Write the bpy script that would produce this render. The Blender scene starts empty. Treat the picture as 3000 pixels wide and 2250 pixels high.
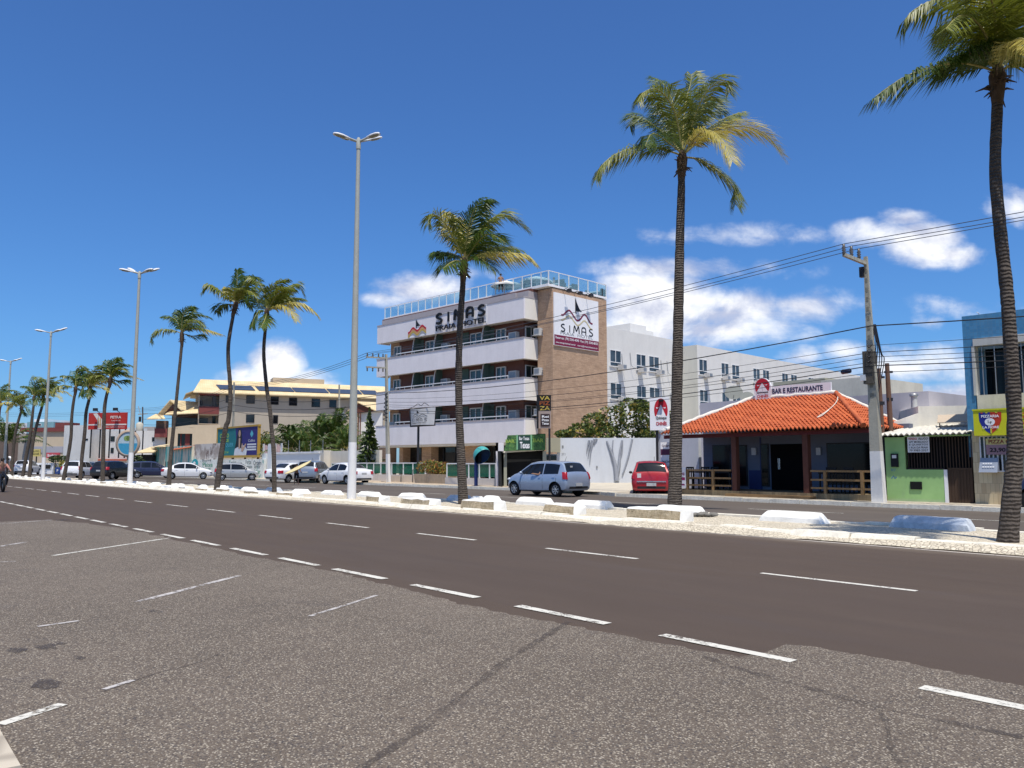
import bpy, bmesh, math, random
from mathutils import Vector, Matrix
rnd = random.Random(7)
PI = math.pi
SC = bpy.context.scene
COL = SC.collection
rad = math.radians

# ------------------------------------------------------------------ camera
F, YH, H = 2350.0, 1358.0, 1.42           # focal length (px of a 3000 px wide picture), horizon row, eye height
TH = math.atan((YH - 1125) / F)
CT, ST = math.cos(TH), math.sin(TH)
cam = bpy.data.cameras.new('camera'); cam.sensor_width = 36.0; cam.lens = F / 3000 * 36.0
cam.clip_start = 0.1; cam.clip_end = 6000
camo = bpy.data.objects.new('camera', cam); COL.objects.link(camo)
camo.location = (0, 0, H); camo.rotation_euler = (PI / 2 + TH, 0, 0)
SC.camera = camo

def ray(px, py):
    a = (px - 1500) / F; b = (1125 - py) / F
    return Vector((a, CT - b * ST, ST + b * CT))
def G(px, py, z=0.0):
    d = ray(px, py); t = (z - H) / d.z
    return Vector((d.x * t, d.y * t, z))
def at(px, py, Y):
    d = ray(px, py); t = Y / d.y
    return Vector((d.x * t, Y, H + d.z * t))

class Fr:
    """a local frame: x along a facade, y into the building, z up"""
    def __init__(s, o, rz):
        s.o = Vector((o[0], o[1], o[2] if len(o) > 2 else 0.0)); s.rz = rad(rz)
        s.c, s.s = math.cos(s.rz), math.sin(s.rz)
    def p(s, x, y, z=0.0):
        return Vector((s.o.x + s.c * x - s.s * y, s.o.y + s.s * x + s.c * y, s.o.z + z))
    def l(s, P):
        x, y = P[0] - s.o.x, P[1] - s.o.y
        return Vector((s.c * x + s.s * y, -s.s * x + s.c * y, (P[2] if len(P) > 2 else 0) - s.o.z))
    def _hit(s, px, py, off, i):
        d = ray(px, py); lo = s.l((0, 0, H)); ld = (s.c * d.x + s.s * d.y, -s.s * d.x + s.c * d.y)
        t = (off - lo[i]) / ld[i]
        return (lo[1 - i] + t * ld[1 - i], H + t * d.z - s.o.z)
    def fp(s, px, py, y=0.0): return s._hit(px, py, y, 1)
    def sp(s, px, py, x=0.0): return s._hit(px, py, x, 0)
    def fx(s, px, y=0.0): return s._hit(px, 1300, y, 1)[0]
    def fb(s, x0, y0, x1, y1, off=0.0):   # pixel box -> (a0,b0,a1,b1) on the front plane, b upward
        a0, b1 = s.fp(x0, y0, off); a1, b0 = s.fp(x1, y1, off)
        return (a0, b0, a1, b1)
    def sb(s, x0, y0, x1, y1, off=0.0):
        a0, b1 = s.sp(x0, y0, off); a1, b0 = s.sp(x1, y1, off)
        return (a0, b0, a1, b1)
ROAD = Fr((0, 0), -49)
def RX(px, yl, py=1450):                  # distance along the street where picture column px meets lateral line yl
    d = ray(px, py); t = yl / (-ROAD.s * d.x + ROAD.c * d.y)
    return ROAD.c * d.x * t + ROAD.s * d.y * t

# ------------------------------------------------------------------ colours and materials
def c(r, g, b):
    f = lambda v: (v / 255 / 12.92) if v / 255 <= .04045 else ((v / 255 + .055) / 1.055) ** 2.4
    return (f(r), f(g), f(b))
def shade(col, k): return tuple(min(1, v * k) for v in col)
_M = {}
class NT:
    def __init__(s, name):
        s.m = bpy.data.materials.new(name); s.m.use_nodes = True; s.t = s.m.node_tree
        s.n = s.t.nodes; s.b = s.n['Principled BSDF']; s.out = s.n['Material Output']
        s.tc = s.n.new('ShaderNodeTexCoord')
    def L(s, a, b): s.t.links.new(a, b)
    def map(s, scale=(1, 1, 1), src='Object', rot=(0, 0, 0)):
        m = s.n.new('ShaderNodeMapping'); m.inputs['Scale'].default_value = scale; m.inputs['Rotation'].default_value = rot
        s.L(s.tc.outputs[src], m.inputs['Vector']); return m.outputs[0]
    def noise(s, scale, vec=None, detail=4, rough=.6, dist=0):
        n = s.n.new('ShaderNodeTexNoise'); n.inputs['Scale'].default_value = scale; n.inputs['Detail'].default_value = detail
        n.inputs['Roughness'].default_value = rough; n.inputs['Distortion'].default_value = dist
        s.L(vec if vec else s.tc.outputs['Object'], n.inputs['Vector']); return n.outputs['Fac']
    def ramp(s, fac, stops):
        r = s.n.new('ShaderNodeValToRGB'); e = r.color_ramp.elements
        while len(e) < len(stops): e.new(.5)
        for k, (p, v) in enumerate(stops):
            e[k].position = p; e[k].color = (v, v, v, 1) if not isinstance(v, tuple) else (*v, 1)
        s.L(fac, r.inputs['Fac']); return r.outputs['Color']
    def mix(s, fac, a, b, mode='MIX'):
        m = s.n.new('ShaderNodeMix'); m.data_type = 'RGBA'; m.blend_type = mode
        for k, v in ((0, fac), (6, a), (7, b)):
            if hasattr(v, 'is_linked'): s.L(v, m.inputs[k])
            elif isinstance(v, tuple): m.inputs[k].default_value = (*v, 1)
            else: m.inputs[k].default_value = v
        return m.outputs[2]
    def math(s, op, a, b=0.0):
        m = s.n.new('ShaderNodeMath'); m.operation = op
        for k, v in ((0, a), (1, b)):
            if hasattr(v, 'is_linked'): s.L(v, m.inputs[k])
            else: m.inputs[k].default_value = v
        return m.outputs[0]
    def bump(s, h, strength=.4, dist=.02):
        b = s.n.new('ShaderNodeBump'); b.inputs['Strength'].default_value = strength; b.inputs['Distance'].default_value = dist
        s.L(h, b.inputs['Height']); s.L(b.outputs[0], s.b.inputs['Normal'])
    def color(s, x):
        if hasattr(x, 'is_linked'): s.L(x, s.b.inputs['Base Color'])
        else: s.b.inputs['Base Color'].default_value = (*x, 1)
    def fin(s, rough=.7, metal=0, spec=.3):
        s.b.inputs['Roughness'].default_value = rough; s.b.inputs['Metallic'].default_value = metal
        s.b.inputs['Specular IOR Level'].default_value = spec; return s.m

def M(name, col, rough=.75, var=.14, scale=2.0, bump=0.0, metal=0.0, spec=.3, grime=0.0, stretch=None):
    """painted / plastered / plain surface: two-scale tint variation, optional grime and relief"""
    if name in _M: return _M[name]
    t = NT(name)
    v = t.map(stretch) if stretch else None
    n1 = t.noise(scale, v, 5, .65); n2 = t.noise(scale * 9, v, 3, .7)
    f = t.math('ADD', t.math('MULTIPLY', n1, .65), t.math('MULTIPLY', n2, .35))
    f = t.ramp(f, [(.3, 0.), (.7, 1.)])
    x = t.mix(f, shade(col, 1 - var), shade(col, 1 + var))
    if grime:
        gv = t.map((1.2, 1.2, .18)); g = t.ramp(t.noise(scale * 1.3, gv, 6, .7), [(.45, 0.), (.75, 1.)])
        x = t.mix(t.math('MULTIPLY', g, grime), x, shade(col, .35))
    t.color(x)
    if bump: t.bump(n2, bump, .02)
    _M[name] = t.fin(rough, metal, spec); return _M[name]

def glass_mat(name, col, rough=.04, spec=.6):
    """window pane seen from outside: dark room behind a reflecting sheet"""
    if name in _M: return _M[name]
    t = NT(name); n = t.noise(.9, None, 2, .5)
    t.color(t.mix(t.ramp(n, [(.35, 0.), (.65, 1.)]), shade(col, .55), shade(col, 1.5)))
    _M[name] = t.fin(rough, 0, spec); return _M[name]

def clear_glass(name, col, mixf=.35):
    if name in _M: return _M[name]
    t = NT(name); t.b.inputs['Roughness'].default_value = .03
    n = t.noise(1.5, None, 2, .5); t.color(t.mix(n, shade(col, .85), shade(col, 1.1)))
    tr = t.n.new('ShaderNodeBsdfTransparent'); tr.inputs[0].default_value = (*[min(1, .55 + v * .5) for v in col], 1)
    mx = t.n.new('ShaderNodeMixShader'); mx.inputs[0].default_value = mixf
    t.L(tr.outputs[0], mx.inputs[1]); t.L(t.b.outputs[0], mx.inputs[2]); t.L(mx.outputs[0], t.out.inputs[0])
    _M[name] = t.m; return t.m

# ------------------------------------------------------------------ mesh builder
class MB:
    def __init__(s): s.v = []; s.f = []; s.m = []; s.sm = []
    def add(s, vs, fs, m=0, smooth=False):
        k = len(s.v); s.v += [Vector(v) for v in vs]
        for f in fs: s.f.append([k + i for i in f]); s.m.append(m); s.sm.append(smooth)
        return s
    def box(s, x0, x1, y0, y1, z0, z1, m=0):
        if x0 > x1: x0, x1 = x1, x0
        if y0 > y1: y0, y1 = y1, y0
        if z0 > z1: z0, z1 = z1, z0
        v = [(x0, y0, z0), (x1, y0, z0), (x1, y1, z0), (x0, y1, z0), (x0, y0, z1), (x1, y0, z1), (x1, y1, z1), (x0, y1, z1)]
        return s.add(v, [(0, 3, 2, 1), (4, 5, 6, 7), (0, 1, 5, 4), (1, 2, 6, 5), (2, 3, 7, 6), (3, 0, 4, 7)], m)
    def obox(s, o, a, b, cc, m=0):        # corner o and three edge vectors
        o, a, b, cc = map(Vector, (o, a, b, cc))
        if a.cross(b).dot(cc) < 0: a, b = b, a
        v = [o, o + a, o + a + b, o + b, o + cc, o + a + cc, o + a + b + cc, o + b + cc]
        return s.add(v, [(0, 3, 2, 1), (4, 5, 6, 7), (0, 1, 5, 4), (1, 2, 6, 5), (2, 3, 7, 6), (3, 0, 4, 7)], m)
    def bar(s, p, q, w, h=None, m=0, up=(0, 0, 1)):
        p, q = Vector(p), Vector(q); d = q - p; u = Vector(up)
        if abs(d.normalized().dot(u)) > .98: u = Vector((0, 1, 0))
        a = d.cross(u).normalized() * w; b = a.cross(d).normalized() * (h or w)
        return s.obox(p - a / 2 - b / 2, d, a, b, m)
    def poly(s, pts, m=0): return s.add(pts, [tuple(range(len(pts)))], m)
    def slab(s, pts, off, m=0):           # polygon with thickness vector off
        n = len(pts); off = Vector(off); P = [Vector(p) for p in pts]
        nr = Vector((0, 0, 0))
        for i in range(n): nr += P[i].cross(P[(i + 1) % n])
        if nr.dot(off) > 0: P.reverse()
        v = P + [p + off for p in P]
        fs = [tuple(range(n)), tuple(reversed(range(n, 2 * n)))] + [(i, n + i, n + (i + 1) % n, (i + 1) % n) for i in range(n)]
        return s.add(v, fs, m)
    def tube(s, pts, r, n=8, m=0, cap=True, smooth=True):
        P = [Vector(p) for p in pts]; k = len(P)
        R_ = r if isinstance(r, (list, tuple)) else [r] * k
        vs = []; fs = []; ref = None
        for i in range(k):
            d = (P[min(i + 1, k - 1)] - P[max(i - 1, 0)]).normalized()
            if ref is None:
                ref = Vector((0, 0, 1)) if abs(d.z) < .9 else Vector((1, 0, 0))
            a = (ref - d * ref.dot(d)).normalized(); ref = a; b = d.cross(a)
            for j in range(n):
                t = 2 * PI * j / n; vs.append(P[i] + (a * math.cos(t) + b * math.sin(t)) * R_[i])
        for i in range(k - 1):
            for j in range(n):
                fs.append((i * n + j, i * n + (j + 1) % n, (i + 1) * n + (j + 1) % n, (i + 1) * n + j))
        s.add(vs, fs, m, smooth)
        if cap: s.add(vs[:n], [tuple(reversed(range(n)))], m); s.add(vs[-n:], [tuple(range(n))], m)
        return s
    def lathe(s, prof, n=16, m=0, o=(0, 0, 0), axis='z', smooth=True, cap=True):
        vs = []; fs = []; k = len(prof); o = Vector(o)
        for r, h in prof:
            for j in range(n):
                t = 2 * PI * j / n; x, y = r * math.cos(t), r * math.sin(t)
                vs.append(o + Vector({'z': (x, y, h), 'y': (x, h, -y), 'x': (h, x, y)}[axis]))
        for i in range(k - 1):
            for j in range(n): fs.append((i * n + j, i * n + (j + 1) % n, (i + 1) * n + (j + 1) % n, (i + 1) * n + j))
        s.add(vs, fs, m, smooth)
        if cap and prof[0][0] > 1e-4: s.add(vs[:n], [tuple(reversed(range(n)))], m)
        if cap and prof[-1][0] > 1e-4: s.add(vs[-n:], [tuple(range(n))], m)
        return s
    def blob(s, o, r, m=0, n=10, jit=0.0):
        prof = [(max(1e-3, math.sin(PI * i / 6)), -math.cos(PI * i / 6)) for i in range(7)]
        vs = []; fs = []; o = Vector(o); r = r if isinstance(r, (tuple, list)) else (r, r, r)
        for a, h in prof:
            for j in range(n):
                t = 2 * PI * j / n; k = 1 + rnd.uniform(-jit, jit)
                vs.append(o + Vector((a * math.cos(t) * r[0] * k, a * math.sin(t) * r[1] * k, h * r[2] * k)))
        for i in range(6):
            for j in range(n): fs.append((i * n + j, i * n + (j + 1) % n, (i + 1) * n + (j + 1) % n, (i + 1) * n + j))
        return s.add(vs, fs, m, True)
    def mesh(s, name, mats, origin=None, sharp=None):
        me = bpy.data.meshes.new(name); o = Vector(origin) if origin is not None else Vector((0, 0, 0))
        me.from_pydata([tuple(v - o) for v in s.v], [], s.f)
        for m in (mats if isinstance(mats, (list, tuple)) else [mats]): me.materials.append(m)
        me.polygons.foreach_set('material_index', s.m); me.polygons.foreach_set('use_smooth', s.sm)
        me.update()
        if sharp is not None:
            me.polygons.foreach_set('use_smooth', [True] * len(s.f)); me.set_sharp_from_angle(angle=rad(sharp))
        return me
    def build(s, name, mats, parent=None, origin=None, sharp=None, label=None):
        ob = bpy.data.objects.new(name, s.mesh(name, mats, origin, sharp)); COL.objects.link(ob)
        if origin is not None: ob.location = origin
        if parent is not None: ob.parent = parent
        if label: ob['label'] = label
        return ob

def tag(o, label, cat, group=None):
    o['label'] = label; o['category'] = cat
    if group: o['group'] = group
    return o
def thing(name, label, cat, loc=(0, 0, 0), rz=0.0, group=None, scale=None):
    o = bpy.data.objects.new(name, None); COL.objects.link(o); o.empty_display_size = .2
    o.location = loc; o.rotation_euler = (0, 0, rz)
    if scale: o.scale = (scale,) * 3
    return tag(o, label, cat, group)
def fthing(name, label, cat, fr, group=None): return thing(name, label, cat, fr.o, fr.rz, group)
def struct(o): o['kind'] = 'structure'; return o
def single(name, label, cat, mb, mats, origin, group=None, sharp=None):
    return tag(mb.build(name, mats, None, origin, sharp), label, cat, group)
def copy_tree(o, parent=None):
    n = o.copy(); COL.objects.link(n)
    if parent is not None: n.parent = parent
    for ch in list(o.children): copy_tree(ch, n)
    return n
def evaluated(ob):                        # mesh of an object with its modifiers applied; the object is removed
    dg = bpy.context.evaluated_depsgraph_get(); dg.update()
    me = bpy.data.meshes.new_from_object(ob.evaluated_get(dg)); bpy.data.objects.remove(ob); return me

# ------------------------------------------------------------------ lettering
_T = {}
def _text(s, bold):
    k = (s, bold)
    if k not in _T:
        cu = bpy.data.curves.new('lettering', 'FONT'); cu.body = s; cu.size = 1; cu.offset = bold; cu.resolution_u = 3
        ob = bpy.data.objects.new('lettering', cu); COL.objects.link(ob)
        me = bpy.data.meshes.new_from_object(ob)
        vs = [(v.co.x, v.co.y) for v in me.vertices]; fs = [tuple(p.vertices) for p in me.polygons]
        bpy.data.objects.remove(ob); bpy.data.meshes.remove(me)
        x0 = min(v[0] for v in vs); x1 = max(v[0] for v in vs); y0 = min(v[1] for v in vs); y1 = max(v[1] for v in vs)
        _T[k] = ([((v[0] - x0) / (x1 - x0), (v[1] - y0) / max(1e-6, y1 - y0)) for v in vs], fs)
    return _T[k]
def text(mb, s, mp, a0, b0, a1, b1, m=0, bold=0.0, slant=0.0):
    """lettering fitted to the box (a0,b0)-(a1,b1) of a flat face; mp maps (a,b) to 3D"""
    vs, fs = _text(s, bold)
    mb.add([mp(a0 + v[0] * (a1 - a0) + slant * v[1] * (b1 - b0), b0 + v[1] * (b1 - b0)) for v in vs], fs, m)
def front(y): return lambda a, b: Vector((a, y, b))
def side(x): return lambda a, b: Vector((x, a, b))
def ribbon(mb, pts, w, mp, m=0, n=None):
    """brush stroke along 2D points on a flat face"""
    P = [Vector(p) for p in pts]; L_ = []; R2 = []
    for i, p in enumerate(P):
        d = (P[min(i + 1, len(P) - 1)] - P[max(i - 1, 0)]).normalized(); nn = Vector((-d.y, d.x)) * w / 2
        L_.append(mp(*(p + nn))); R2.append(mp(*(p - nn)))
    k = len(P); mb.add(L_ + R2, [(i, k + i, k + i + 1, i + 1) for i in range(k - 1)], m)
def smooth(pts, n=6):
    P = [Vector(p) for p in pts]; out = []
    for i in range(len(P) - 1):
        p0, p1, p2, p3 = P[max(i - 1, 0)], P[i], P[i + 1], P[min(i + 2, len(P) - 1)]
        for k in range(n):
            t = k / n
            out.append(.5 * ((2 * p1) + (p2 - p0) * t + (2 * p0 - 5 * p1 + 4 * p2 - p3) * t * t + (3 * p1 - p0 - 3 * p2 + p3) * t ** 3))
    return out + [P[-1]]
def ell(cx, cz, rx, rz_, n=20, a0=0, a1=2 * PI): return [(cx + rx * math.cos(a0 + (a1 - a0) * i / n), cz + rz_ * math.sin(a0 + (a1 - a0) * i / n)) for i in range(n + (0 if abs(a1 - a0 - 2 * PI) < 1e-6 else 1))]

# ------------------------------------------------------------------ light and sky
SUN_H = Vector((.22, -.975)); SUN_EL = 69.0
w = bpy.data.worlds.new('World'); SC.world = w; w.use_nodes = True
wt = w.node_tree; wn = wt.nodes; wl = wt.links
for n in list(wn): wn.remove(n)
wo = wn.new('ShaderNodeOutputWorld'); bg = wn.new('ShaderNodeBackground'); bg.inputs[1].default_value = .14
wl.new(bg.outputs[0], wo.inputs[0])
sky = wn.new('ShaderNodeTexSky'); sky.sky_type = 'NISHITA'; sky.sun_disc = False
sky.sun_elevation = rad(SUN_EL); sky.sun_rotation = math.atan2(SUN_H.x, SUN_H.y)
sky.altitude = 0; sky.air_density = 1.0; sky.dust_density = .3; sky.ozone_density = 1.5
tc = wn.new('ShaderNodeTexCoord')
def wm(op, a, b=None, cl=False):
    m = wn.new('ShaderNodeMath'); m.operation = op; m.use_clamp = cl
    for k, v in ((0, a), (1, b)):
        if v is None: continue
        if hasattr(v, 'is_linked'): wl.new(v, m.inputs[k])
        else: m.inputs[k].default_value = v
    return m.outputs[0]
sep = wn.new('ShaderNodeSeparateXYZ'); wl.new(tc.outputs['Generated'], sep.inputs[0])
ay = wm('MAXIMUM', wm('ABSOLUTE', sep.outputs[1]), .08)
uu = wm('DIVIDE', sep.outputs[0], ay); vv = wm('DIVIDE', sep.outputs[2], ay)
cmb = wn.new('ShaderNodeCombineXYZ'); wl.new(uu, cmb.inputs[0]); wl.new(vv, cmb.inputs[1])
def wnoise(scale, off=(0, 0, 0), st=(1, 1.5, 1), detail=7, rough=.58, dist=.3):
    mp = wn.new('ShaderNodeMapping'); mp.inputs['Location'].default_value = off; mp.inputs['Scale'].default_value = st
    wl.new(cmb.outputs[0], mp.inputs[0]); n = wn.new('ShaderNodeTexNoise'); wl.new(mp.outputs[0], n.inputs['Vector'])
    n.inputs['Scale'].default_value = scale; n.inputs['Detail'].default_value = detail; n.inputs['Roughness'].default_value = rough
    n.inputs['Distortion'].default_value = dist; return n.outputs['Fac']
CLOUDS = [  # picture position, half sizes (px), weight
    (808, 1085, 70, 75, 1.15), (770, 1115, 110, 45, 1.0), (890, 1130, 95, 40, .85), (715, 1095, 40, 30, .8),
    (1250, 845, 130, 45, .95), (1150, 875, 110, 25, .6), (1380, 800, 90, 30, .5),
    (1930, 900, 190, 115, 1.2), (2130, 915, 190, 75, 1.0), (1850, 850, 110, 60, 1.0), (2340, 900, 190, 50, .65), (2020, 790, 300, 40, .75), (2150, 690, 240, 36, .62), (2080, 960, 260, 60, .8), (1700, 830, 160, 25, .4),
    (2700, 710, 130, 58, 1.15), (2560, 690, 110, 45, .9), (2780, 745, 120, 45, .9), (2650, 640, 80, 30, .7),
    (2980, 610, 90, 60, .8), (2860, 900, 170, 45, .45), (2700, 1080, 260, 60, .9), (2760, 1160, 200, 45, 1.1), (2480, 1030, 90, 28, .75), (2350, 1045, 70, 30, .8), (2900, 1010, 120, 30, .4), (2720, 945, 60, 25, .55)]
acc = None; low = None
for (cx, cy, rx, ry, wgt) in CLOUDS:
    d = ray(cx, cy); u0, v0 = d.x / d.y, d.z / d.y
    a = wm('DIVIDE', wm('SUBTRACT', uu, u0), rx * 1.5 / F); b = wm('DIVIDE', wm('SUBTRACT', vv, v0), ry * 1.5 / F)
    r2 = wm('ADD', wm('MULTIPLY', a, a), wm('MULTIPLY', b, b))
    f = wm('MULTIPLY', wm('SUBTRACT', 1.0, wm('POWER', r2, .6)), wgt, False)
    f = wm('MAXIMUM', f, 0.0)
    acc = f if acc is None else wm('MAXIMUM', acc, f)
N1 = wnoise(9.0); N2 = wnoise(9.0, (0.0, -.035, 0)); N3 = wnoise(34.0, (3, 1, 0), (1, 1.2, 1), 5)
NW = wnoise(5.0, (7, 2, 0), (.55, 3.2, 1), 6, .6, .8)
dens = wm('ADD', wm('MULTIPLY', acc, .95), wm('ADD', wm('MULTIPLY', wm('SUBTRACT', N1, .5), 1.15), wm('ADD', wm('MULTIPLY', wm('SUBTRACT', NW, .5), .8), wm('MULTIPLY', wm('SUBTRACT', N3, .5), .55))))
mr = wn.new('ShaderNodeMapRange'); mr.interpolation_type = 'SMOOTHSTEP'; wl.new(dens, mr.inputs[0])
mr.inputs[1].default_value = .10; mr.inputs[2].default_value = .88
alpha = wm('MULTIPLY', mr.outputs[0], wm('MINIMUM', wm('MULTIPLY', acc, 6.0), 1.0))
lit = wm('ADD', .62, wm('MULTIPLY', wm('SUBTRACT', N1, N2), 5.0), True)
ccol = wn.new('ShaderNodeMix'); ccol.data_type = 'RGBA'; wl.new(lit, ccol.inputs[0])
ccol.inputs[6].default_value = (4.2, 4.5, 5.7, 1); ccol.inputs[7].default_value = (7.6, 7.7, 8.0, 1)
# tint the clear sky; its unseen zenith is brightened as added fill light
tint = wn.new('ShaderNodeValToRGB'); wl.new(sep.outputs[2], tint.inputs[0])
SKY_TINT = [(0.0, (.32, .54, .91)), (.06, (.31, .555, .91)), (.14, (.325, .60, .95)), (.30, (.345, .63, 1.0)), (.52, (.375, .63, 1.0)), (.80, (1.20, 1.10, 1.02))]
e = tint.color_ramp.elements
while len(e) < len(SKY_TINT): e.new(.5)
for k, (p, v) in enumerate(SKY_TINT): e[k].position = p; e[k].color = (*v, 1)
mul = wn.new('ShaderNodeMix'); mul.data_type = 'RGBA'; mul.blend_type = 'MULTIPLY'; mul.inputs[0].default_value = 1.0
wl.new(sky.outputs[0], mul.inputs[6]); wl.new(tint.outputs[0], mul.inputs[7])
fin = wn.new('ShaderNodeMix'); fin.data_type = 'RGBA'; wl.new(alpha, fin.inputs[0]); wl.new(mul.outputs[2], fin.inputs[6]); wl.new(ccol.outputs[2], fin.inputs[7])
wl.new(fin.outputs[2], bg.inputs[0])

sl = bpy.data.lights.new('sun', 'SUN'); sl.energy = 5.0; sl.angle = rad(.53); sl.color = (1.0, .94, .85)
so = bpy.data.objects.new('sun', sl); COL.objects.link(so); so.location = (20, -20, 60)
sd = Vector((SUN_H.x * math.cos(rad(SUN_EL)), SUN_H.y * math.cos(rad(SUN_EL)), math.sin(rad(SUN_EL))))
so.rotation_euler = sd.to_track_quat('Z', 'Y').to_euler()
SC.view_settings.view_transform = 'Standard'; SC.view_settings.look = 'None'; SC.view_settings.exposure = 0; SC.view_settings.gamma = 1
SC.render.engine = 'CYCLES'
SC.cycles.use_denoising = True
SC.cycles.max_bounces = 6; SC.cycles.transparent_max_bounces = 12
# ================================================================== the setting
def sheet(name, pts, z, mat):             # flat sheet given by outline points in street coordinates
    mb = MB(); mb.poly([(p[0], p[1], z) for p in pts]); ob = mb.build(name, mat)
    ob.rotation_euler = (0, 0, ROAD.rz); return struct(ob)
def road_pts(px):                         # picture points on the ground -> street coordinates
    return [ROAD.l(G(*p)).to_2d() for p in px]

# --- asphalt of the carriageway: brown grey, fine grain, long wheel streaks
t = NT('asphalt_road')
n1 = t.noise(.35, t.map((.25, 1.4, 1)), 5, .6); n2 = t.noise(90, None, 3, .7); n3 = t.noise(2.2, t.map((.3, 1.2, 1)), 5, .65); n4 = t.noise(380, None, 2, .6)
f = t.math('ADD', t.math('MULTIPLY', n1, .45), t.math('MULTIPLY', n3, .55))
x = t.mix(t.ramp(f, [(.33, 0.), (.68, 1.)]), (.084, .060, .043), (.119, .087, .064))
x = t.mix(t.ramp(n2, [(.32, .85), (.75, 0.)]), x, (.056, .040, .030))
x = t.mix(t.math('MULTIPLY', t.ramp(n4, [(.60, 0.), (.72, 1.)]), .45), x, (.24, .21, .19))
x = t.mix(t.math('MULTIPLY', t.ramp(t.noise(.9, t.map((.18, 1.6, 1)), 6, .7), [(.56, 0.), (.74, 1.)]), .45), x, (.085, .07, .066))
sy = t.n.new('ShaderNodeSeparateXYZ'); t.L(t.tc.outputs['Object'], sy.inputs[0]); yw = t.math('ADD', sy.outputs[1], t.math('MULTIPLY', n1, .35))
for yc, wd, k in ((6.6, .55, .16), (8.3, .55, .13), (10.7, .6, .15), (12.5, .6, .12), (7.4, .22, .20), (11.6, .25, .16)):
    d = t.ramp(t.math('ABSOLUTE', t.math('SUBTRACT', yw, yc)), [(0., 1.), (min(1., wd), 0.)]); x = t.mix(t.math('MULTIPLY', t.math('MULTIPLY', d, k), t.ramp(n3, [(.3, .3), (.7, 1.)])), x, (.055, .042, .036) if wd > .3 else (.04, .034, .033))
x = t.mix(t.math('MULTIPLY', t.ramp(t.math('SUBTRACT', yw, 13.45), [(.2, 0.), (.85, 1.)]), t.math('MULTIPLY', n3, 1.1)), x, (.23, .19, .145))
pt = t.n.new('ShaderNodeTexVoronoi'); pt.inputs['Scale'].default_value = .22; t.L(t.map((.5, 1.3, 1)), pt.inputs['Vector']); pc = t.n.new('ShaderNodeSeparateColor'); t.L(pt.outputs['Color'], pc.inputs[0]); x = t.mix(t.math('MULTIPLY', t.ramp(pc.outputs[0], [(.74, 0.), (.76, 1.)]), .16), x, (.07, .055, .05))
t.color(x); t.bump(n2, .25, .006); ASPH = t.fin(.82, 0, .25)

# --- coarse worn asphalt of the parking strip: exposed pale stones in a dark binder
t = NT('asphalt_parking')
big = t.noise(.33, None, 5, .65); mid = t.noise(2.4, None, 5, .65)
vo = t.n.new('ShaderNodeTexVoronoi'); vo.inputs['Scale'].default_value = 84; t.L(t.tc.outputs['Object'], vo.inputs['Vector'])
vo2 = t.n.new('ShaderNodeTexVoronoi'); vo2.inputs['Scale'].default_value = 150; t.L(t.tc.outputs['Object'], vo2.inputs['Vector'])
sepc = t.n.new('ShaderNodeSeparateColor'); t.L(vo.outputs['Color'], sepc.inputs[0])
sepd = t.n.new('ShaderNodeSeparateColor'); t.L(vo2.outputs['Color'], sepd.inputs[0])
base = t.mix(t.ramp(t.math('ADD', t.math('MULTIPLY', big, .6), t.math('MULTIPLY', mid, .4)), [(.36, 0.), (.66, 1.)]), (.094, .074, .056), (.140, .112, .087))
st = t.math('MULTIPLY', t.ramp(sepc.outputs[0], [(.66, 0.), (.80, 1.)]), t.ramp(vo.outputs['Distance'], [(.30, 1.), (.62, 0.)]))
st2 = t.math('MULTIPLY', t.ramp(sepd.outputs[0], [(.60, 0.), (.75, 1.)]), t.ramp(vo2.outputs['Distance'], [(.30, 1.), (.65, 0.)]))
stone = t.mix(sepc.outputs[1], (.36, .31, .23), (.56, .50, .41))
dark = t.math('MULTIPLY', t.ramp(sepc.outputs[2], [(.74, 0.), (.84, 1.)]), .75)
x = t.mix(dark, base, (.042, .038, .04))
x = t.mix(t.math('MULTIPLY', st, .85), x, stone); x = t.mix(t.math('MULTIPLY', st2, .5), x, (.29, .26, .22))
x = t.mix(t.math('MULTIPLY', t.ramp(t.noise(1.1, None, 6, .75), [(.58, 0.), (.70, 1.)]), .28), x, (.065, .058, .06))
t.color(x); hh = t.math('ADD', t.math('MULTIPLY', st, .8), t.math('MULTIPLY', mid, .4)); t.bump(hh, .5, .008); PARK = t.fin(.85, 0, .25)

t = NT('asphalt_far')
n1 = t.noise(.4, t.map((.25, 1.3, 1)), 5, .6); n2 = t.noise(60, None, 3, .7)
x = t.mix(t.ramp(n1, [(.35, 0.), (.65, 1.)]), (.10, .079, .06), (.138, .112, .088)); x = t.mix(t.ramp(n2, [(.35, .7), (.7, 0.)]), x, (.08, .072, .07))
t.color(x); FARA = t.fin(.85, 0, .25)

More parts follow.
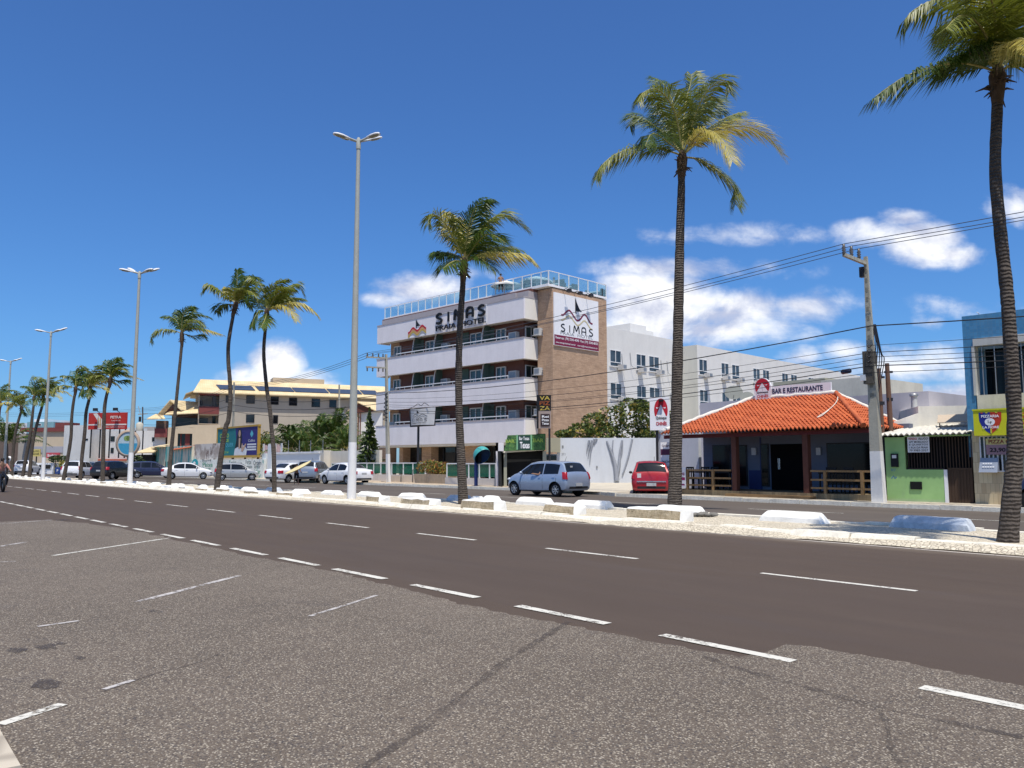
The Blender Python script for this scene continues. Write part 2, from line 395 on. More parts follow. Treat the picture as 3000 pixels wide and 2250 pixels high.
def paving(name, a, b, joint, sc, bump=.5):
    t = NT(name); vo = t.n.new('ShaderNodeTexVoronoi'); vo.feature = 'DISTANCE_TO_EDGE'; vo.inputs['Scale'].default_value = sc
    v2 = t.n.new('ShaderNodeTexVoronoi'); v2.inputs['Scale'].default_value = sc
    t.L(t.tc.outputs['Object'], vo.inputs['Vector']); t.L(t.tc.outputs['Object'], v2.inputs['Vector'])
    s_ = t.n.new('ShaderNodeSeparateColor'); t.L(v2.outputs['Color'], s_.inputs[0])
    x = t.mix(t.math('ADD', t.math('MULTIPLY', s_.outputs[0], .6), t.math('MULTIPLY', t.noise(1.2, None, 5, .7), .4)), a, b)
    j = t.ramp(vo.outputs['Distance'], [(.02, 1.), (.10, 0.)]); x = t.mix(t.math('MULTIPLY', j, .8), x, joint)
    x = t.mix(t.math('MULTIPLY', t.ramp(t.noise(.7, None, 6, .7), [(.55, 0.), (.72, 1.)]), .35), x, shade(a, .5))
    t.color(x); t.bump(t.ramp(vo.outputs['Distance'], [(0., 0.), (.15, 1.)]), bump, .02); return t.fin(.85, 0, .25)
STONEPAVE = paving('stone_paving', (.50, .44, .33), (.74, .67, .53), (.24, .20, .15), 13)
PAVE = paving('pavement_concrete', (.42, .37, .30), (.56, .50, .40), (.30, .26, .21), 1.6, .2)
TILEPAVE = paving('hotel_forecourt_paving', (.50, .40, .29), (.64, .52, .38), (.36, .29, .21), 2.4, .2)
KERBM = M('kerb_limewash', (.80, .75, .63), .85, .22, 3.5, .6, grime=.35)
GROUNDM = M('bare_ground', (.30, .25, .19), .9, .25, .5, .3)
def worn_paint(name, lo, hi, col=(.66, .64, .57), sc=26, amax=1.0):
    t = NT(name); t.color(t.mix(t.noise(3), shade(col, .85), col))
    n = t.ramp(t.math('ADD', t.math('MULTIPLY', t.noise(sc, None, 6, .75), .6), t.math('MULTIPLY', t.noise(3.0, None, 4, .6), .4)), [(lo, amax), (hi, 0.)])
    tr = t.n.new('ShaderNodeBsdfTransparent'); mx = t.n.new('ShaderNodeMixShader'); t.b.inputs['Roughness'].default_value = .8
    t.L(n, mx.inputs[0]); t.L(tr.outputs[0], mx.inputs[1]); t.L(t.b.outputs[0], mx.inputs[2]); t.L(mx.outputs[0], t.out.inputs[0]); return t.m
PAINT = worn_paint('road_paint', .50, .60); PAINT_OLD = worn_paint('road_paint_faded', .47, .56, (.52, .49, .47), 18); PAINT_EDGE = worn_paint('edge_paint', .54, .64, (.50, .45, .40), 12)

mb = MB(); mb.poly([(-2500, -2500, -.03), (2500, -2500, -.03), (2500, 2500, -.03), (-2500, 2500, -.03)]); struct(mb.build('ground', GROUNDM))
X0, X1 = -420, 60
sheet('road', [(X0, -14), (X1, -14), (X1, 14.9), (X0, 14.9)], 0.0, ASPH)
sheet('far_road', [(X0, 17.0), (X1, 17.0), (X1, 30.5), (X0, 30.5)], 0.0, FARA)
# parking strip: outline wanders where the newer asphalt laps over it
bnd = road_pts([(0, 1529), (152, 1523), (271, 1535), (450, 1567), (600, 1600), (760, 1634), (900, 1660), (1015, 1684), (1110, 1708), (1250, 1743), (1347, 1770), (1480, 1797), (1640, 1826), (1800, 1860), (2000, 1898), (2170, 1925), (2245, 1912), (2300, 1889), (2380, 1893), (2488, 1914), (2600, 1932), (2732, 1958), (2860, 1985), (3000, 2013)])
pts = []
for i in range(len(bnd) - 1):
    for k in range(7):
        q = bnd[i].lerp(bnd[i + 1], k / 7); s_ = .012 * abs(q.x) ** .7
        pts.append((q.x, q.y + rnd.uniform(-s_, s_)))
sheet('parking_strip', [(pts[0][0] - 2, -14)] + pts + [(1.5, 6.4), (14, 6.3), (14, -14)], .004, PARK)
# seam of dark binder along the parking strip
def crack(name, px, wid, mat, z):
    P = smooth(road_pts(px), 8); L_ = []; R2 = []
    for i, p in enumerate(P):
        d = (P[min(i + 1, len(P) - 1)] - P[max(i - 1, 0)]).normalized(); nn = Vector((-d.y, d.x)); ww = wid * rnd.uniform(.35, 1.3)
        L_.append((p + nn * ww, z)); R2.append((p - nn * ww, z))
    mb = MB(); k = len(P); mb.add([(q.x, q.y, zz) for q, zz in L_ + R2], [(i, i + 1, k + i + 1, k + i) for i in range(k - 1)])
    ob = mb.build(name, mat); ob.rotation_euler = (0, 0, ROAD.rz); return struct(ob)
BINDER = worn_paint('tar_seam', .40, .62, (.075, .060, .052), 9, .5); SCUFF = worn_paint('dark_scuff', .34, .60, (.06, .05, .05), 9, .8)
crack('road_seam', [(1065, 2249), (1200, 2160), (1330, 2060), (1450, 1965), (1520, 1915), (1600, 1865), (1665, 1822)], .034, BINDER, .008)
crack('road_seam', [(2054, 1922), (2160, 1960), (2320, 2005), (2570, 2072), (2760, 2115), (3000, 2164)], .036, BINDER, .008)
crack('road_seam', [(640, 1920), (560, 1950), (470, 1972), (390, 1998), (300, 2030)], .018, BINDER, .008)
crack('road_seam', [(2570, 2072), (2600, 2130), (2610, 2200), (2640, 2249)], .018, BINDER, .008)
for k, (x, y, rx) in enumerate([(136, 2007, .14), (136, 1897, .13), (48, 1907, .12), (235, 1929, .07), (455, 1794, .10), (185, 1524, .30), (182, 1888, .06)]):
    q = road_pts([(x, y)])[0]; mb = MB(); mb.poly([(q.x + rx * math.cos(a) * rnd.uniform(.7, 1.2), q.y + rx * .62 * math.sin(a) * rnd.uniform(.7, 1.2), .0085) for a in [2 * PI * i / 18 for i in range(18)]])
    ob = mb.build('oil_stain', SCUFF); ob.rotation_euler = (0, 0, ROAD.rz); struct(ob)

def strip(name, segs, wid, z, mat):       # painted dashes: (x0,y0,x1,y1) in street coordinates
    mb = MB()
    for (xa, ya, xb, yb) in segs:
        d = Vector((xb - xa, yb - ya)).normalized(); nn = Vector((-d.y, d.x)) * wid / 2; k = max(1, int(math.hypot(xb - xa, yb - ya) / .35)); L_ = []; R2 = []
        for i in range(k + 1):
            q = Vector((xa, ya)).lerp(Vector((xb, yb)), i / k); j = rnd.uniform(.9, 1.06)
            L_.append((q.x + nn.x * j, q.y + nn.y * j, z)); R2.append((q.x - nn.x * j, q.y - nn.y * j, z))
        mb.add(L_ + R2, [(i, k + 1 + i, k + 2 + i, i + 1) for i in range(k)])
    ob = mb.build(name, mat); ob.rotation_euler = (0, 0, ROAD.rz); return struct(ob)
def px_dashes(px, ylat):
    out = []
    for a, b in px:
        out.append((RX(a[0], ylat, a[1]), ylat, RX(b[0], ylat, b[1]), ylat))
    return out
ed = [((1940, 1871), (2325, 1940)), ((2700, 2025), (3070, 2098)), ((1517, 1778), (1780, 1824)), ((1210, 1716), (1398, 1748)), ((980, 1669), (1127, 1693)), ((821, 1637), (932, 1652)), ((680, 1606), (779, 1625)), ((563, 1585), (641, 1597)), ((475, 1569), (536, 1577)), ((394, 1553), (446, 1561)), ((324, 1541), (371, 1548)), ((268, 1529), (305, 1535)), ((220, 1519), (257, 1524)), ((178, 1511), (209, 1516)), ((140, 1503), (168, 1508)), ((105, 1495), (131, 1500)), ((72, 1488), (97, 1492)), ((45, 1482), (68, 1486)), ((20, 1477), (40, 1480)), ((0, 1472), (16, 1475))]
segs = px_dashes(ed, 5.42)
x = segs[-1][0] - 2.2
for k in range(30): segs.append((x - 2.0, 5.42, x, 5.42)); x -= 4.2
strip('edge_marking', segs, .115, .008, PAINT)
ld = [((2230, 1682), (2686, 1735)), ((1600, 1605), (1868, 1638)), ((1221, 1561), (1393, 1579)), ((957, 1529), (1080, 1544)), ((760, 1511), (853, 1520)), ((608, 1493), (687, 1501)), ((488, 1480), (550, 1485)), ((395, 1468), (444, 1473)), ((316, 1460), (362, 1465)), ((251, 1453), (290, 1458)), ((198, 1447), (231, 1450)), ((150, 1442), (178, 1445)), ((108, 1435), (135, 1440)), ((74, 1431), (99, 1434)), ((43, 1428), (64, 1431)), ((16, 1424), (35, 1427))]
segs = px_dashes(ld, 9.42); L_ = segs[0]; segs.append((L_[0] + 6.9, 9.42, L_[2] + 6.9, 9.42))
x = segs[-2][0] - 3
for k in range(14): segs.append((x - 3.0, 9.42, x, 9.42)); x -= 6.6
strip('lane_marking', segs, .10, .004, PAINT)
strip('kerb_line_marking', [(X0 / 2, 14.0, -30, 14.0), (-30, 14.0, 20, 13.95)], .10, .004, PAINT_EDGE)
strip('far_lane_marking', [(-200 + 6.4 * k, 22.4, -196.9 + 6.4 * k, 22.4) for k in range(36)] , .10, .004, PAINT)
bay = [((155, 1629), (497, 1577)), ((403, 1765), (700, 1688)), ((0, 1602), (76, 1589)), ((0, 2126), (184, 2066)), ((906, 1808), (1103, 1746)), ((0, 1648), (46, 1646)), ((304, 2023), (390, 1996)), ((0, 1536), (150, 1524)), ((230, 1821), (110, 1838))]
for k, (a, b) in enumerate(bay):
    qa, qb = road_pts([a, b]); strip('bay_marking', [(qa.x, qa.y, qb.x, qb.y)], .085 if k in (0, 1, 2, 3, 7) else .05, .0085, PAINT if k in (0, 3) else PAINT_OLD)

# median: raised strip of pale rough stones between two limewashed kerbs
mb = MB(); mb.box(X0, X1, 14.62, 17.55, -.02, .10, 0); ob = mb.build('median', STONEPAVE); ob.rotation_euler = (0, 0, ROAD.rz); struct(ob)
mb = MB(); x = -140
while x < 25:
    L_ = rnd.uniform(.75, 1.25); z = .135 + rnd.uniform(-.025, .02)
    yk = 14.34 + rnd.uniform(-.03, .03); mb.slab([(x, yk, -.02), (x, yk + .13, z), (x, 14.74, z), (x, 14.74, -.02)], (L_ - .02, 0, 0))
    mb.box(x, x + L_ - .02, 17.45, 17.72, -.02, z); x += L_
ob = mb.build('median_kerb', KERBM); ob.rotation_euler = (0, 0, ROAD.rz); struct(ob)
# far pavement with its kerb; the hotel forecourt lies further back
FK = [(60, 26.6), (-23.5, 26.5), (-27, 28.2), (-44, 28.2), (-60, 28.6), (-420, 29.5)]
mb = MB(); back = [(p[0], 62) for p in reversed(FK)]
mb.slab([(p[0], p[1], .13) for p in FK] + [(b[0], b[1], .13) for b in back], (0, 0, -.16)); ob = mb.build('pavement', PAVE); ob.rotation_euler = (0, 0, ROAD.rz); struct(ob)
mb = MB()
for i in range(len(FK) - 1):
    a, b = Vector(FK[i]), Vector(FK[i + 1]); d = (b - a).normalized(); nn = Vector((-d.y, d.x)); L_ = (b - a).length; s_ = 0
    if nn.y > 0: nn = -nn
    while s_ < min(L_, 150):
        l = min(rnd.uniform(.8, 1.2), L_ - s_); p = a + d * s_
        mb.obox((p.x, p.y, -.02), (d.x * (l - .015), d.y * (l - .015), 0), (nn.x * (.12 + rnd.uniform(-.02, .02)), nn.y * .12, 0), (0, 0, .165 + rnd.uniform(-.02, .015))); s_ += max(l, .05)
ob = mb.build('pavement_kerb', KERBM); ob.rotation_euler = (0, 0, ROAD.rz); struct(ob)
mb = MB(); mb.poly([(-58, 29.0, .136), (-30.5, 29.0, .136), (-30.5, 33.5, .136), (-58, 33.5, .136)]); ob = mb.build('forecourt', TILEPAVE); ob.rotation_euler = (0, 0, ROAD.rz); struct(ob)
# driveway: pale concrete apron rising to the boundary wall
AP = M('apron_concrete', (.52, .47, .38), .85, .15, 1.2, .2, grime=.2)
P = [G(1690, 1446, .02), G(1760, 1425, .15), G(1640, 1412, .2), G(1990, 1415, .2), G(1995, 1446, .15), G(1850, 1452, .02)]
mb = MB(); mb.poly([P[0] + Vector((0, 0, .12)), P[5] + Vector((0, 0, .12)), P[4], (11, 47.3, .3), (1.2, 47.3, .3), (1.0, 41, .2)][::1]); struct(mb.build('driveway', AP))
# corner of the seafront footway, lower left
q = road_pts([(0, 2150), (60, 2255), (0, 2400)])
mb = MB(); mb.slab([(q[0].x - .5, q[0].y + .0, .02), (q[0].x, q[0].y, .02), (q[1].x, q[1].y, .02), (q[1].x - .2, q[1].y - 2.5, .02), (q[0].x - 6, q[0].y - 3, .02)], (0, 0, -.04)); ob = mb.build('footway', PAVE); ob.rotation_euler = (0, 0, ROAD.rz); struct(ob)
# ================================================================== coconut palms
def leaf_mat(name, a, b, tip):
    t = NT(name); n = t.noise(2.3, None, 4, .65); n2 = t.noise(14, None, 2, .6)
    f = t.math('ADD', t.math('MULTIPLY', n, .6), t.math('MULTIPLY', n2, .4))
    x = t.mix(t.ramp(f, [(.34, 0.), (.62, 1.)]), a, b); x = t.mix(t.math('MULTIPLY', t.ramp(n, [(.60, 0.), (.72, 1.)]), .7), x, tip)
    t.color(x); t.b.inputs['Roughness'].default_value = .45; t.b.inputs['Specular IOR Level'].default_value = .35
    tr = t.n.new('ShaderNodeBsdfTranslucent'); t.L(t.mix(.5, x, shade(b, 1.6)), tr.inputs[0])
    mx = t.n.new('ShaderNodeMixShader'); mx.inputs[0].default_value = .2
    t.L(t.b.outputs[0], mx.inputs[1]); t.L(tr.outputs[0], mx.inputs[2]); t.L(mx.outputs[0], t.out.inputs[0]); return t.m
LEAFS = [leaf_mat('frond_green', (.018, .046, .006), (.078, .128, .013), (.30, .27, .05)),
         leaf_mat('frond_yellow_green', (.055, .086, .010), (.205, .225, .026), (.42, .34, .08)),
         leaf_mat('frond_yellow', (.30, .27, .05), (.50, .42, .10), (.44, .31, .14)),
         leaf_mat('frond_dry', (.16, .10, .06), (.30, .20, .12), (.36, .26, .18)),
         M('frond_stalk', (.34, .30, .10), .5, .2, 4),
         leaf_mat('frond_dark', (.012, .034, .006), (.055, .10, .012), (.16, .16, .03))]
def bark(name, a, b, ring):
    t = NT(name); w_ = t.n.new('ShaderNodeTexWave'); w_.wave_type = 'BANDS'; w_.bands_direction = 'Z'; w_.inputs['Scale'].default_value = ring
    w_.inputs['Distortion'].default_value = 4.5; w_.inputs['Detail'].default_value = 3; w_.inputs['Detail Scale'].default_value = 1.6; t.L(t.tc.outputs['Object'], w_.inputs['Vector'])
    n = t.noise(6, t.map((1, 1, .5)), 5, .7); n2 = t.noise(28, t.map((1, 1, .35)), 4, .7)
    x = t.mix(t.ramp(n, [(.33, 0.), (.67, 1.)]), a, b); x = t.mix(t.math('MULTIPLY', t.ramp(w_.outputs['Fac'], [(.0, 1.), (.30, 0.)]), .45), x, shade(a, .35))
    x = t.mix(t.math('MULTIPLY', t.ramp(n2, [(.5, 0.), (.75, 1.)]), .5), x, shade(b, 1.45))
    t.color(x); t.bump(t.math('ADD', t.math('MULTIPLY', w_.outputs['Fac'], .8), t.math('MULTIPLY', n2, .5)), .9, .04); return t.fin(.9, 0, .15)
BARK = bark('palm_bark', (.066, .055, .047), (.130, .110, .093), 4.6)
FIBRE = M('palm_fibre', (.10, .068, .045), .95, .45, 9, .8)

def add_frond(mb, path, nleaf, Lmax, wl_, wind, mat, droop=.55, width=1.0, rng=rnd):
    """pinnate frond along a 3D path: stalk and two rows of narrow leaflets, each bent by its own weight"""
    P = [Vector(p) for p in smooth(path, 8)]; k = len(P)
    cum = [0.0]
    for i in range(1, k): cum.append(cum[-1] + (P[i] - P[i - 1]).length)
    T = cum[-1]
    def at_(s):
        s = max(0, min(T * .9999, s)); i = 0
        while i < k - 2 and cum[i + 1] < s: i += 1
        f = (s - cum[i]) / max(1e-6, cum[i + 1] - cum[i]); return P[i].lerp(P[i + 1], f), (P[i + 1] - P[i]).normalized()
    mb.tube(P[::3] + ([P[-1]] if (k - 1) % 3 else []), [max(.006, .035 * width * (1 - .85 * i / max(1, len(P[::3]) - 1))) for i in range(len(P[::3]) + (1 if (k - 1) % 3 else 0))], 4, 4, False)
    up = Vector((0, 0, 1))
    for sd_ in (-1, 1):
        for i in range(nleaf):
            u = .10 + .90 * (i + rng.uniform(0, .8)) / nleaf; p, d = at_(T * u)
            b = d.cross(up)
            if b.length < .25: b = d.cross(Vector((.3, 1, .2)))
            b.normalize(); n = b.cross(d).normalized()
            L_ = Lmax * (min(1, .22 + 2.0 * u) * (1.0 - .62 * max(0, u - .45) / .55)) * rng.uniform(.78, 1.12)
            if rng.random() < .05: continue
            dirv = (b * sd_ * rng.uniform(.75, 1.0) + d * (.55 + .75 * u) + n * rng.uniform(.02, .30)).normalized()
            dr = droop * rng.uniform(.6, 1.35)
            m1 = dirv * .5; q1 = (dirv - up * dr * .45 + wind * .25).normalized(); q2 = (dirv * .75 - up * dr * 1.25 + wind * .6).normalized()
            a = p; bb = p + q1 * L_ * .5; cc = bb + q2 * L_ * .5
            w2 = wl_ * width * rng.uniform(.8, 1.2); sv = d * w2 * .5
            mb.add([a - sv * .5, a + sv * .5, bb + sv, bb - sv, cc], [(0, 1, 2, 3), (3, 2, 4)], mat)
def palm(label, trunk, tr_w, Y, crown, fronds, scale, hero=1, lean=0.0, wind=(.35, .05, 0), seed=0, group='palms along the median', mats=None, name='palm_tree', gz=.10):
    """trunk: picture points base->top; crown: picture point; fronds: lists of picture points, each with its own depth"""
    rng = random.Random(seed); base = at(*trunk[0], Y); base.z = gz
    th = thing(name, label, 'palm tree', base, 0, group)
    pts = [at(p[0], p[1], Y) - base for p in trunk]; pts[0] = Vector((0, 0, -.05))
    top = at(*crown, Y) - base
    tp = smooth(pts, 9); tot = tp[-1].z; path = []; rr = []
    nring = int(70 if hero == 2 else 44 if hero == 1 else 26)
    for i in range(nring + 1):
        u = i / nring * (len(tp) - 1); a = int(min(u, len(tp) - 2)); q = tp[a].lerp(tp[a + 1], u - a); path.append(q)
        h = i / nring; wpx = tr_w[0] + (tr_w[1] - tr_w[0]) * min(1, h / .28) ** .55 if h < .28 else tr_w[1] + (tr_w[2] - tr_w[1]) * (h - .28) / .72
        rr.append(wpx / F * Y / 2 * (1 + (rng.uniform(-.05, .05) if i % 2 else rng.uniform(-.02, .06))))
    mb = MB(); mb.tube(path, rr, 14 if hero == 2 else 10); mb.build('trunk', BARK, th)
    # fibrous boots and dead stalks round the crown base
    mb = MB(); r0 = rr[-1]; tt = path[-1]
    ax = (top - tt); axn = ax.normalized() if ax.length > .05 else Vector((0, 0, 1))
    mb.tube([tt - axn * .25, tt + ax * .35, tt + ax * .8, top + axn * .15], [r0 * 1.0, r0 + min(.5 * r0, .06), r0 + min(.65 * r0, .075), r0 * .8], 9, 0)
    for i in range(24 if hero else 8):
        a = rng.uniform(0, 2 * PI); o = tt + ax * rng.uniform(.0, .6); dv = Vector((math.cos(a), math.sin(a), rng.uniform(-.9, .8))).normalized()
        L_ = min(r0, .16) * rng.uniform(1.6, 4.2); mb.tube([o, o + dv * L_ * .6 + Vector((0, 0, .05)), o + dv * L_], [r0 * .3, r0 * .26, r0 * .08], 5, 0)
    mb.build('crown_base', FIBRE, th)
    mb = MB(); wv = Vector(wind); px = Y / F
    for k, fr in enumerate(fronds):
        dep = fr[0]; mt = fr[1]; q = []
        L2 = len(fr) - 2
        for i, p in enumerate(fr[2:]):
            w3 = at(p[0], p[1], Y * 1.0) - base; s_ = i / max(1, L2 - 1)
            d = dep * scale * s_ * (1.25 - .25 * s_)
            w3 = at(p[0], p[1], Y + d) - base; q.append(w3)
        q[0] = q[0].lerp(top, .6)
        ln = sum((q[i + 1] - q[i]).length for i in range(len(q) - 1))
        add_frond(mb, q, {2: 118, 1: 54, 0: 28}[hero], scale * .43, {2: .034, 1: .07, 0: .115}[hero] * scale / 2.2, wv * (1 + .3 * rng.random()), mt, rng.uniform(.4, .85), .9, rng)
    mb.build('crown', LEAFS, th); return th

def loc_px(ox, oy, k, pts, dep, mt): return [dep, mt] + [(ox + p[0] / k, oy + p[1] / k) for p in pts]
# --- tall palm in front of the restaurant
K = (1680, 150, 3.16)
FR2 = [loc_px(*K, pts, d, m) for d, m, pts in [
    (-.3, 1, [(980, 960), (800, 900), (600, 890), (400, 950), (260, 1060), (205, 1190)]),
    (.5, 0, [(980, 900), (880, 800), (760, 700), (650, 630), (560, 620), (520, 690)]),
    (-.4, 1, [(1000, 900), (960, 640), (880, 450), (760, 350), (650, 380), (592, 465)]),
    (.6, 0, [(1000, 880), (950, 620), (900, 420), (830, 300), (760, 250)]),
    (.2, 1, [(1010, 880), (1020, 640), (1050, 430), (1085, 300), (1092, 215)]),
    (-.3, 1, [(1030, 900), (1110, 640), (1200, 430), (1300, 310), (1410, 270), (1440, 380)]),
    (.7, 0, [(1030, 900), (1130, 650), (1230, 470), (1330, 450), (1385, 590)]),
    (.5, 1, [(1040, 930), (1150, 800), (1270, 700), (1400, 620), (1530, 570)]),
    (-.8, 2, [(1040, 940), (1120, 810), (1230, 735), (1330, 775), (1420, 890), (1470, 1020)]),
    (-.2, 2, [(1050, 930), (1250, 770), (1450, 700), (1650, 710), (1800, 790), (1935, 955)]),
    (-.2, 1, [(1050, 1010), (1160, 1000), (1300, 1080), (1430, 1190), (1490, 1270), (1500, 1420)]),
    (.9, 0, [(1000, 900), (900, 720), (820, 600), (765, 530)]),
    (-.9, 0, [(990, 920), (860, 830), (730, 760), (665, 880)])]]
palm('tall coconut palm with a straight dark trunk standing before the tile-roofed restaurant', [(1976, 1499), (1979, 1350), (1984, 1097), (1988, 900), (1992, 700), (1996, 560), (1997, 505)], (47, 34, 19), at(1976, 1499, 1).y * 0 + G(1976, 1500, .1).y, (1999, 455), FR2, 2.6, 2, seed=2)
# --- palm in front of the hotel
K = (1200, 550, 5.53)
FR3 = [loc_px(*K, pts, d, m) for d, m, pts in [
    (-.3, 1, [(870, 1180), (790, 950), (660, 740), (560, 560), (440, 450), (340, 480), (290, 610)]),
    (.4, 2, [(890, 1150), (850, 800), (780, 610), (700, 480), (625, 400)]),
    (-.2, 0, [(900, 1150), (930, 800), (965, 600), (1040, 360), (1150, 225), (1310, 190)]),
    (.6, 0, [(900, 1120), (960, 780), (1020, 540), (1120, 290), (1300, 410)]),
    (.2, 1, [(910, 1150), (1050, 810), (1250, 570), (1450, 440), (1660, 480), (1900, 650)]),
    (-.5, 0, [(920, 1150), (1080, 910), (1250, 760), (1400, 790), (1550, 890)]),
    (-.2, 2, [(940, 1170), (1150, 1080), (1400, 1060), (1650, 1060), (1850, 1080), (2010, 1190)]),
    (.3, 0, [(860, 1190), (750, 1090), (600, 1050), (445, 1050)]),
    (-.5, 0, [(850, 1230), (760, 1180), (640, 1230), (540, 1310)]),
    (.8, 1, [(930, 1160), (1100, 960), (1250, 890), (1350, 980), (1410, 1060)]),
    (-.4, 0, [(960, 1190), (1080, 1130), (1200, 1180), (1370, 1330)]),
    (.7, 1, [(930, 1170), (1250, 1000), (1500, 960), (1760, 1000)])]]
palm('mid height coconut palm with a flared trunk standing before the hotel balconies', [(1358, 1474), (1350, 1328), (1345, 1202), (1344, 1075), (1348, 949), (1355, 850), (1357, 812)], (33, 22, 15), G(1358, 1477, .1).y, (1360, 768), FR3, 2.6, 2, seed=3)
# --- palm cut by the right edge of the picture
K = (2500, 0, 3.318)
FR1 = [loc_px(*K, pts, d, m) for d, m, pts in [
    (-.2, 0, [(1370, 700), (1200, 635), (1000, 610), (800, 645), (500, 745), (215, 940)]),
    (.1, 1, [(1400, 600), (1260, 310), (1130, 80), (960, -10), (760, 10), (560, 120), (500, 230)]),
    (.6, 0, [(1390, 600), (1210, 430), (1050, 335), (890, 290)]),
    (-.6, 1, [(1400, 580), (1280, 330), (1160, 180), (1020, 160), (900, 280)]),
    (.2, 1, [(1410, 560), (1450, 250), (1480, 0), (1520, -200)]),
    (-.4, 1, [(1440, 560), (1550, 220), (1660, 20), (1850, -120)]),
    (.3, 0, [(1450, 640), (1600, 500), (1760, 470), (1980, 600)]),
    (-.3, 1, [(1470, 690), (1610, 600), (1760, 690), (1860, 860)]),
    (.7, 1, [(1400, 560), (1270, 150), (1110, -160), (820, -320), (560, -220)]),
    (-.7, 1, [(1420, 560), (1380, 200), (1320, -80), (1240, -260)]),
    (.8, 0, [(1460, 620), (1620, 400), (1820, 300), (2040, 340)]),
    (-.1, 0, [(1380, 660), (1270, 560), (1120, 520), (960, 560)]),
    (-.9, 2, [(1440, 620), (1540, 420), (1660, 380), (1760, 500)])]]
palm('tallest coconut palm leaning over the shops at the right edge', [(2951, 1584), (2965, 1437), (2974, 1302), (2967, 1121), (2956, 940), (2949, 850), (2930, 670), (2916, 500), (2921, 330), (2922, 275)], (60, 40, 29), G(2951, 1588, .1).y, (2922, 210), FR1, 2.5, 2, seed=1)
# --- three mid distance palms
K = (400, 750, 3.687)
FR6 = [loc_px(*K, pts, d, m) for d, m, pts in [
    (-.2, 1, [(470, 840), (380, 800), (260, 800), (180, 850), (153, 935)]), (.3, 0, [(480, 830), (440, 710), (380, 665), (295, 655)]),
    (-.2, 0, [(490, 820), (490, 700), (520, 600), (590, 550), (645, 600)]), (.3, 0, [(490, 820), (540, 710), (620, 640), (720, 640), (795, 665)]),
    (-.1, 2, [(500, 830), (580, 775), (700, 785), (800, 805), (915, 845)]), (.2, 0, [(500, 845), (600, 865), (690, 850), (745, 890)]),
    (-.6, 1, [(500, 820), (560, 730), (640, 690), (745, 760)]), (.6, 0, [(480, 820), (450, 690), (435, 590)]), (.7, 0, [(490, 820), (530, 680), (560, 590), (600, 540)]), (-.7, 0, [(500, 830), (570, 760), (650, 740), (740, 800)])]]
P6 = dict(trunk=[(494, 1420), (500, 1340), (508, 1258), (516, 1180), (523, 1108), (533, 1005)], tr_w=(15, 11, 8), crown=(533, 975))
palm('slim coconut palm rising beside the white sedan parked by the mural wall', P6['trunk'], P6['tr_w'], G(494, 1421, .1).y, P6['crown'], FR6, 2.2, 1, seed=6)
FR5 = [loc_px(*K, pts, d, m) for d, m, pts in [
    (-.1, 1, [(1060, 520), (980, 440), (880, 360), (780, 310), (712, 375)]), (.2, 0, [(1040, 560), (975, 520), (900, 540), (868, 610)]),
    (.1, 0, [(1080, 520), (1085, 350), (1087, 150)]), (-.2, 0, [(1090, 510), (1150, 310), (1240, 220), (1335, 245)]),
    (-.5, 1, [(1090, 510), (1150, 380), (1250, 395), (1320, 490)]), (.5, 2, [(1080, 510), (1030, 420), (980, 345)]),
    (.4, 0, [(1100, 520), (1180, 480), (1250, 550)]), (-.6, 1, [(1075, 510), (1050, 420), (1060, 360), (1120, 350)]), (.7, 0, [(1095, 510), (1170, 420), (1230, 340), (1290, 350)])]]
palm('thin crowned coconut palm with a bowed trunk before the billboard', [(634, 1437), (649, 1326), (662, 1250), (669, 1231), (675, 1170), (673, 1108), (669, 1060), (670, 1000), (685, 915)], (18, 14, 10), G(634, 1438, .1).y, (692, 888), FR5, 2.2, 1, seed=5)
FR4 = [loc_px(*K, pts, d, m) for d, m, pts in [
    (-.2, 0, [(1395, 620), (1330, 590), (1270, 680), (1245, 760)]), (.1, 1, [(1400, 600), (1390, 430), (1330, 300), (1250, 250), (1175, 320)]),
    (-.2, 1, [(1420, 590), (1450, 390), (1520, 290), (1615, 250)]), (.3, 1, [(1430, 590), (1520, 430), (1650, 330), (1745, 310), (1815, 440)]),
    (-.7, 2, [(1440, 600), (1560, 530), (1680, 600), (1735, 700)]), (.1, 2, [(1440, 590), (1600, 510), (1780, 510), (1900, 580), (1960, 645)]),
    (.5, 0, [(1400, 600), (1340, 540), (1290, 480), (1225, 430)]), (-.5, 0, [(1410, 630), (1385, 690), (1345, 775)]), (.6, 1, [(1430, 590), (1540, 480), (1680, 450), (1790, 460)]),
    (-.4, 1, [(1425, 590), (1500, 440), (1580, 350), (1690, 350)]), (.8, 0, [(1420, 600), (1480, 470), (1560, 420), (1640, 400)])]]
P4T = [(804, 1441), (802, 1325), (796, 1260), (791, 1203), (783, 1150), (777, 1095), (773, 1045), (774, 1000), (781, 935)]
palm('coconut palm with arching yellow fronds left of the tallest street lamp', P4T, (15.5, 12, 9.5), G(804, 1442, .1).y, (782, 912), FR4, 2.2, 1, seed=4)
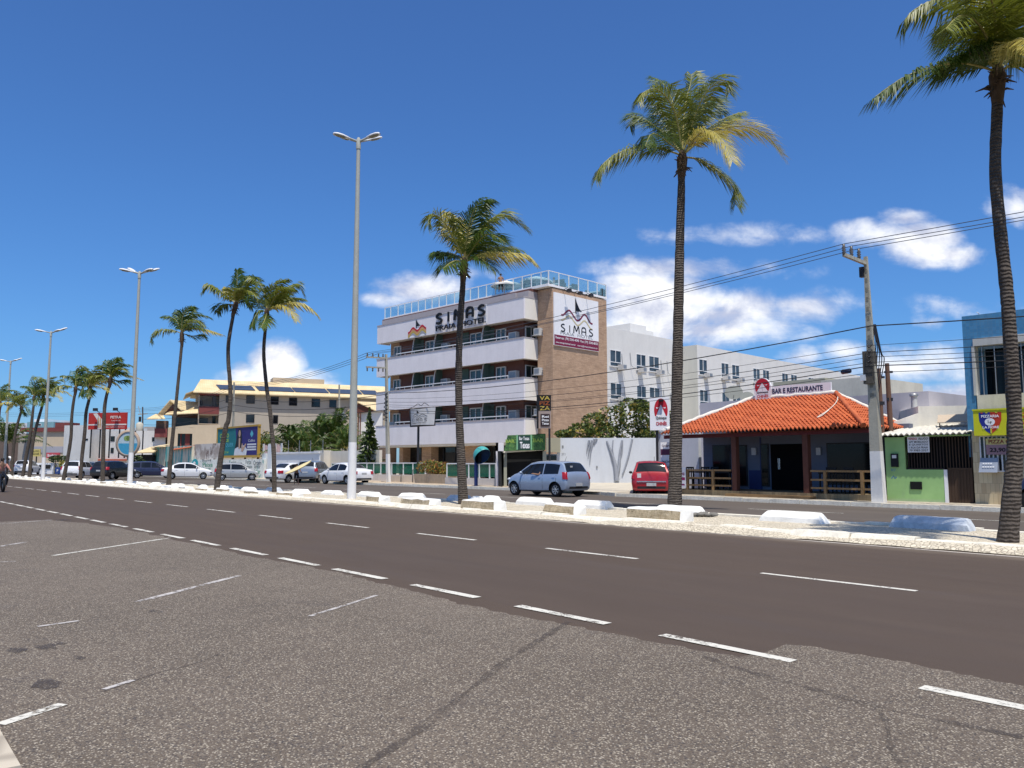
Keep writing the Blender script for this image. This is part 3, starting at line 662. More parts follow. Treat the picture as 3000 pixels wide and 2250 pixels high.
# --- far palms bending in the wind: frond sets reused at their own place and size
def far_palm(label, trunk, w_, base_y, crown, src, sc_, src_c, flip, seed, **k):
    fr = []
    for f in src: fr.append([f[0] + random.Random(seed + len(fr)).uniform(-.5, .5), f[1]] + [(crown[0] + (p[0] - src_c[0]) * sc_ * flip, crown[1] + (p[1] - src_c[1]) * sc_) for p in f[2:]])
    return palm(label, trunk, w_, G(trunk[0][0], base_y, .1).y, crown, fr, 2.1, 0, wind=(.6, .1, .05), seed=seed, **k)
far_palm('coconut palm before the red hoarding, rightmost of three bending together', [(301, 1410), (302, 1340), (304, 1270), (306, 1200), (312, 1160), (322, 1125)], (12, 11, 8), 1411, (324, 1108), FR6, .78, (533, 975), 1, 11)
far_palm('coconut palm between two others, in front of the red hoarding edge', [(235, 1410), (240, 1340), (248, 1270), (252, 1210), (261, 1170), (264, 1145)], (11, 10, 7.5), 1410, (263, 1132), FR4, .62, (782, 912), 1, 12)
far_palm('coconut palm leftmost of the three leaning before the white building', [(185, 1408), (198, 1345), (208, 1280), (210, 1225), (215, 1180), (221, 1148)], (11, 9.5, 7), 1408, (222, 1136), FR6, .76, (533, 975), 1, 13)
far_palm('coconut palm curving right behind the third street lamp', [(86, 1398), (92, 1330), (100, 1275), (112, 1230), (122, 1195), (126, 1175)], (10, 9, 6.5), 1398, (127, 1160), FR4, .60, (782, 912), 1, 14)
far_palm('coconut palm upright just left of the third street lamp', [(66, 1399), (76, 1340), (88, 1280), (93, 1235), (97, 1200), (100, 1180)], (10, 9, 6), 1398, (100, 1163), FR6, .68, (533, 975), 1, 15)
far_palm('coconut palm with dry hanging fronds between the two leftmost lamps', [(34, 1394), (38, 1330), (44, 1275), (52, 1240), (60, 1212), (63, 1205)], (9, 8, 6), 1394, (63, 1192), FR4, .52, (782, 912), -1, 16)
far_palm('palm crown cut by the left edge of the picture', [(-18, 1391), (-14, 1320), (-8, 1260), (-2, 1215), (0, 1195)], (9, 7, 5.5), 1391, (1, 1178), FR6, .68, (533, 975), 1, 17)
# ================================================================== cars
def car_paint(name, col, flake=.35):
    if name in _M: return _M[name]
    t = NT(name); n = t.noise(1.2, None, 3, .5); n2 = t.noise(7, t.map((1, 1, 2.5)), 4, .7)
    x = t.mix(n, shade(col, .9), shade(col, 1.08)); x = t.mix(t.math('MULTIPLY', t.ramp(n2, [(.55, 0.), (.8, 1.)]), .15), x, (.30, .26, .20))
    t.color(x); t.b.inputs['Coat Weight'].default_value = .6; t.b.inputs['Coat Roughness'].default_value = .06
    _M[name] = t.fin(.36, flake, .45); return _M[name]
AUTOGLASS = glass_mat('car_glass', (.012, .014, .017), .06, .5)
TYRE = M('tyre_rubber', (.016, .016, .017), .85, .3, 8)
RIM = M('wheel_rim', (.46, .47, .49), .35, .15, 6, metal=.7, spec=.5)
BLACKP = M('black_plastic', (.018, .018, .02), .6, .25, 5)
REDL = M('tail_lamp_red', (.34, .012, .018), .2, .2, 9, spec=.6)
LENS = M('lamp_lens', (.62, .63, .65), .15, .15, 9, spec=.7)
PLATE = M('number_plate', (.42, .43, .44), .5, .15, 20)
CHROME = M('chrome_trim', (.6, .6, .62), .25, .1, 5, metal=.9)

# stations from tail to nose: x, z_bottom, z_belt, z_top, half width at belt, half width at top
CARS = {
 'hatch': dict(L=3.66, W=.83, wb=(-1.17, 1.27), wr=.30, st=[(-1.80, .42, .60, .68, .66, .60), (-1.77, .32, .74, .82, .78, .70), (-1.73, .27, .90, .98, .81, .73), (-1.66, .25, .93, 1.10, .82, .70), (-1.50, .24, .93, 1.36, .825, .60), (-1.40, .24, .93, 1.44, .83, .585), (-1.0, .22, .925, 1.485, .83, .585), (-.4, .20, .91, 1.50, .83, .59), (.1, .20, .90, 1.485, .83, .585), (.42, .20, .90, 1.43, .83, .575), (.8, .20, .90, 1.21, .83, .62), (1.12, .21, .89, 1.00, .82, .68), (1.3, .22, .85, .95, .81, .69), (1.58, .24, .75, .84, .77, .63), (1.76, .27, .60, .68, .66, .52), (1.84, .34, .48, .54, .50, .40)],
   win=[(-1.34, -.50, 'b'), (-.44, .86, 'a')], rear=(-1.69, -1.44), wind=(.46, 1.08), sw=.105),
 'sedan': dict(L=4.4, W=.86, wb=(-1.30, 1.32), wr=.31, st=[(-2.16, .42, .60, .70, .68, .62), (-2.12, .32, .82, .92, .80, .72), (-2.02, .28, .93, 1.01, .84, .74), (-1.70, .26, .95, 1.04, .86, .72), (-1.50, .25, .95, 1.10, .86, .66), (-1.05, .23, .94, 1.36, .86, .585), (-.75, .22, .93, 1.45, .86, .58), (-.2, .20, .92, 1.48, .86, .585), (.25, .20, .915, 1.45, .86, .585), (.55, .20, .91, 1.37, .86, .59), (1.0, .21, .90, 1.11, .85, .64), (1.25, .21, .88, .99, .84, .70), (1.5, .22, .84, .93, .83, .70), (1.85, .25, .74, .82, .78, .64), (2.08, .28, .60, .67, .66, .52), (2.17, .34, .48, .54, .50, .40)],
   win=[(-1.12, -.24, 'b'), (-.18, 1.02, 'a')], rear=(-1.52, -.92), wind=(.48, 1.16), sw=.09),
 'suv': dict(L=4.4, W=.90, wb=(-1.32, 1.36), wr=.35, st=[(-2.10, .45, .68, .78, .70, .64), (-2.07, .36, .92, 1.02, .84, .74), (-2.02, .32, 1.02, 1.10, .87, .75), (-1.92, .30, 1.04, 1.30, .885, .66), (-1.76, .30, 1.04, 1.56, .89, .62), (-1.5, .29, 1.03, 1.62, .90, .62), (-.8, .27, 1.02, 1.66, .90, .62), (-.1, .25, 1.01, 1.66, .90, .62), (.35, .25, 1.0, 1.60, .90, .61), (.7, .25, 1.0, 1.42, .90, .63), (1.12, .26, .99, 1.14, .89, .68), (1.35, .27, .97, 1.07, .88, .74), (1.7, .30, .90, .99, .85, .72), (2.0, .34, .74, .82, .74, .60), (2.10, .40, .60, .66, .60, .48)],
   win=[(-1.72, -1.05, 'c'), (-.98, -.12, 'b'), (-.06, 1.0, 'a')], rear=(-1.95, -1.70), wind=(.40, 1.10), sw=.10),
}
def make_car(kind, name, label, loc, heading, paint, scale=1.0, group='cars on the far carriageway', rim=RIM, rails=False, plate=True, lights='split', dark=False):
    S = CARS[kind]; st = S['st']; cr = S.get('cr', 0)
    def sec(x):
        x = min(max(x, st[0][0]), st[-1][0]); i = 0
        while i < len(st) - 2 and st[i + 1][0] < x: i += 1
        f = (x - st[i][0]) / (st[i + 1][0] - st[i][0]); return [st[i][k] + (st[i + 1][k] - st[i][k]) * f for k in range(1, 6)]
    def half(v):
        zb, ze, zt, we, wt = v; g = zt - ze
        return [(we * .80, zb), (we * .955, zb + .07), (we * 1.0, zb + (ze - zb) * .48), (we * .992, zb + (ze - zb) * .86), (we * .955, ze), (wt + (we * .955 - wt) * .12, zt - min(.05, g * .25)), (wt * .86, zt - .008), (wt * .45, zt + .012), (0, zt + .018)]
    xs = []
    for i in range(len(st) - 1):
        n = max(1, int((st[i + 1][0] - st[i][0]) / .14))
        for k in range(n): xs.append(st[i][0] + (st[i + 1][0] - st[i][0]) * k / n)
    xs.append(st[-1][0])
    mb = MB(); rings = []; k = 9
    for x in xs:
        h = half(sec(x)); rings.append([(x, y, z) for y, z in h] + [(x, -y, z) for y, z in reversed(h[:-1])])
    n = len(rings[0]); vs = [p for r in rings for p in r]; fs = []
    for i in range(len(rings) - 1):
        for j in range(n): fs.append((i * n + j, (i + 1) * n + j, (i + 1) * n + (j + 1) % n, i * n + (j + 1) % n))
    fs.append(tuple(range(n))); fs.append(tuple(reversed(range((len(rings) - 1) * n, len(rings) * n))))
    mb.add(vs, fs, 0)
    body = mb.build('body', [paint, BLACKP])
    # wheel wells are cut right through the shell
    for wx in S['wb']:
        cu = MB(); R_ = S['wr'] * 1.17
        cu.lathe([(R_, -1.2), (R_, 1.2)], 24, 1, (wx, 0, S['wr']), 'y'); co = cu.build('cutter', [paint, BLACKP])
        md = body.modifiers.new('well', 'BOOLEAN'); md.operation = 'DIFFERENCE'; md.object = co; md.solver = 'EXACT'
    cut = [m.object for m in body.modifiers]
    me = evaluated(body); [bpy.data.objects.remove(o) for o in cut]
    me.polygons.foreach_set('use_smooth', [True] * len(me.polygons)); me.set_sharp_from_angle(angle=rad(38)); me.name = 'body'
    th = thing(name, label, 'car', loc, heading, group, scale)
    ob = bpy.data.objects.new('body', me); COL.objects.link(ob); ob.parent = th
    def yside(x, z):
        h = half(sec(x))
        for i in range(len(h) - 1):
            if h[i][1] <= z <= h[i + 1][1] and h[i + 1][1] > h[i][1]:
                f = (z - h[i][1]) / (h[i + 1][1] - h[i][1]); return h[i][0] + (h[i + 1][0] - h[i][0]) * f
        return h[5][0]
    def patch(name, x0, x1, lo, hi, mat, off=.007, nx=6, nz=3, sides=(1, -1), label=None):
        for sd_ in sides:
            mb = MB(); vs = []; fs = []
            for i in range(nx + 1):
                x = x0 + (x1 - x0) * i / nx
                for j in range(nz + 1):
                    z = lo(x) + (hi(x) - lo(x)) * j / nz; vs.append((x, sd_ * (yside(x, z) + off), z))
            for i in range(nx):
                for j in range(nz):
                    a = i * (nz + 1) + j; q = (a, a + nz + 1, a + nz + 2, a + 1); fs.append(q if sd_ < 0 else tuple(reversed(q)))
            mb.add(vs, fs, 0, True); mb.build(name, mat, th)
    for (x0, x1, kk) in S['win']:
        lo = lambda x: sec(x)[1] + .035
        hi = lambda x: max(sec(x)[1] + .05, sec(x)[2] - S['sw'])
        patch('side_window', x0, x1, lo, hi, AUTOGLASS)
    def top_patch(name, xa, xb, fr_, mat, off=.010, nx=5, ny=6):
        mb = MB(); vs = []; fs = []
        for i in range(nx + 1):
            x = xa + (xb - xa) * i / nx; v = sec(x); h = half(v); v2 = sec(x + .01); sl_ = (v2[2] - v[2]) / .01; nn = Vector((-sl_, 0, 1)).normalized() * off
            for j in range(ny + 1):
                y = (2 * j / ny - 1) * v[4] * fr_; ay_ = abs(y); z = h[8][1]
                for q in range(5, 8):
                    if h[q + 1][0] <= ay_ <= h[q][0]: z = h[q][1] + (h[q + 1][1] - h[q][1]) * (h[q][0] - ay_) / max(1e-6, h[q][0] - h[q + 1][0])
                vs.append(Vector((x, y, z)) + nn)
        for i in range(nx):
            for j in range(ny):
                a = i * (ny + 1) + j; fs.append((a, a + ny + 1, a + ny + 2, a + 1))
        mb.add(vs, fs, 0, True); mb.build(name, mat, th)
    top_patch('rear_window', S['rear'][0], S['rear'][1], .90, AUTOGLASS); top_patch('windscreen', S['wind'][0], S['wind'][1], .93, AUTOGLASS)
    # door seams and handles
    zb = lambda x: sec(x)[0] + .12
    for x in (S['win'][-1][0] - .03, S['win'][-1][1] - .02, S['win'][-2][0] + .10):
        patch('door_seam', x - .006, x + .006, zb, lambda q: sec(q)[1], BLACKP, .004, 1, 4)
    for x in (S['win'][-1][0] + .06, S['win'][-2][0] + .16):
        patch('door_handle', x, x + .15, lambda q: sec(q)[1] - .10, lambda q: sec(q)[1] - .065, paint if not dark else BLACKP, .022, 1, 1)
    # wheels
    for wx in S['wb']:
        for sd_ in (1, -1):
            y = sd_ * (S['W'] - .055); r = S['wr']; mb = MB()
            prof = [(r * .62, -.10), (r * .9, -.10), (r * .99, -.07), (r, 0), (r * .99, .05), (r * .93, .085), (r * .64, .09)]
            if sd_ < 0: prof = [(a, -b) for a, b in reversed(prof)]
            mb.lathe(prof, 22, 0, (wx, y - sd_ * .09, r), 'y', True, False); wh = mb.build('wheel', TYRE, th)
            mb = MB(); yy = y - sd_ * .012
            mb.lathe([(r * .64, -.01), (r * .655, 0), (r * .60, .012), (r * .57, -.03)][::1] if sd_ > 0 else [(r * .57, .03), (r * .60, -.012), (r * .655, 0), (r * .64, .01)], 22, 0, (wx, yy, r), 'y', True, False)
            mb.lathe([(1e-3, -sd_ * .05), (r * .60, -sd_ * .05)] if sd_ > 0 else [(r * .60, .05), (1e-3, .05)], 18, 1, (wx, yy, r), 'y', True, False)
            mb.lathe([(1e-3, sd_ * .012), (r * .17, sd_ * .012), (r * .17, -sd_ * .03)] if sd_ < 0 else [(r * .17, -.03), (r * .17, .012), (1e-3, .012)], 10, 0, (wx, yy, r), 'y')
            for q in range(7):
                a = 2 * PI * q / 7 + .2; d = Vector((math.cos(a), 0, math.sin(a))); o = Vector((wx, yy, r))
                mb.bar(o + d * r * .12, o + d * r * .60, r * .16, .02, 0, (0, 1, 0))
            mb.build('rim', [rim, BLACKP], wh)
    xr = st[0][0]; zt = sec(xr + .06)[1]
    # lamps, plate, mirrors, trim
    if kind == 'sedan': lz0, lz1 = .70, .92
    elif kind == 'suv': lz0, lz1 = .86, 1.12
    else: lz0, lz1 = .74, 1.04
    for sd_ in (1, -1):
        mb = MB(); vs = []; nz, nx = 5, 9
        for iz in range(nz + 1):
            z = lz0 + (lz1 - lz0) * iz / nz; xx = xr
            while sec(xx)[2] < z + .02 and xx < xr + .6: xx += .005
            w0 = yside(xx + .03, z) * (.86 if kind != 'sedan' else .70)
            for ix in range(nx + 1):
                f = ix / nx
                if f < .4: vs.append((xx - .014 - .004 * (1 - f), sd_ * (w0 + (yside(xx + .03, z) - w0) * f / .4), z))
                else: q = xx + (.15 if kind == 'hatch' else .24) * ((f - .4) / .6) ** 1.4; vs.append((q - .012 * (1 - (f - .4) / .6), sd_ * (yside(q + .01, z) + .014), z))
        fs = [(a, a + 1, a + nx + 2, a + nx + 1) for iz in range(nz) for ix in range(nx) for a in [iz * (nx + 1) + ix]]
        if sd_ > 0: fs = [tuple(reversed(f)) for f in fs]
        mb.add(vs, fs, 0, True); mb.build('tail_lamp', REDL, th)
        mb = MB(); xn = st[-1][0]; mb.blob((xn - .22, sd_ * (S['W'] - .17), sec(xn - .3)[1] - .06), (.16, .12, .075)); mb.build('headlamp', LENS, th)
        mb = MB(); xm = S['wind'][0] + .28; ym = yside(xm, sec(xm)[1] + .02)
        mb.blob((xm, sd_ * (ym + .10), sec(xm)[1] + .10), (.05, .085, .06)); mb.bar((xm, sd_ * ym * .97, sec(xm)[1] + .04), (xm, sd_ * (ym + .05), sec(xm)[1] + .07), .05, .04); mb.build('wing_mirror', BLACKP if dark else paint, th)
    if plate:
        mb = MB(); pz = .52 if kind == 'hatch' else (.74 if kind == 'sedan' else .80); xx = xr
        while sec(xx)[2] < pz + .10: xx += .01
        mb.box(xx - .035, xx - .012, -.20, .20, pz - .065, pz + .065); mb.build('number_plate', PLATE, th)
    mb = MB(); mb.box(xr - .006, xr + .10, -S['W'] * .70, S['W'] * .70, sec(xr)[0] - .08, sec(xr)[0] + .02); mb.build('rear_bumper', BLACKP, th)
    mb = MB(); mb.tube([(-.9, -.15, sec(-.9)[2]), (-1.0, -.15, sec(-.9)[2] + .2)], .008, 4) if kind != 'sedan' else mb.tube([(-.6, 0, sec(-.6)[2]), (-.68, 0, sec(-.6)[2] + .2)], .008, 4); mb.build('aerial', BLACKP, th)
    if rails:
        for sd_ in (1, -1):
            mb = MB(); mb.tube([(x, sd_ * (sec(x)[4] * .92), sec(x)[2] + (.05 if -1.3 < x < .2 else .0)) for x in (-1.4, -1.25, -.6, .1, .3)], .018, 5); mb.build('roof_rail', CHROME, th)
    return th
def road_xy(px, py, z=0.0): return G(px, py, z)
ALONG_L = math.atan2(math.cos(rad(41)), -math.sin(rad(41)))     # heading towards the picture's left along the street
ALONG_R = ALONG_L + PI
SILVB = car_paint('paint_silver_blue', (.36, .44, .57), .45); RED = car_paint('paint_red', (.36, .012, .022), .1)
WHITE = car_paint('paint_white', (.74, .75, .77), .0); SILV = car_paint('paint_silver', (.27, .31, .37), .45); GREYB = car_paint('paint_blue_grey', (.22, .26, .32), .4)
NAVY = car_paint('paint_navy', (.022, .028, .075), .2); BLACK = car_paint('paint_black', (.010, .010, .014), .1); CHAMP = car_paint('paint_champagne', (.38, .38, .34), .5); SILV2 = car_paint('paint_pale_silver', (.44, .45, .45), .4)

a = G(1505, 1451.5); sc_ = 1.02; wbl = 2.44 * sc_; hd = 0
for k in range(400):                       # turn the car until its rear wheel stands in its picture column
    q = rad(90 + k * .25); b = a - Vector((math.cos(q), math.sin(q), 0)) * wbl
    if b.x / b.y > (1624 - 1500) / F: hd = q; break
mid = (a + b) / 2
nrm = Vector((math.sin(hd), -math.cos(hd), 0)) * .80 * sc_
if nrm.y < 0: nrm = -nrm
UPC = make_car('hatch', 'hatchback_car', 'silver blue hatchback driving left past the hotel garage with the driver leaning an arm out', mid + nrm + Vector((.05 * math.cos(hd), .05 * math.sin(hd), 0)) * -1, hd, SILVB, sc_)
# stickers on its tail
mb = MB(); mb.box(-1.60, -1.585, .15, .30, 1.16, 1.30); mb.build('window_sticker', PLATE, UPC)
q = G(1911, 1456)
RC = make_car('hatch', 'hatchback_car', 'red hatchback parked nose in by the driveway, seen from behind beside the tall palm', q + Vector((.25, 1.75, 0)), math.atan2(1, .16), RED, 1.02, dark=True)
mb = MB(); mb.box(-1.835, -1.80, -.60, .60, .62, .665); mb.build('bumper_trim', CHROME, RC)
mb = MB(); mb.box(-1.775, -1.758, .42, .58, .80, .98); mb.build('tailgate_sticker', M('sticker_white', (.62, .6, .6), .5), RC)
def wheel_car(kind, name, label, pf, pr, paint, wbl, near, **k):
    """car placed by where its two near wheels stand on the ground"""
    a, b = G(*pf), G(*pr); hd = math.atan2(a.y - b.y, a.x - b.x); S = CARS[kind]; sc_ = k.pop('sc', 1.02)
    m_ = (a + b) / 2; n_ = Vector((-math.sin(hd), math.cos(hd), 0))
    if n_.y < 0: n_ = -n_
    off = (S['wb'][0] + S['wb'][1]) / 2; dv = Vector((math.cos(hd), math.sin(hd), 0))
    return make_car(kind, name, label, m_ + n_ * .8 * sc_ - dv * off * sc_, hd, paint, sc_, **k)
def pose_car(kind, name, label, px, py, hd, paint, sc_=1.0, **k):
    return make_car(kind, name, label, G(px, py) + Vector((0, .9, 0)), rad(hd), paint, sc_, **k)
PK = 'cars parked along the far kerb'
pose_car('sedan', 'sedan_car', 'white sedan standing behind the tallest street lamp, nose to the left', 1003, 1419.5, 137, WHITE, 1.0, group=PK)
pose_car('suv', 'minivan_car', 'blue silver minivan seen from behind, next to the man with the surfboard', 913, 1414.5, 84, SILV, .98, group=PK)
pose_car('sedan', 'sedan_car', 'white car seen from behind, half hidden by a bowed palm trunk and the surfer', 848, 1414.5, 62, WHITE, 1.0, group=PK)
pose_car('hatch', 'hatchback_car', 'silver hatchback parked before the painted slogan wall, facing right', 680, 1408, 22, SILV2, .98, group=PK)
pose_car('sedan', 'sedan_car', 'white sedan parked before the fish mural, facing right', 537, 1404.5, 20, WHITE, 1.02, group=PK)
pose_car('suv', 'suv_car', 'dark blue sport utility car left of the white sedan', 432, 1401.5, 24, NAVY, .98, group=PK)
pose_car('suv', 'suv_car', 'black sport utility car seen from behind, beside the palm before the hoarding', 318, 1405, 80, BLACK, 1.0, group=PK)
pose_car('sedan', 'sedan_car', 'grey blue sedan partly behind the black sport utility car', 360, 1397, 75, GREYB, 1.0, group=PK)
pose_car('hatch', 'hatchback_car', 'white hatchback between two bending palms at the far left', 217, 1401.5, 95, WHITE, 1.12, group=PK)
pose_car('suv', 'suv_car', 'champagne grey car right of the white hatchback, driving away', 262, 1394, 140, CHAMP, 1.0, group=PK)
pose_car('suv', 'pickup_car', 'white sport utility car with a dark underside beside the third street lamp', 66, 1391.5, 105, WHITE, 1.1, group=PK)
pose_car('sedan', 'sedan_car', 'white sedan parked nose out right of the third street lamp', 112, 1385, -75, WHITE, 1.0, group=PK)
pose_car('sedan', 'sedan_car', 'small white sedan behind the third street lamp', 137, 1385, -60, SILV2, 1.0, group=PK)
pose_car('sedan', 'sedan_car', 'dark car parked behind the second street lamp', 398, 1394, 60, CHAMP, .95, group=PK)
q = G(3235, 1510); make_car('suv', 'suv_car', 'dark blue car cut off by the right edge behind the tallest palm', q + Vector((.3, .6, 0)), ALONG_L, NAVY, 1.0, group=PK)

# ================================================================== people
SKIN = M('skin', (.30, .17, .11), .55, .12, 6); HAIR = M('dark_hair', (.02, .015, .012), .6, .3, 10)
def cloth(n, col): return M(n, col, .85, .22, 7)
def figure(name, label, loc, rz, joints, parts, scale=1.0, group=None):
    """one continuous body grown round a posed skeleton; clothing and hair are children"""
    th = thing(name, label, 'person', loc, rz, group, scale)
    def grow(nm, verts, edges, mat, sub=1):
        me = bpy.data.meshes.new(nm); me.from_pydata([v[:3] for v in verts], edges, []); ob = bpy.data.objects.new(nm, me); COL.objects.link(ob)
        sk = ob.modifiers.new('skin', 'SKIN'); sk.use_smooth_shade = True
        for i, v in enumerate(verts):
            sv = me.skin_vertices[0].data[i]; sv.radius = (v[3], v[4] if len(v) > 4 else v[3]); sv.use_root = (i == 0)
        ss = ob.modifiers.new('sub', 'SUBSURF'); ss.levels = sub; ss.render_levels = sub
        m2 = evaluated(ob); m2.name = nm; m2.materials.clear(); m2.materials.append(mat)
        o2 = bpy.data.objects.new(nm, m2); COL.objects.link(o2); o2.parent = th; return o2
    V = joints['v']; E_ = joints['e']; ob = grow('body', V, E_, SKIN)
    hd_ = V[joints['head']]; b2 = MB(); b2.blob((hd_[0], hd_[1] + .012, hd_[2] + .035), (.088, .098, .105), 0, 12, .04); b2.build('hair', HAIR, th)
    fy = hd_[1] - .085; mb = MB()
    mb.blob((hd_[0], fy - .012, hd_[2] - .01), (.013, .022, .02)); mb.build('nose', SKIN, th)
    for nm, vi, ei, mat in parts:
        verts = [tuple(V[i][:3]) + (V[i][3] * k, (V[i][4] if len(V[i]) > 4 else V[i][3]) * k) for i, k in vi]; grow(nm, verts, ei, mat)
    return th
def standing(arm_l, arm_r, leg_l=(.10, 0), leg_r=(-.10, 0), lean=0.0):
    # local: facing -y, height 1.7.  indices documented by order
    v = [(0, 0, .92, .145, .115), (0, -lean * .3, 1.12, .130, .105), (0, -lean * .7, 1.36, .155, .105), (0, -lean, 1.47, .055), (0, -lean * 1.1 - .01, 1.60, .078, .095)]
    e = [(0, 1), (1, 2), (2, 3), (3, 4)]
    for sx_, arm in ((1, arm_l), (-1, arm_r)):
        k = len(v); sh = (sx_ * .185, -lean * .75, 1.38); v += [sh + (.055,), arm[0] + (.042,), arm[1] + (.030,), arm[2] + (.034, .018)]
        e += [(2, k), (k, k + 1), (k + 1, k + 2), (k + 2, k + 3)]
        h0 = Vector(arm[1]); h1 = Vector(arm[2]); d = (h1 - h0).normalized(); sd2 = d.cross(Vector((0, 1, .2))).normalized()
        for q in range(5):
            o = h1 + sd2 * (q - 2) * .019; tip = o + d * (.075 - .012 * abs(q - 1.5)) + Vector((0, -.02, -.01)) if q < 4 else h0 + d * .05 + sd2 * .05
            v.append(tuple(tip) + (.0085,)); e.append((k + 3, len(v) - 1))
    for sx_, (fx, fy) in ((1, leg_l), (-1, leg_r)):
        k = len(v); v += [(sx_ * .10, 0, .86, .095), (sx_ * .11 + fx * .3, fy * .45 - .02, .48, .062), (sx_ * .11 + fx * .5, fy, .09, .040), (sx_ * .12 + fx * .5, fy - .15, .035, .040, .028)]
        e += [(0, k), (k, k + 1), (k + 1, k + 2), (k + 2, k + 3)]
    return dict(v=v, e=e, head=4, hip=(len(v) - 8, len(v) - 4))
j = standing(((.30, .04, 1.15), (.36, -.12, .98), (.36, -.20, .96)), ((-.32, .02, 1.16), (-.40, -.16, 1.02), (-.41, -.24, 1.02)), (0.05, -.12), (-.05, .14), .12)
L_, R2 = j['hip']
SHIRT = cloth('shirt_black', (.015, .015, .018)); SHORTS = cloth('shorts_dark_red', (.05, .015, .018)); YEL = cloth('shirt_mustard', (.16, .12, .04))
def shirt(j, mat): return ('shirt', [(1, 1.12), (2, 1.10), (5, 1.25), (14, 1.25)], [(0, 1), (1, 2), (1, 3)], mat)
def shorts(j, mat, k=1.15):
    a, b = j['hip']; return ('shorts', [(0, 1.12), (a, k), (a + 1, k * 1.1), (b, k), (b + 1, k * 1.1)], [(0, 1), (1, 2), (0, 3), (3, 4)], mat)
pos = G(868, 1419.5)
figure('person', 'person in dark shorts carrying a yellow surfboard under one arm beside parked cars', pos, rad(25), j, [shirt(j, YEL), shorts(j, SHIRT)], .82)
# the surfboard he carries
mb = MB(); pr = [(-.95, .02), (-.8, .13), (-.45, .20), (0, .23), (.45, .21), (.8, .12), (.98, .015)]; vs = []; n = len(pr)
for zz in (-.03, .03):
    vs += [(x, -r * (1 if zz > 0 else .9), zz + .05 * (x / .95) ** 4) for x, r in pr] + [(x, r * (1 if zz > 0 else .9), zz + .05 * (x / .95) ** 4) for x, r in reversed(pr)]
m_ = 2 * n; fs = [tuple(reversed(range(m_))), tuple(range(m_, 2 * m_))] + [(i, (i + 1) % m_, m_ + (i + 1) % m_, m_ + i) for i in range(m_)]
mb.add(vs, fs, 0)
sb = mb.build('surfboard', M('board_yellow', (.66, .56, .30), .35, .12, 2)); ca = at(874, 1371, pos.y - .3)
sb.location = ca; sb.rotation_euler = (rad(28), rad(-27), rad(8)); tag(sb, 'pale yellow surfboard held at a slant by the man beside the minivan', 'surfboard')
# driver of the hatchback: arm resting out of the window
sit = dict(v=[(0, 0, 0, .14), (0, 0, .22, .13), (0, 0, .46, .15, .10), (0, 0, .56, .05), (0, -.02, .69, .078, .095), (.18, 0, .47, .055), (.30, -.05, .30, .042), (.36, -.28, .34, .032), (.36, -.38, .35, .034, .02), (.345, -.455, .345, .009), (.36, -.46, .345, .009), (.375, -.455, .345, .009), (.39, -.44, .345, .009), (.33, -.42, .36, .009), (-.18, 0, .47, .055), (-.22, -.15, .28, .042), (-.15, -.38, .32, .03), (-.12, -.44, .33, .034, .02)],
           e=[(0, 1), (1, 2), (2, 3), (3, 4), (2, 5), (5, 6), (6, 7), (7, 8), (8, 9), (8, 10), (8, 11), (8, 12), (8, 13), (2, 14), (14, 15), (15, 16), (16, 17)], head=4)
mw = Matrix.Translation(UPC.location) @ Matrix.Rotation(UPC.rotation_euler.z, 4, 'Z') @ Matrix.Scale(UPC.scale.x, 4)
dp = mw @ Vector((-.30, .50, .62))
drv = figure('person', 'driver with a forearm resting on the open window of the silver blue hatchback', dp, UPC.rotation_euler.z + PI / 2, sit, [('shirt', [(0, 1.08), (1, 1.1), (2, 1.1), (5, 1.2)], [(0, 1), (1, 2), (2, 3)], cloth('shirt_orange', (.45, .16, .07)))], 1.0)
# ================================================================== the hotel
HF = Fr((0.85, 57.2, 0), -45)
STUC = M('stucco_white', (.80, .765, .78), .85, .07, .9, .15, grime=.12)
STUCW = M('stucco_cream', (.82, .78, .70), .85, .06, .9, .15, grime=.08)
SLABC = M('slab_grey', (.40, .37, .38), .85, .12, 1.2)
MAROON = M('wall_maroon', (.15, .068, .056), .8, .15, 1.5, .1)
ALU = M('aluminium_white', (.72, .73, .74), .45, .06, 3)
GREENC = M('curtain_green', (.075, .125, .11), .8, .2, 3, stretch=(6, 6, .3))
HGL = glass_mat('hotel_glass', (.045, .075, .075), .05, .6)
DGL = glass_mat('dark_glass', (.010, .012, .014), .05, .5)
BLK = M('ink_black', (.010, .010, .012), .5, .1, 3); INKG = M('ink_grey', (.22, .23, .24), .6, .1, 3)
WINE = M('sign_wine', (.20, .018, .055), .55, .12, 2); SIGNW = M('sign_white', (.84, .84, .85), .55, .05, 1.2)
YELO = M('sign_ochre', (.48, .36, .07), .6, .1, 3); SIGNR = M('sign_red', (.52, .012, .03), .5, .1, 3); GREYS = M('sign_grey', (.36, .36, .40), .6, .1, 3)
PALEY = M('sign_straw', (.58, .50, .28), .6, .1, 3)
STEEL = M('steel_dark', (.045, .045, .05), .5, .2, 6, metal=.6); GALV = M('steel_galvanised', (.34, .35, .36), .45, .15, 5, metal=.6)
RAILG = clear_glass('rail_glass_blue', (.42, .68, .78), .22)
FENCEG = clear_glass('fence_glass_green', (.03, .20, .13), .55)
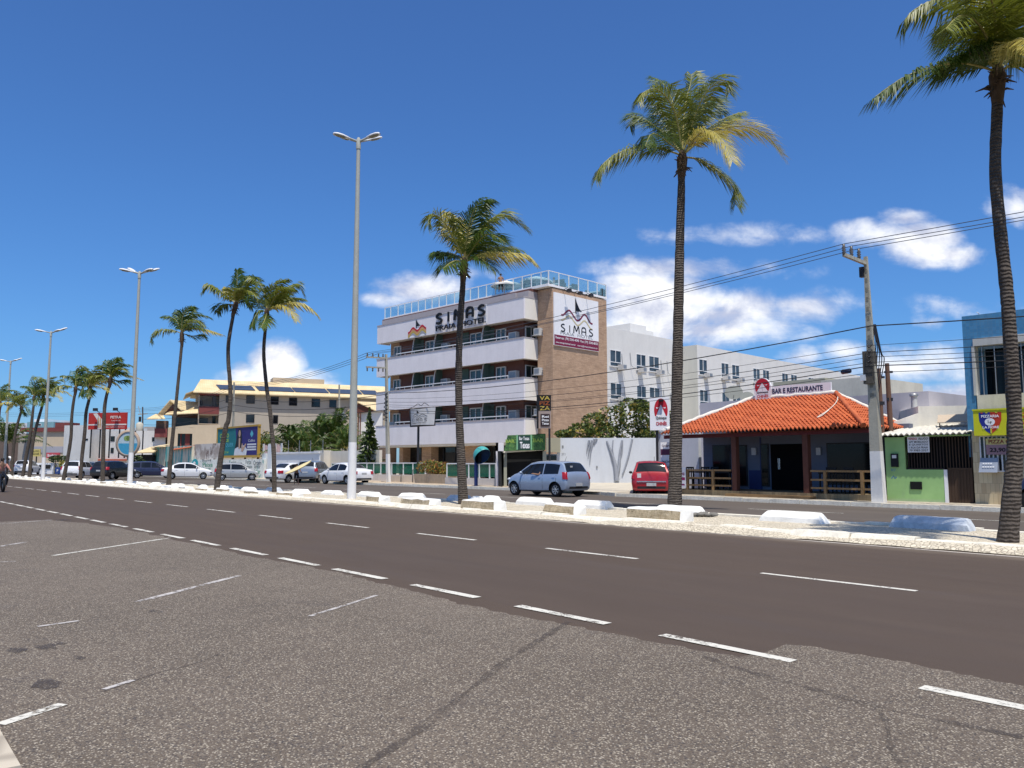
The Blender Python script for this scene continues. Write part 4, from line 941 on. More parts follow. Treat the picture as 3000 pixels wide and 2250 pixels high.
def stonewall(name, a, b, cl, sx_=1.0):
    t = NT(name); br = t.n.new('ShaderNodeTexBrick'); br.inputs['Scale'].default_value = 1.0; br.inputs['Brick Width'].default_value = .42 * sx_; br.inputs['Row Height'].default_value = .085
    br.inputs['Mortar Size'].default_value = .006; br.inputs['Mortar Smooth'].default_value = .4; br.inputs['Bias'].default_value = 0
    # one coordinate along the wall whichever way it faces, and height
    s_ = t.n.new('ShaderNodeSeparateXYZ'); t.L(t.tc.outputs['Object'], s_.inputs[0]); cb = t.n.new('ShaderNodeCombineXYZ')
    t.L(t.math('ADD', s_.outputs[0], s_.outputs[1]), cb.inputs[0]); t.L(s_.outputs[2], cb.inputs[1]); t.L(cb.outputs[0], br.inputs['Vector'])
    br.inputs['Color1'].default_value = (*a, 1); br.inputs['Color2'].default_value = (*b, 1); br.inputs['Mortar'].default_value = (*cl, 1)
    n = t.noise(1.1, None, 6, .7); n2 = t.noise(7, t.map((1, 1, 3)), 4, .7)
    x = t.mix(t.math('MULTIPLY', t.ramp(n, [(.38, 0.), (.68, 1.)]), .45), br.outputs['Color'], shade(b, 1.25)); x = t.mix(t.math('MULTIPLY', t.ramp(n2, [(.45, 0.), (.7, 1.)]), .38), x, shade(a, .6))
    t.color(x); t.bump(t.math('ADD', br.outputs['Fac'], n2), .5, .02); return t.fin(.9, 0, .2)
BRICK = stonewall('filetti_stone', (.38, .25, .165), (.52, .355, .24), (.29, .19, .13))
def ac_unit(par, o, ax, w_=.75, d=.34, h=.55, mats=None):
    """boxed air conditioner: case, fan grille, bracket; ax = outward direction, o = wall point under the case"""
    ax = Vector(ax).normalized(); tn = Vector((-ax.y, ax.x, 0)); o = Vector(o)
    mb = MB(); mb.obox(o - tn * w_ / 2, tn * w_, ax * d, (0, 0, h), 0); mb.obox(o - tn * w_ * .55 - Vector((0, 0, .05)), tn * w_ * 1.1, ax * (d + .12), (0, 0, .04), 0)
    a = mb.build('air_conditioner', ACM, par)
    mb = MB(); cc = o + ax * (d + .012) + Vector((0, 0, h / 2)); mb.obox(cc - tn * w_ * .36 - Vector((0, 0, h * .36)), tn * w_ * .72, ax * .01, (0, 0, h * .72)); mb.build('fan_grille', GALV, a)
    return a
ACM = M('ac_case', (.58, .57, .55), .6, .12, 4, grime=.25)
hotel = fthing('hotel', 'five storey beachfront hotel with white balcony bands and a stone clad side wall', 'hotel', HF)
XL, XR, YB, YS = -18.0, 1.46, 1.47, 7.75
FL = [(2.95, 4.62), (5.97, 7.56), (8.95, 10.47), (11.88, 13.45)]
for b_ in ((0, XR, YB, YS, -.1, 14.1), (-1.2, -.003, 2.7, YS, -.1, 14.1), (-17.6, -16.35, 1.2, 2.7, 2.95, 13.6)): mb = MB(); mb.box(*b_); mb.build('stone_wall', BRICK, hotel)
mb = MB(); mb.box(-16.35, -1.2, 1.2, 2.7, 4.4, 13.9); mb.box(-17.6, -1.2, 2.7, YS, -.1, 13.9); mb.build('core_wall', MAROON, hotel)
for k, (z0, z1) in enumerate(FL):
    mb = MB(); mb.box(XL, 0, 0, .16, z0, z1 - .02); mb.box(XL, XL + .15, .16, 1.3, z0, z1 - .02)
    band = mb.build('balcony_front', STUC, hotel)
    mb = MB(); mb.box(-.16, 0.003, .163, YB - .01, z0, z1 - .02); mb.build('balcony_return', STUCW, hotel)
    mb = MB(); mb.box(XL + .15, -.16, .16, 2.69, z0 + .12, z0 + .34); mb.build('balcony_floor', STUCW, hotel)
    mb = MB(); mb.box(XL - .02, .02, -.03, .19, z1 - .02, z1 + .06); mb.box(-.19, .02, .19, YB - .02, z1 - .02, z1 + .06); mb.build('coping', SLABC, hotel)
    if k < 3:
        mb = MB(); xa, xb = HF.fx(1157, .08), HF.fx(1488, .08)
        mb.bar((xa, .08, z1 + .27), (xb, .08, z1 + .27), .07, .07)
        for q in range(12): x = xa + (xb - xa) * q / 11; mb.bar((x, .08, z1 + .06), (x, .08, z1 + .26), .03)
        mb.build('handrail', ALU, hotel)
# rooms behind the balconies: sliding windows, green partitions, struts
SL = [4.62, 7.56, 10.47]
wins = [(1152, 1172), (1246, 1271), (1378, 1412), (1455, 1483)]; parts_ = [(1208, 1238), (1347, 1372), (1417, 1447), (1275, 1292)]; struts = [1208, 1272, 1414]
for k, zb_ in enumerate(SL):
    zt = FL[k + 1][0]
    for (xa, xb) in wins:
        a, b = HF.fx(xa, 1.19), HF.fx(xb, 1.19); z0, z1 = zb_ - .9, zt - .22
        mb = MB()
        for (p, q) in ((a, a + .07), (b - .07, b), ((a + b) / 2 - .04, (a + b) / 2 + .04)): mb.box(p, q, 1.10, 1.195, z0, z1)
        mb.box(a, b, 1.10, 1.195, z1 - .08, z1); fr_ = mb.build('window', ALU, hotel)
        mb = MB(); mb.box(a + .07, b - .07, 1.15, 1.19, z0, z1 - .08); mb.build('pane', HGL, fr_)
    for (xa, xb) in parts_:
        a, b = HF.fx(xa, 1.15), HF.fx(xb, 1.15); mb = MB(); mb.box(a, b, 1.12, 1.18, zb_ - .9, zt - .05); mb.build('curtain', GREENC, hotel)
    for xs_ in struts:
        a = HF.fx(xs_, .4); mb = MB(); mb.slab([(a, .22, zb_ - .5), (a, 1.18, zb_ - .5), (a, 1.18, zt + .1), (a, .22 + .35, zt + .1)], (.04, 0, 0)); mb.build('balcony_divider', GREENC, hotel)
        mb = MB(); mb.bar((a - .03, .20, zb_ - .2), (a - .03, .48, zt + .1), .05); mb.build('divider_post', ALU, hotel)
    for xs_ in (1303, 1505):
        a = HF.fx(xs_, 1.0); ac_unit(hotel, (a, 1.195, zb_ + .10), (0, -1, 0), .8, .35, .62)
    ac_unit(hotel, (-16.9, 1.195, zb_ - .1), (0, -1, 0), .7, .3, .5)
    # corner room window on the side and its unit
    y0, y1 = 1.35, 2.55; z0, z1 = zb_ - .6, zt - .25; mb = MB()
    for p in (y0, (y0 + y1) / 2, y1 - .07): mb.box(-1.205, -1.12, p, p + .07, z0, z1)
    mb.box(-1.205, -1.12, y0, y1, z1 - .07, z1); f2 = mb.build('window', ALU, hotel); mb = MB(); mb.box(-1.204, -1.16, y0 + .07, y1 - .07, z0, z1 - .07); mb.build('pane', HGL, f2)
    ac_unit(hotel, (.22, 1.465, zb_ + .28), (0, -1, 0), .6, .36, .5)
    mb = MB()
    for q in range(3): mb.tube([(.55, 1.44, zb_ + .4 + q * .15), (.75, 1.1, zb_ + .42 + q * .15)], .02, 5)
    mb.build('ac_bracket', GALV, hotel)
# roof edge, kerb, railing
mb = MB(); mb.box(XL + .2, -1.2, .35, 2.6, 13.47, 13.98); mb.box(-1.2, -.02, .5, YB, 13.47, 13.98); mb.build('parapet_ledge', SLABC, hotel)
mb = MB(); mb.box(XL - .3, -.01, .75, 3, 13.98, 14.18); mb.build('roof_band', MAROON, hotel)
mb = MB(); mb.box(XL - .45, XR + .04, 1.0, YS + .05, 14.18, 14.34); mb.build('roof_slab', SIGNW, hotel)
yr = 1.10; xl = HF.fx(1122, yr); mb = MB(); gl = MB()
pxp = [1122, 1139, 1161, 1181, 1201, 1221, 1242, 1262, 1283, 1305, 1329, 1353, 1376, 1400, 1424, 1451, 1477, 1504, 1531, 1558, 1587, 1618]
xs_ = [HF.fx(p, yr) for p in pxp]; xs_[-1] = XR - .03
for x in xs_: mb.box(x - .035, x + .035, yr - .035, yr + .035, 14.34, 15.30)
for i in range(len(xs_) - 1): gl.box(xs_[i] + .05, xs_[i + 1] - .05, yr - .008, yr + .008, 14.40, 15.24)
ysd = [yr + (YS - yr) * i / 6 for i in range(7)]
for y in ysd[1:]: mb.box(XR - .065, XR + .005, y - .035, y + .035, 14.34, 15.30)
for i in range(6): gl.box(XR - .038, XR - .022, ysd[i] + .05, ysd[i + 1] - .05, 14.40, 15.24)
mb.box(xs_[0], XR, yr - .03, yr + .03, 15.30, 15.35); mb.box(XR - .06, XR, yr, YS, 15.30, 15.35); mb.box(xs_[0], XR, yr - .03, yr + .03, 14.342, 14.38)
rl = mb.build('roof_railing', ALU, hotel); gl.build('railing_glass', RAILG, rl)
mb = MB(); mb.box(-13.5, -7.5, 5.0, 9, 14.3, 15.25); mb.box(-7.5, -4.0, 5.3, 9, 14.3, 14.95); mb.build('penthouse_wall', M('wall_umber', (.20, .13, .125), .85, .12, 1.5), hotel)
mb = MB(); mb.tube([(-9.2, 6, 14.3), (-9.2, 6, 18.0)], .03, 5); mb.build('aerial_mast', GALV, hotel)
# ground floor
for (a, b) in ((1110, 1133), (1170, 1181), (1236, 1263), (1362, 1402)): mb = MB(); mb.box(HF.fx(a, 1.6), HF.fx(b, 1.6), 1.6, 2.69, -.1, 3.05); mb.build('ground_floor_pier', BRICK, hotel)
mb = MB(); mb.box(-17.5, -1.0, 2.4, 2.66, .0, 3.05); mb.build('shopfront_glass', DGL, hotel)
for p in (1187, 1235, 1265, 1300, 1335, 1400, 1425, 1450): mb = MB(); x = HF.fx(p, 2.35); mb.box(x - .04, x + .04, 2.3, 2.39, 0, 2.95); mb.build('shopfront_mullion', STEEL, hotel)
mb = MB(); mb.box(XL + .1, -.1, .2, 2.6, 2.80, 2.945); mb.build('entrance_soffit', STUCW, hotel)

# ---- raised lettering on the top band
def S_path(x, z, w_, h, n=10):
    return smooth([(x + w_ * .88, z + h * .93), (x + w_ * .55, z + h * 1.0), (x + w_ * .12, z + h * .84), (x + w_ * .10, z + h * .66), (x + w_ * .55, z + h * .50), (x + w_ * .95, z + h * .30), (x + w_ * .80, z + h * .08), (x + w_ * .40, z + h * .0), (x + w_ * .0, z + h * .06)], 5)
def simas(mb, mp, a0, b0, a1, b1, m, k=1.0):
    """brush lettering of the hotel's name fitted to a box"""
    W_, h = a1 - a0, b1 - b0; st = W_ * .027 * k
    for fx_ in (0, .88): ribbon(mb, S_path(a0 + W_ * fx_, b0, W_ * .12, h), st * 1.15, mp, m)
    ribbon(mb, [(a0 + W_ * .265, b0), (a0 + W_ * .265, b0 + h)], st * 1.15, mp, m)
    x = a0 + W_ * .39; ww = W_ * .17
    ribbon(mb, smooth([(x, b0), (x + ww * .06, b0 + h * .8), (x + ww * .2, b0 + h), (x + ww * .5, b0 + h * .34), (x + ww * .8, b0 + h), (x + ww * .94, b0 + h * .8), (x + ww, b0)], 4), st * 1.3, mp, m)
    x = a0 + W_ * .645; ww = W_ * .125
    ribbon(mb, smooth([(x, b0), (x, b0 + h * .7), (x + ww * .22, b0 + h * .98), (x + ww * .78, b0 + h * .98), (x + ww, b0 + h * .7), (x + ww, b0)], 4), st * 1.25, mp, m)
    ribbon(mb, [(x, b0 + h * .42), (x + ww, b0 + h * .42)], st * .9, mp, m)
def sail(mb, mp, x, z, w_, h, m): mb.poly([mp(*p) for p in [(x, z), (x + w_, z + h * .02), (x + w_ * .62, z + h * .22), (x + w_ * .3, z + h * .58), (x, z + h)]], m); ribbon(mb, [(x + w_ * .05, z + .02), (x + w_ * .12, z - h * .22)], w_ * .12, mp, m)
def waves(mb, mp, x0, x1, z0, amp, wd, m, tilt=0, ph=0): ribbon(mb, [(x0 + (x1 - x0) * i / 30, z0 + tilt * i / 30 + amp * math.sin(ph + i / 30 * 4 * PI - PI / 2)) for i in range(31)], wd, mp, m)
lt = fthing('sign_lettering', 'raised black lettering SIMAS PRAIA HOTEL on the top balcony band', 'sign', HF)
mp = front(-.16); mb = MB(); simas(mb, mp, -9.75, 12.66, -4.05, 13.42, 0)
mb2 = MB(); text(mb2, 'PRAIA  HOTEL', front(-.16), -9.78, 12.05, -3.88, 12.46, 0, .0)
def thick(mb, dy):                        # give flat letters a body
    n = len(mb.v); ed = {}
    for f in mb.f:
        for i in range(len(f)):
            e_ = (f[i], f[(i + 1) % len(f)]); ed[e_] = 1
    k = mb.v[:]; mb.v += [v + Vector((0, dy, 0)) for v in k]
    for a, b in list(ed):
        if (b, a) not in ed: mb.f.append([a, b, n + b, n + a]); mb.m.append(0); mb.sm.append(False)
thick(mb, .10); mb.build('lettering', BLK, lt); thick(mb2, .08); mb2.build('lettering', BLK, lt)
mb = MB(); mb.box(-9.8, -3.85, -.05, -.03, 12.0, 12.03); mb.box(-9.8, -3.85, -.05, -.03, 12.58, 12.61); mb.box(-9.8, -3.85, -.05, -.03, 13.40, 13.43)
for i in range(5): x = -9.6 + i * 1.42; mb.box(x, x + .04, -.06, -.005, 11.95, 13.45)
mb.build('letter_frame', ALU, lt)
em = fthing('hotel_emblem', 'sail and striped wave emblem left of the raised hotel lettering', 'sign', HF)
mp = front(-.02); mb = MB(); X0_, X1_ = -13.56, -11.15
def wv(x): return .16 * math.sin((x - X0_) / (X1_ - X0_) * 4 * PI - 1.9)
N = 28
for (za, zb2, mt, off) in ((12.42, 12.58, 1, .004), (12.22, 12.42, 2, .0), (12.08, 12.22, 3, .0), (11.90, 12.08, 4, .0)):
    mm = front(-.02 - off * 2); vs = [];
    for i in range(N + 1):
        x = X0_ + (X1_ - X0_) * i / N; tl = .12 * i / N; vs += [mm(x, max(11.90, za + wv(x) + tl)), mm(x, max(11.90, zb2 + wv(x) + tl))]
    mb.add(vs, [(2 * i, 2 * i + 2, 2 * i + 3, 2 * i + 1) for i in range(N)], mt)
for cx in (-13.0, -11.65): mb.poly([front(-.024)(*p) for p in ell(cx, 11.90, .34, .17, 12, 0, PI)], 5)
sail(mb, front(-.03), -12.5, 12.78, .68, .62, 0)
mb.build('emblem', [BLK, SIGNR, M('sign_salmon', (.62, .33, .16), .6), YELO, GREYS, SIGNW], em)

# ---- painted board on the stone side wall
bd = fthing('hotel_sign_board', 'large white hotel sign board on the stone side wall with a wine coloured foot', 'sign', HF)
SX = XR + .10; mp = side(SX + .012)
mb = MB(); mb.box(XR + .005, SX, 1.55, 6.62, 9.92, 13.80); mb.build('board', SIGNW, bd)
mb = MB(); mb.box(SX, SX + .006, 1.56, 6.61, 9.95, 10.70); mb.build('foot_band', WINE, bd)
mb = MB()
mw_ = lambda a, b: Vector((SX + .010, a, b))
ribbon(mb, smooth([(2.30, 12.22), (2.55, 12.25), (3.05, 12.62), (3.35, 12.60), (3.9, 12.12), (4.15, 12.02), (4.45, 12.16), (4.85, 12.55), (5.15, 12.5), (5.6, 12.05), (5.9, 11.98)], 5), .13, mw_, 1)
ribbon(mb, smooth([(2.30, 11.83), (2.55, 11.88), (3.05, 12.22), (3.35, 12.20), (3.9, 11.78), (4.15, 11.66), (4.45, 11.78), (4.85, 12.08), (5.15, 12.03), (5.6, 11.62), (5.9, 11.52)], 5), .10, mw_, 2)
sail(mb, mw_, 3.88, 12.72, .78, 1.0, 0)
simas(mb, mw_, 2.28, 11.02, 5.92, 11.55, 0, .85)
text(mb, 'PRAIA  HOTEL', mw_, 2.22, 10.80 - .02, 5.92, 10.98 + .03, 3, -.004)
text(mb, 'Reservas: (79) 3243-4040  Fax: (79) 3243-8033', lambda a, b: Vector((SX + .012, a, b)), 1.68, 10.36, 6.5, 10.60, 4, .01)
text(mb, 'www.simaspraiahotel.com.br', lambda a, b: Vector((SX + .012, a, b)), 1.68, 10.06, 3.9, 10.22, 4, .006)
text(mb, 'reservas@simaspraiahotel.com.br', lambda a, b: Vector((SX + .012, a, b)), 4.1, 10.06, 6.45, 10.22, 4, .006)
mb.build('board_print', [BLK, WINE, PALEY, INKG, SIGNW], bd)
for i, y in enumerate((2.62, 3.88, 5.12)):
    f_ = tag(thing('sign_floodlight', '', 'floodlight', HF.p(XR, y, 14.02), HF.rz, 'floodlights over the hotel sign board'), ('flood light over the left part of the hotel sign board', 'flood light over the middle of the hotel sign board', 'flood light over the right part of the hotel sign board')[i], 'floodlight')
    mb = MB(); mb.tube([(0, 0, .1), (.3, 0, .16), (.62, 0, .02)], .028, 6); mb.build('arm', STEEL, f_)
    mb = MB(); mb.obox((.50, -.17, -.16), (.24, 0, .10), (0, .34, 0), (-.03, 0, .15)); mb.build('lamp_head', STEEL, f_)

# ---- rooftop: parasols, seats, people
def parasol(label, px, py, Y):
    P = at(px, py, Y); th = thing('parasol', label, 'parasol', (P.x, P.y, 14.34), 0, 'white parasols on the hotel roof'); h = P.z - 14.34
    mb = MB(); n = 8; vs = [(0, 0, h)] + [(1.25 * math.cos(2 * PI * i / n), 1.25 * math.sin(2 * PI * i / n), h - .38) for i in range(n)] + [(1.25 * math.cos(2 * PI * i / n), 1.25 * math.sin(2 * PI * i / n), h - .50) for i in range(n)]
    mb.add(vs, [(0, 1 + i, 1 + (i + 1) % n) for i in range(n)] + [(1 + i, 9 + i, 9 + (i + 1) % n, 1 + (i + 1) % n) for i in range(n)]); mb.build('canopy', M('canvas_white', (.80, .78, .72), .9, .06, 3), th)
    mb = MB(); mb.tube([(0, 0, 0), (0, 0, h)], .03, 6); mb.build('pole', ALU, th)
parasol('white parasol beside the standing person on the hotel roof', 1485, 822, 60.5); parasol('white parasol nearest the roof corner of the hotel', 1572, 809, 59.5)
WICK = M('wicker_dark', (.022, .019, .020), .8, .4, 30, .5); CUSH = M('cushion_white', (.72, .71, .68), .9, .06, 3)
def rsofa(label, px, Y, w_, h, name='rattan_sofa'):
    P = at(px, 840, Y); th = thing(name, label, 'sofa', (P.x, P.y, 14.34), rad(-30), 'dark rattan seats on the hotel roof')
    mb = MB(); mb.box(-w_ / 2, w_ / 2, -.42, .42, .05, .38); mb.build('seat', WICK, th)
    mb = MB(); vs = [(-w_ / 2, .30, .38), (w_ / 2, .30, .38), (w_ / 2 * .92, .42, h), (-w_ / 2 * .92, .42, h)]; mb.slab(vs, (0, .10, 0)); mb.build('backrest', WICK, th)
    for s_ in (-1, 1): mb = MB(); mb.box(s_ * w_ / 2 - .08, s_ * w_ / 2 + .08, -.42, .45, .05, .62); mb.build('armrest', WICK, th)
    mb = MB(); mb.box(-w_ / 2 + .1, w_ / 2 - .1, -.40, .28, .385, .47); mb.build('cushion', CUSH, th)
rsofa('wide dark rattan sofa behind the glass at the roof corner', 1618, 59.5, 1.7, .95); rsofa('low dark rattan chair right of the roof corner post', 1670, 60.2, .8, .75); rsofa('dark rattan lounger at the far right end of the roof', 1745, 62.0, 1.3, .6); rsofa('small dark seat under the low white table by the parasol', 1553, 59.8, .6, .7)
P = at(1548, 848, 60.2); tb = thing('roof_table', 'low white table top between the two roof parasols', 'table', (P.x, P.y, 14.34))
mb = MB(); mb.lathe([(.0, .72), (.62, .70), (.62, .74), (0, .76)], 16); mb.build('tabletop', CUSH, tb); mb = MB(); mb.tube([(0, 0, 0), (0, 0, .72)], .04, 6); mb.build('pedestal', GALV, tb)
j2 = standing(((.27, .06, 1.12), (.22, -.14, 1.02), (.20, -.2, 1.0)), ((-.27, .06, 1.12), (-.20, -.16, 1.06), (-.16, -.22, 1.06)))
P = at(1467, 840, 60.0); figure('person', 'person in a patterned brown shirt standing on the hotel roof by the parasol', (P.x, P.y, 14.34), rad(10), j2, [shirt(j2, cloth('shirt_brown', (.20, .12, .09))), shorts(j2, SHIRT)], .86)
for lb, px_ in (('person with dark hair seated on the roof sofa, left of the corner post', 1600), ('person with dark hair seated on the roof sofa, right of the corner post', 1623)):
    P = at(px_, 816, 59.9); figure('person', lb, (P.x, P.y, P.z - .72), rad(200), sit, [('shirt', [(0, 1.08), (1, 1.1), (2, 1.1)], [(0, 1), (1, 2)], SHIRT)], 1.0)

# ================================================================== white rear wing of the hotel
wg = fthing('hotel_annex', 'long white rear wing with paired windows and window air conditioners', 'building', HF)
WHT = M('plaster_white', (.70, .69, .66), .85, .06, .8, .12, grime=.10); WHC = M('plaster_ivory', (.62, .61, .54), .85, .06, .8, .12, grime=.12)
WX, WX2 = XR - .25, 3.1
mb = MB(); mb.box(-12, WX, 7.8, 18.0, -.1, 12.05); mb.build('near_block', WHT, wg)
mb = MB(); mb.box(-12, WX2, 18.003, 56.5, -.1, 11.5); mb.build('far_block', WHT, wg)
mb = MB(); mb.box(WX + .0, WX2 + .004, 17.97, 18.0, -.1, 11.49); mb.build('end_face', WHC, wg)
a0, b0, a1, b1 = HF.sb(1846, 950, 1893, 975, -2.5); mb = MB(); mb.box(-5.5, -2.5, a0, a1, 12.0, b1 + .1); mb.box(-5.0, -2.55, a1, a1 + 1.2, 12.0, b1 - .25); mb.build('water_tank_house', WHT, wg)
WFR = M('window_frame_white', (.74, .74, .74), .5, .05, 4); APG = glass_mat('annex_glass', (.05, .065, .075), .06, .55)
def wing_window(xo, y0, y1, z0, z1, ac=None):
    mb = MB(); zs = z0 + (z1 - z0) * .24
    mb.box(xo - .02, xo + .05, y0, y0 + .05, z0, z1); mb.box(xo - .02, xo + .05, y1 - .05, y1, z0, z1); mb.box(xo - .02, xo + .05, y0 + .05, y1 - .05, z1 - .05, z1)
    mb.box(xo - .02, xo + .05, y0 + .05, y1 - .05, zs - .03, zs + .03); mb.box(xo - .02, xo + .05, (y0 + y1) / 2 - .03, (y0 + y1) / 2 + .03, zs + .03, z1 - .05); mb.box(xo - .02, xo + .10, y0 - .05, y1 + .05, z0 - .07, z0)
    f_ = mb.build('window', WFR, wg); mb = MB(); mb.box(xo + .002, xo + .02, y0 + .05, y1 - .05, z0, z1 - .05); mb.build('pane', APG, f_)
    if ac is not None: ac_unit(wg, (xo + .051, y0 + (y1 - y0) * ac, z0 - .22), (1, 0, 0), .55, .50, .36)
for (xa, xb, ac) in ((1786, 1819, .85), (1863, 1891, .35), (1900, 1930, .85)):
    y0, y1 = HF.sp(xa, 1060, WX)[0], HF.sp(xb, 1060, WX)[0]
    for (z0, z1) in ((9.05, 10.33), (6.47, 7.73)): wing_window(WX, y0, y1, z0, z1, ac)
WZ = (HF.sp(2059, 1098, WX2)[1], HF.sp(2059, 1053, WX2)[1])
for (xa, xb, ac) in ((2047, 2071, .8), (2112, 2134, .3), (2143, 2165, .8), (2205, 2225, .3), (2233, 2252, None), (2289, 2307, None), (2315, 2333, .8), (2366, 2384, None), (2391, 2408, None), (2440, 2455, None), (2461, 2476, None)):
    y0, y1 = HF.sp(xa, 1080, WX2)[0], HF.sp(xb, 1080, WX2)[0]; wing_window(WX2, y0, y1, WZ[0], WZ[1], ac)
    if xa < 2200: wing_window(WX2, y0, y1, WZ[0] - 2.62, WZ[1] - 2.62, ac)
mb = MB()
for y, z in [(9.9, 9.3), (11.0, 9.5), (15.3, 9.3), (16.2, 9.3), (10.2, 6.7), (15.6, 6.8), (16.6, 6.6)]:
    mb.tube(smooth([(WX + .05, y, z + .8), (WX + .07, y + .05, z + .2), (WX + .12, y + .1, z - .25), (WX + .3, y + .25, z - .38)], 4), .022, 5)
mb.build('drain_hose', GALV, wg)

# ================================================================== forecourt: glass fence, planter, phone hood, hotel pylon sign
def glass_fence(label, pxs, zb_, zt_, yl, name='glass_fence'):
    xs = [RX(p, yl, 1400) for p in pxs]; o = ROAD.p(xs[0], yl, 0); th = thing(name, label, 'fence', o, ROAD.rz, 'green glass fences of the hotel forecourt')
    xs = [x - xs[0] for x in xs]; mb = MB()
    for x in xs: mb.box(x - .04, x + .04, -.04, .04, zb_, zt_)
    mb.box(xs[0], xs[-1], -.045, .045, zt_, zt_ + .07); mb.build('frame', ALU, th)
    mb = MB()
    for i in range(len(xs) - 1): mb.box(xs[i] + .05, xs[i + 1] - .05, -.01, .01, zb_ + .08, zt_ - .03)
    mb.build('glass_panel', FENCEG, th)
    mb = MB(); mb.box(xs[0] - .1, xs[-1] + .1, -.09, .09, .1, zb_ - .003); mb.build('base_wall', M('low_wall_white', (.60, .56, .52), .85, .08, 2, grime=.2), th); return th
glass_fence('green glass fence panels left of the forecourt steps', [972, 1003, 1040, 1075, 1095, 1116, 1148, 1182, 1210, 1246], .62, 1.42, 32.2)
glass_fence('green glass fence panels behind the blue phone hood', [1310, 1342, 1374, 1405, 1435, 1453], .55, 1.38, 30.2)
mb = MB(); P = [G(1196, 1398, .6)]
st_ = thing('forecourt_steps', 'beige access ramp with thin handrails left of the flower planter', 'ramp', ROAD.p(RX(1190, 31.2, 1405), 31.2, 0), ROAD.rz)
mb = MB(); mb.slab([(-2.2, 0, .14), (1.6, 0, .14), (1.6, 0, .62), (-2.2, 0, .55)], (0, .9, 0)); mb.build('ramp_body', M('ramp_plaster', (.62, .53, .42), .85, .1, 2), st_)
for x in (-.5, .95): mb = MB(); mb.tube([(x, -.1, .1), (x, -.1, 1.0), (x, .4, 1.12)], .025, 6); mb.build('handrail', STEEL, st_)
pl = thing('flower_planter', 'stone planter box full of red and yellow shrubs before the hotel', 'planter', ROAD.p(RX(1277, 31.0, 1405), 31.0, 0), ROAD.rz)
mb = MB(); mb.slab([(-1.9, -.35, .14), (1.55, -.35, .14), (1.65, -.4, .72), (-2.0, -.4, .72)], (0, 1.1, 0)); mb.build('planter_box', M('planter_stone', (.40, .32, .23), .9, .2, 5, .4), pl)
def leaf_cloud(mb, pts, n, size, mats, rng, flat=.0):
    """many small leaf blades spread through overlapping lobes (centre, radii)"""
    for _ in range(n):
        o, r = pts[rng.randrange(len(pts))]
        while True:
            d = Vector((rng.uniform(-1, 1), rng.uniform(-1, 1), rng.uniform(-1, 1)))
            if .25 < d.length < 1: break
        d = d.normalized() * (d.length ** .45); p = Vector(o) + Vector((d.x * r[0], d.y * r[1], d.z * r[2]))
        a = Vector((rng.gauss(0, 1), rng.gauss(0, 1), rng.gauss(0, .7))).normalized(); b = a.cross(Vector((rng.gauss(0, 1), rng.gauss(0, 1), rng.gauss(0, 1)))).normalized(); s = size * rng.uniform(.6, 1.4)
        mb.add([p - a * s, p + b * s * .45, p + a * s, p - b * s * .45], [(0, 1, 2, 3)], mats[min(len(mats) - 1, int(abs(rng.gauss(0, 1)) * len(mats) * .55))])
BUSHM = [leaf_mat('shrub_green', (.035, .07, .015), (.10, .14, .03), (.16, .17, .05)), leaf_mat('shrub_lime', (.10, .14, .025), (.20, .22, .05), (.28, .25, .08)), leaf_mat('shrub_dark', (.012, .028, .008), (.04, .065, .018), (.08, .09, .03)), leaf_mat('shrub_red', (.16, .05, .02), (.34, .14, .04), (.40, .26, .06)), leaf_mat('shrub_gold', (.26, .20, .03), (.42, .32, .07), (.40, .22, .05))]
rg = random.Random(5); mb = MB(); leaf_cloud(mb, [((x, .15 + rg.uniform(-.2, .2), 1.0 + rg.uniform(-.1, .28)), (.55, .5, .42)) for x in (-1.7, -1.2, -.7, -.2, .3, .8, 1.25)], 1700, .085, [3, 4, 1, 0, 2], rg); mb.build('flowering_shrubs', BUSHM, pl)
# public telephone hood
P = G(1392, 1423, .13); P = ROAD.p(RX(1397, 29.0, 1423), 29.0, .13)
ph = thing('phone_hood', 'public telephone on a blue post under a teal egg shaped hood', 'telephone booth', P, ROAD.rz)
mb = MB(); mb.box(-.16, .0, -.07, .07, 0, 2.0); mb.box(-.24, .06, -.12, .12, 0, .03); mb.build('post', M('phone_blue', (.035, .06, .21), .5, .12, 4), ph)
mb = MB(); cn, rr3 = Vector((.52, -.05, 1.72)), Vector((.58, .46, .56)); on = Vector((.74, -.12, -.66)).normalized(); nu, nv = 16, 24; gi = {}; vs = []
for i in range(nu + 1):
    for q in range(nv):
        u, v = PI * i / nu, 2 * PI * q / nv; d = Vector((math.sin(u) * math.cos(v), math.sin(u) * math.sin(v), math.cos(u)))
        if d.dot(on) > .12: d = (d - on * (d.dot(on) - .12)).normalized()
        gi[i, q] = len(vs); vs.append(cn + Vector((d.x * rr3.x, d.y * rr3.y, d.z * rr3.z)))
def open_(ids): return all(((vs[k] - cn).x / rr3.x * on.x + (vs[k] - cn).y / rr3.y * on.y + (vs[k] - cn).z / rr3.z * on.z) > .105 for k in ids)
fs = [f for f in [(gi[i, q], gi[i + 1, q], gi[i + 1, (q + 1) % nv], gi[i, (q + 1) % nv]) for i in range(nu) for q in range(nv)] if not open_(f)]
mb.add(vs, fs, 0, True); mb.add([cn + (v - cn) * .965 for v in vs], [tuple(reversed(f)) for f in fs], 1, True)
mb.build('hood', [M('hood_teal', (.06, .34, .32), .35, .3, 2.5, spec=.5), M('hood_inside', (.02, .05, .13), .6)], ph)
mb = MB(); mb.box(.07, .30, -.13, .10, 1.35, 1.85); mb.build('telephone', BLK, ph)
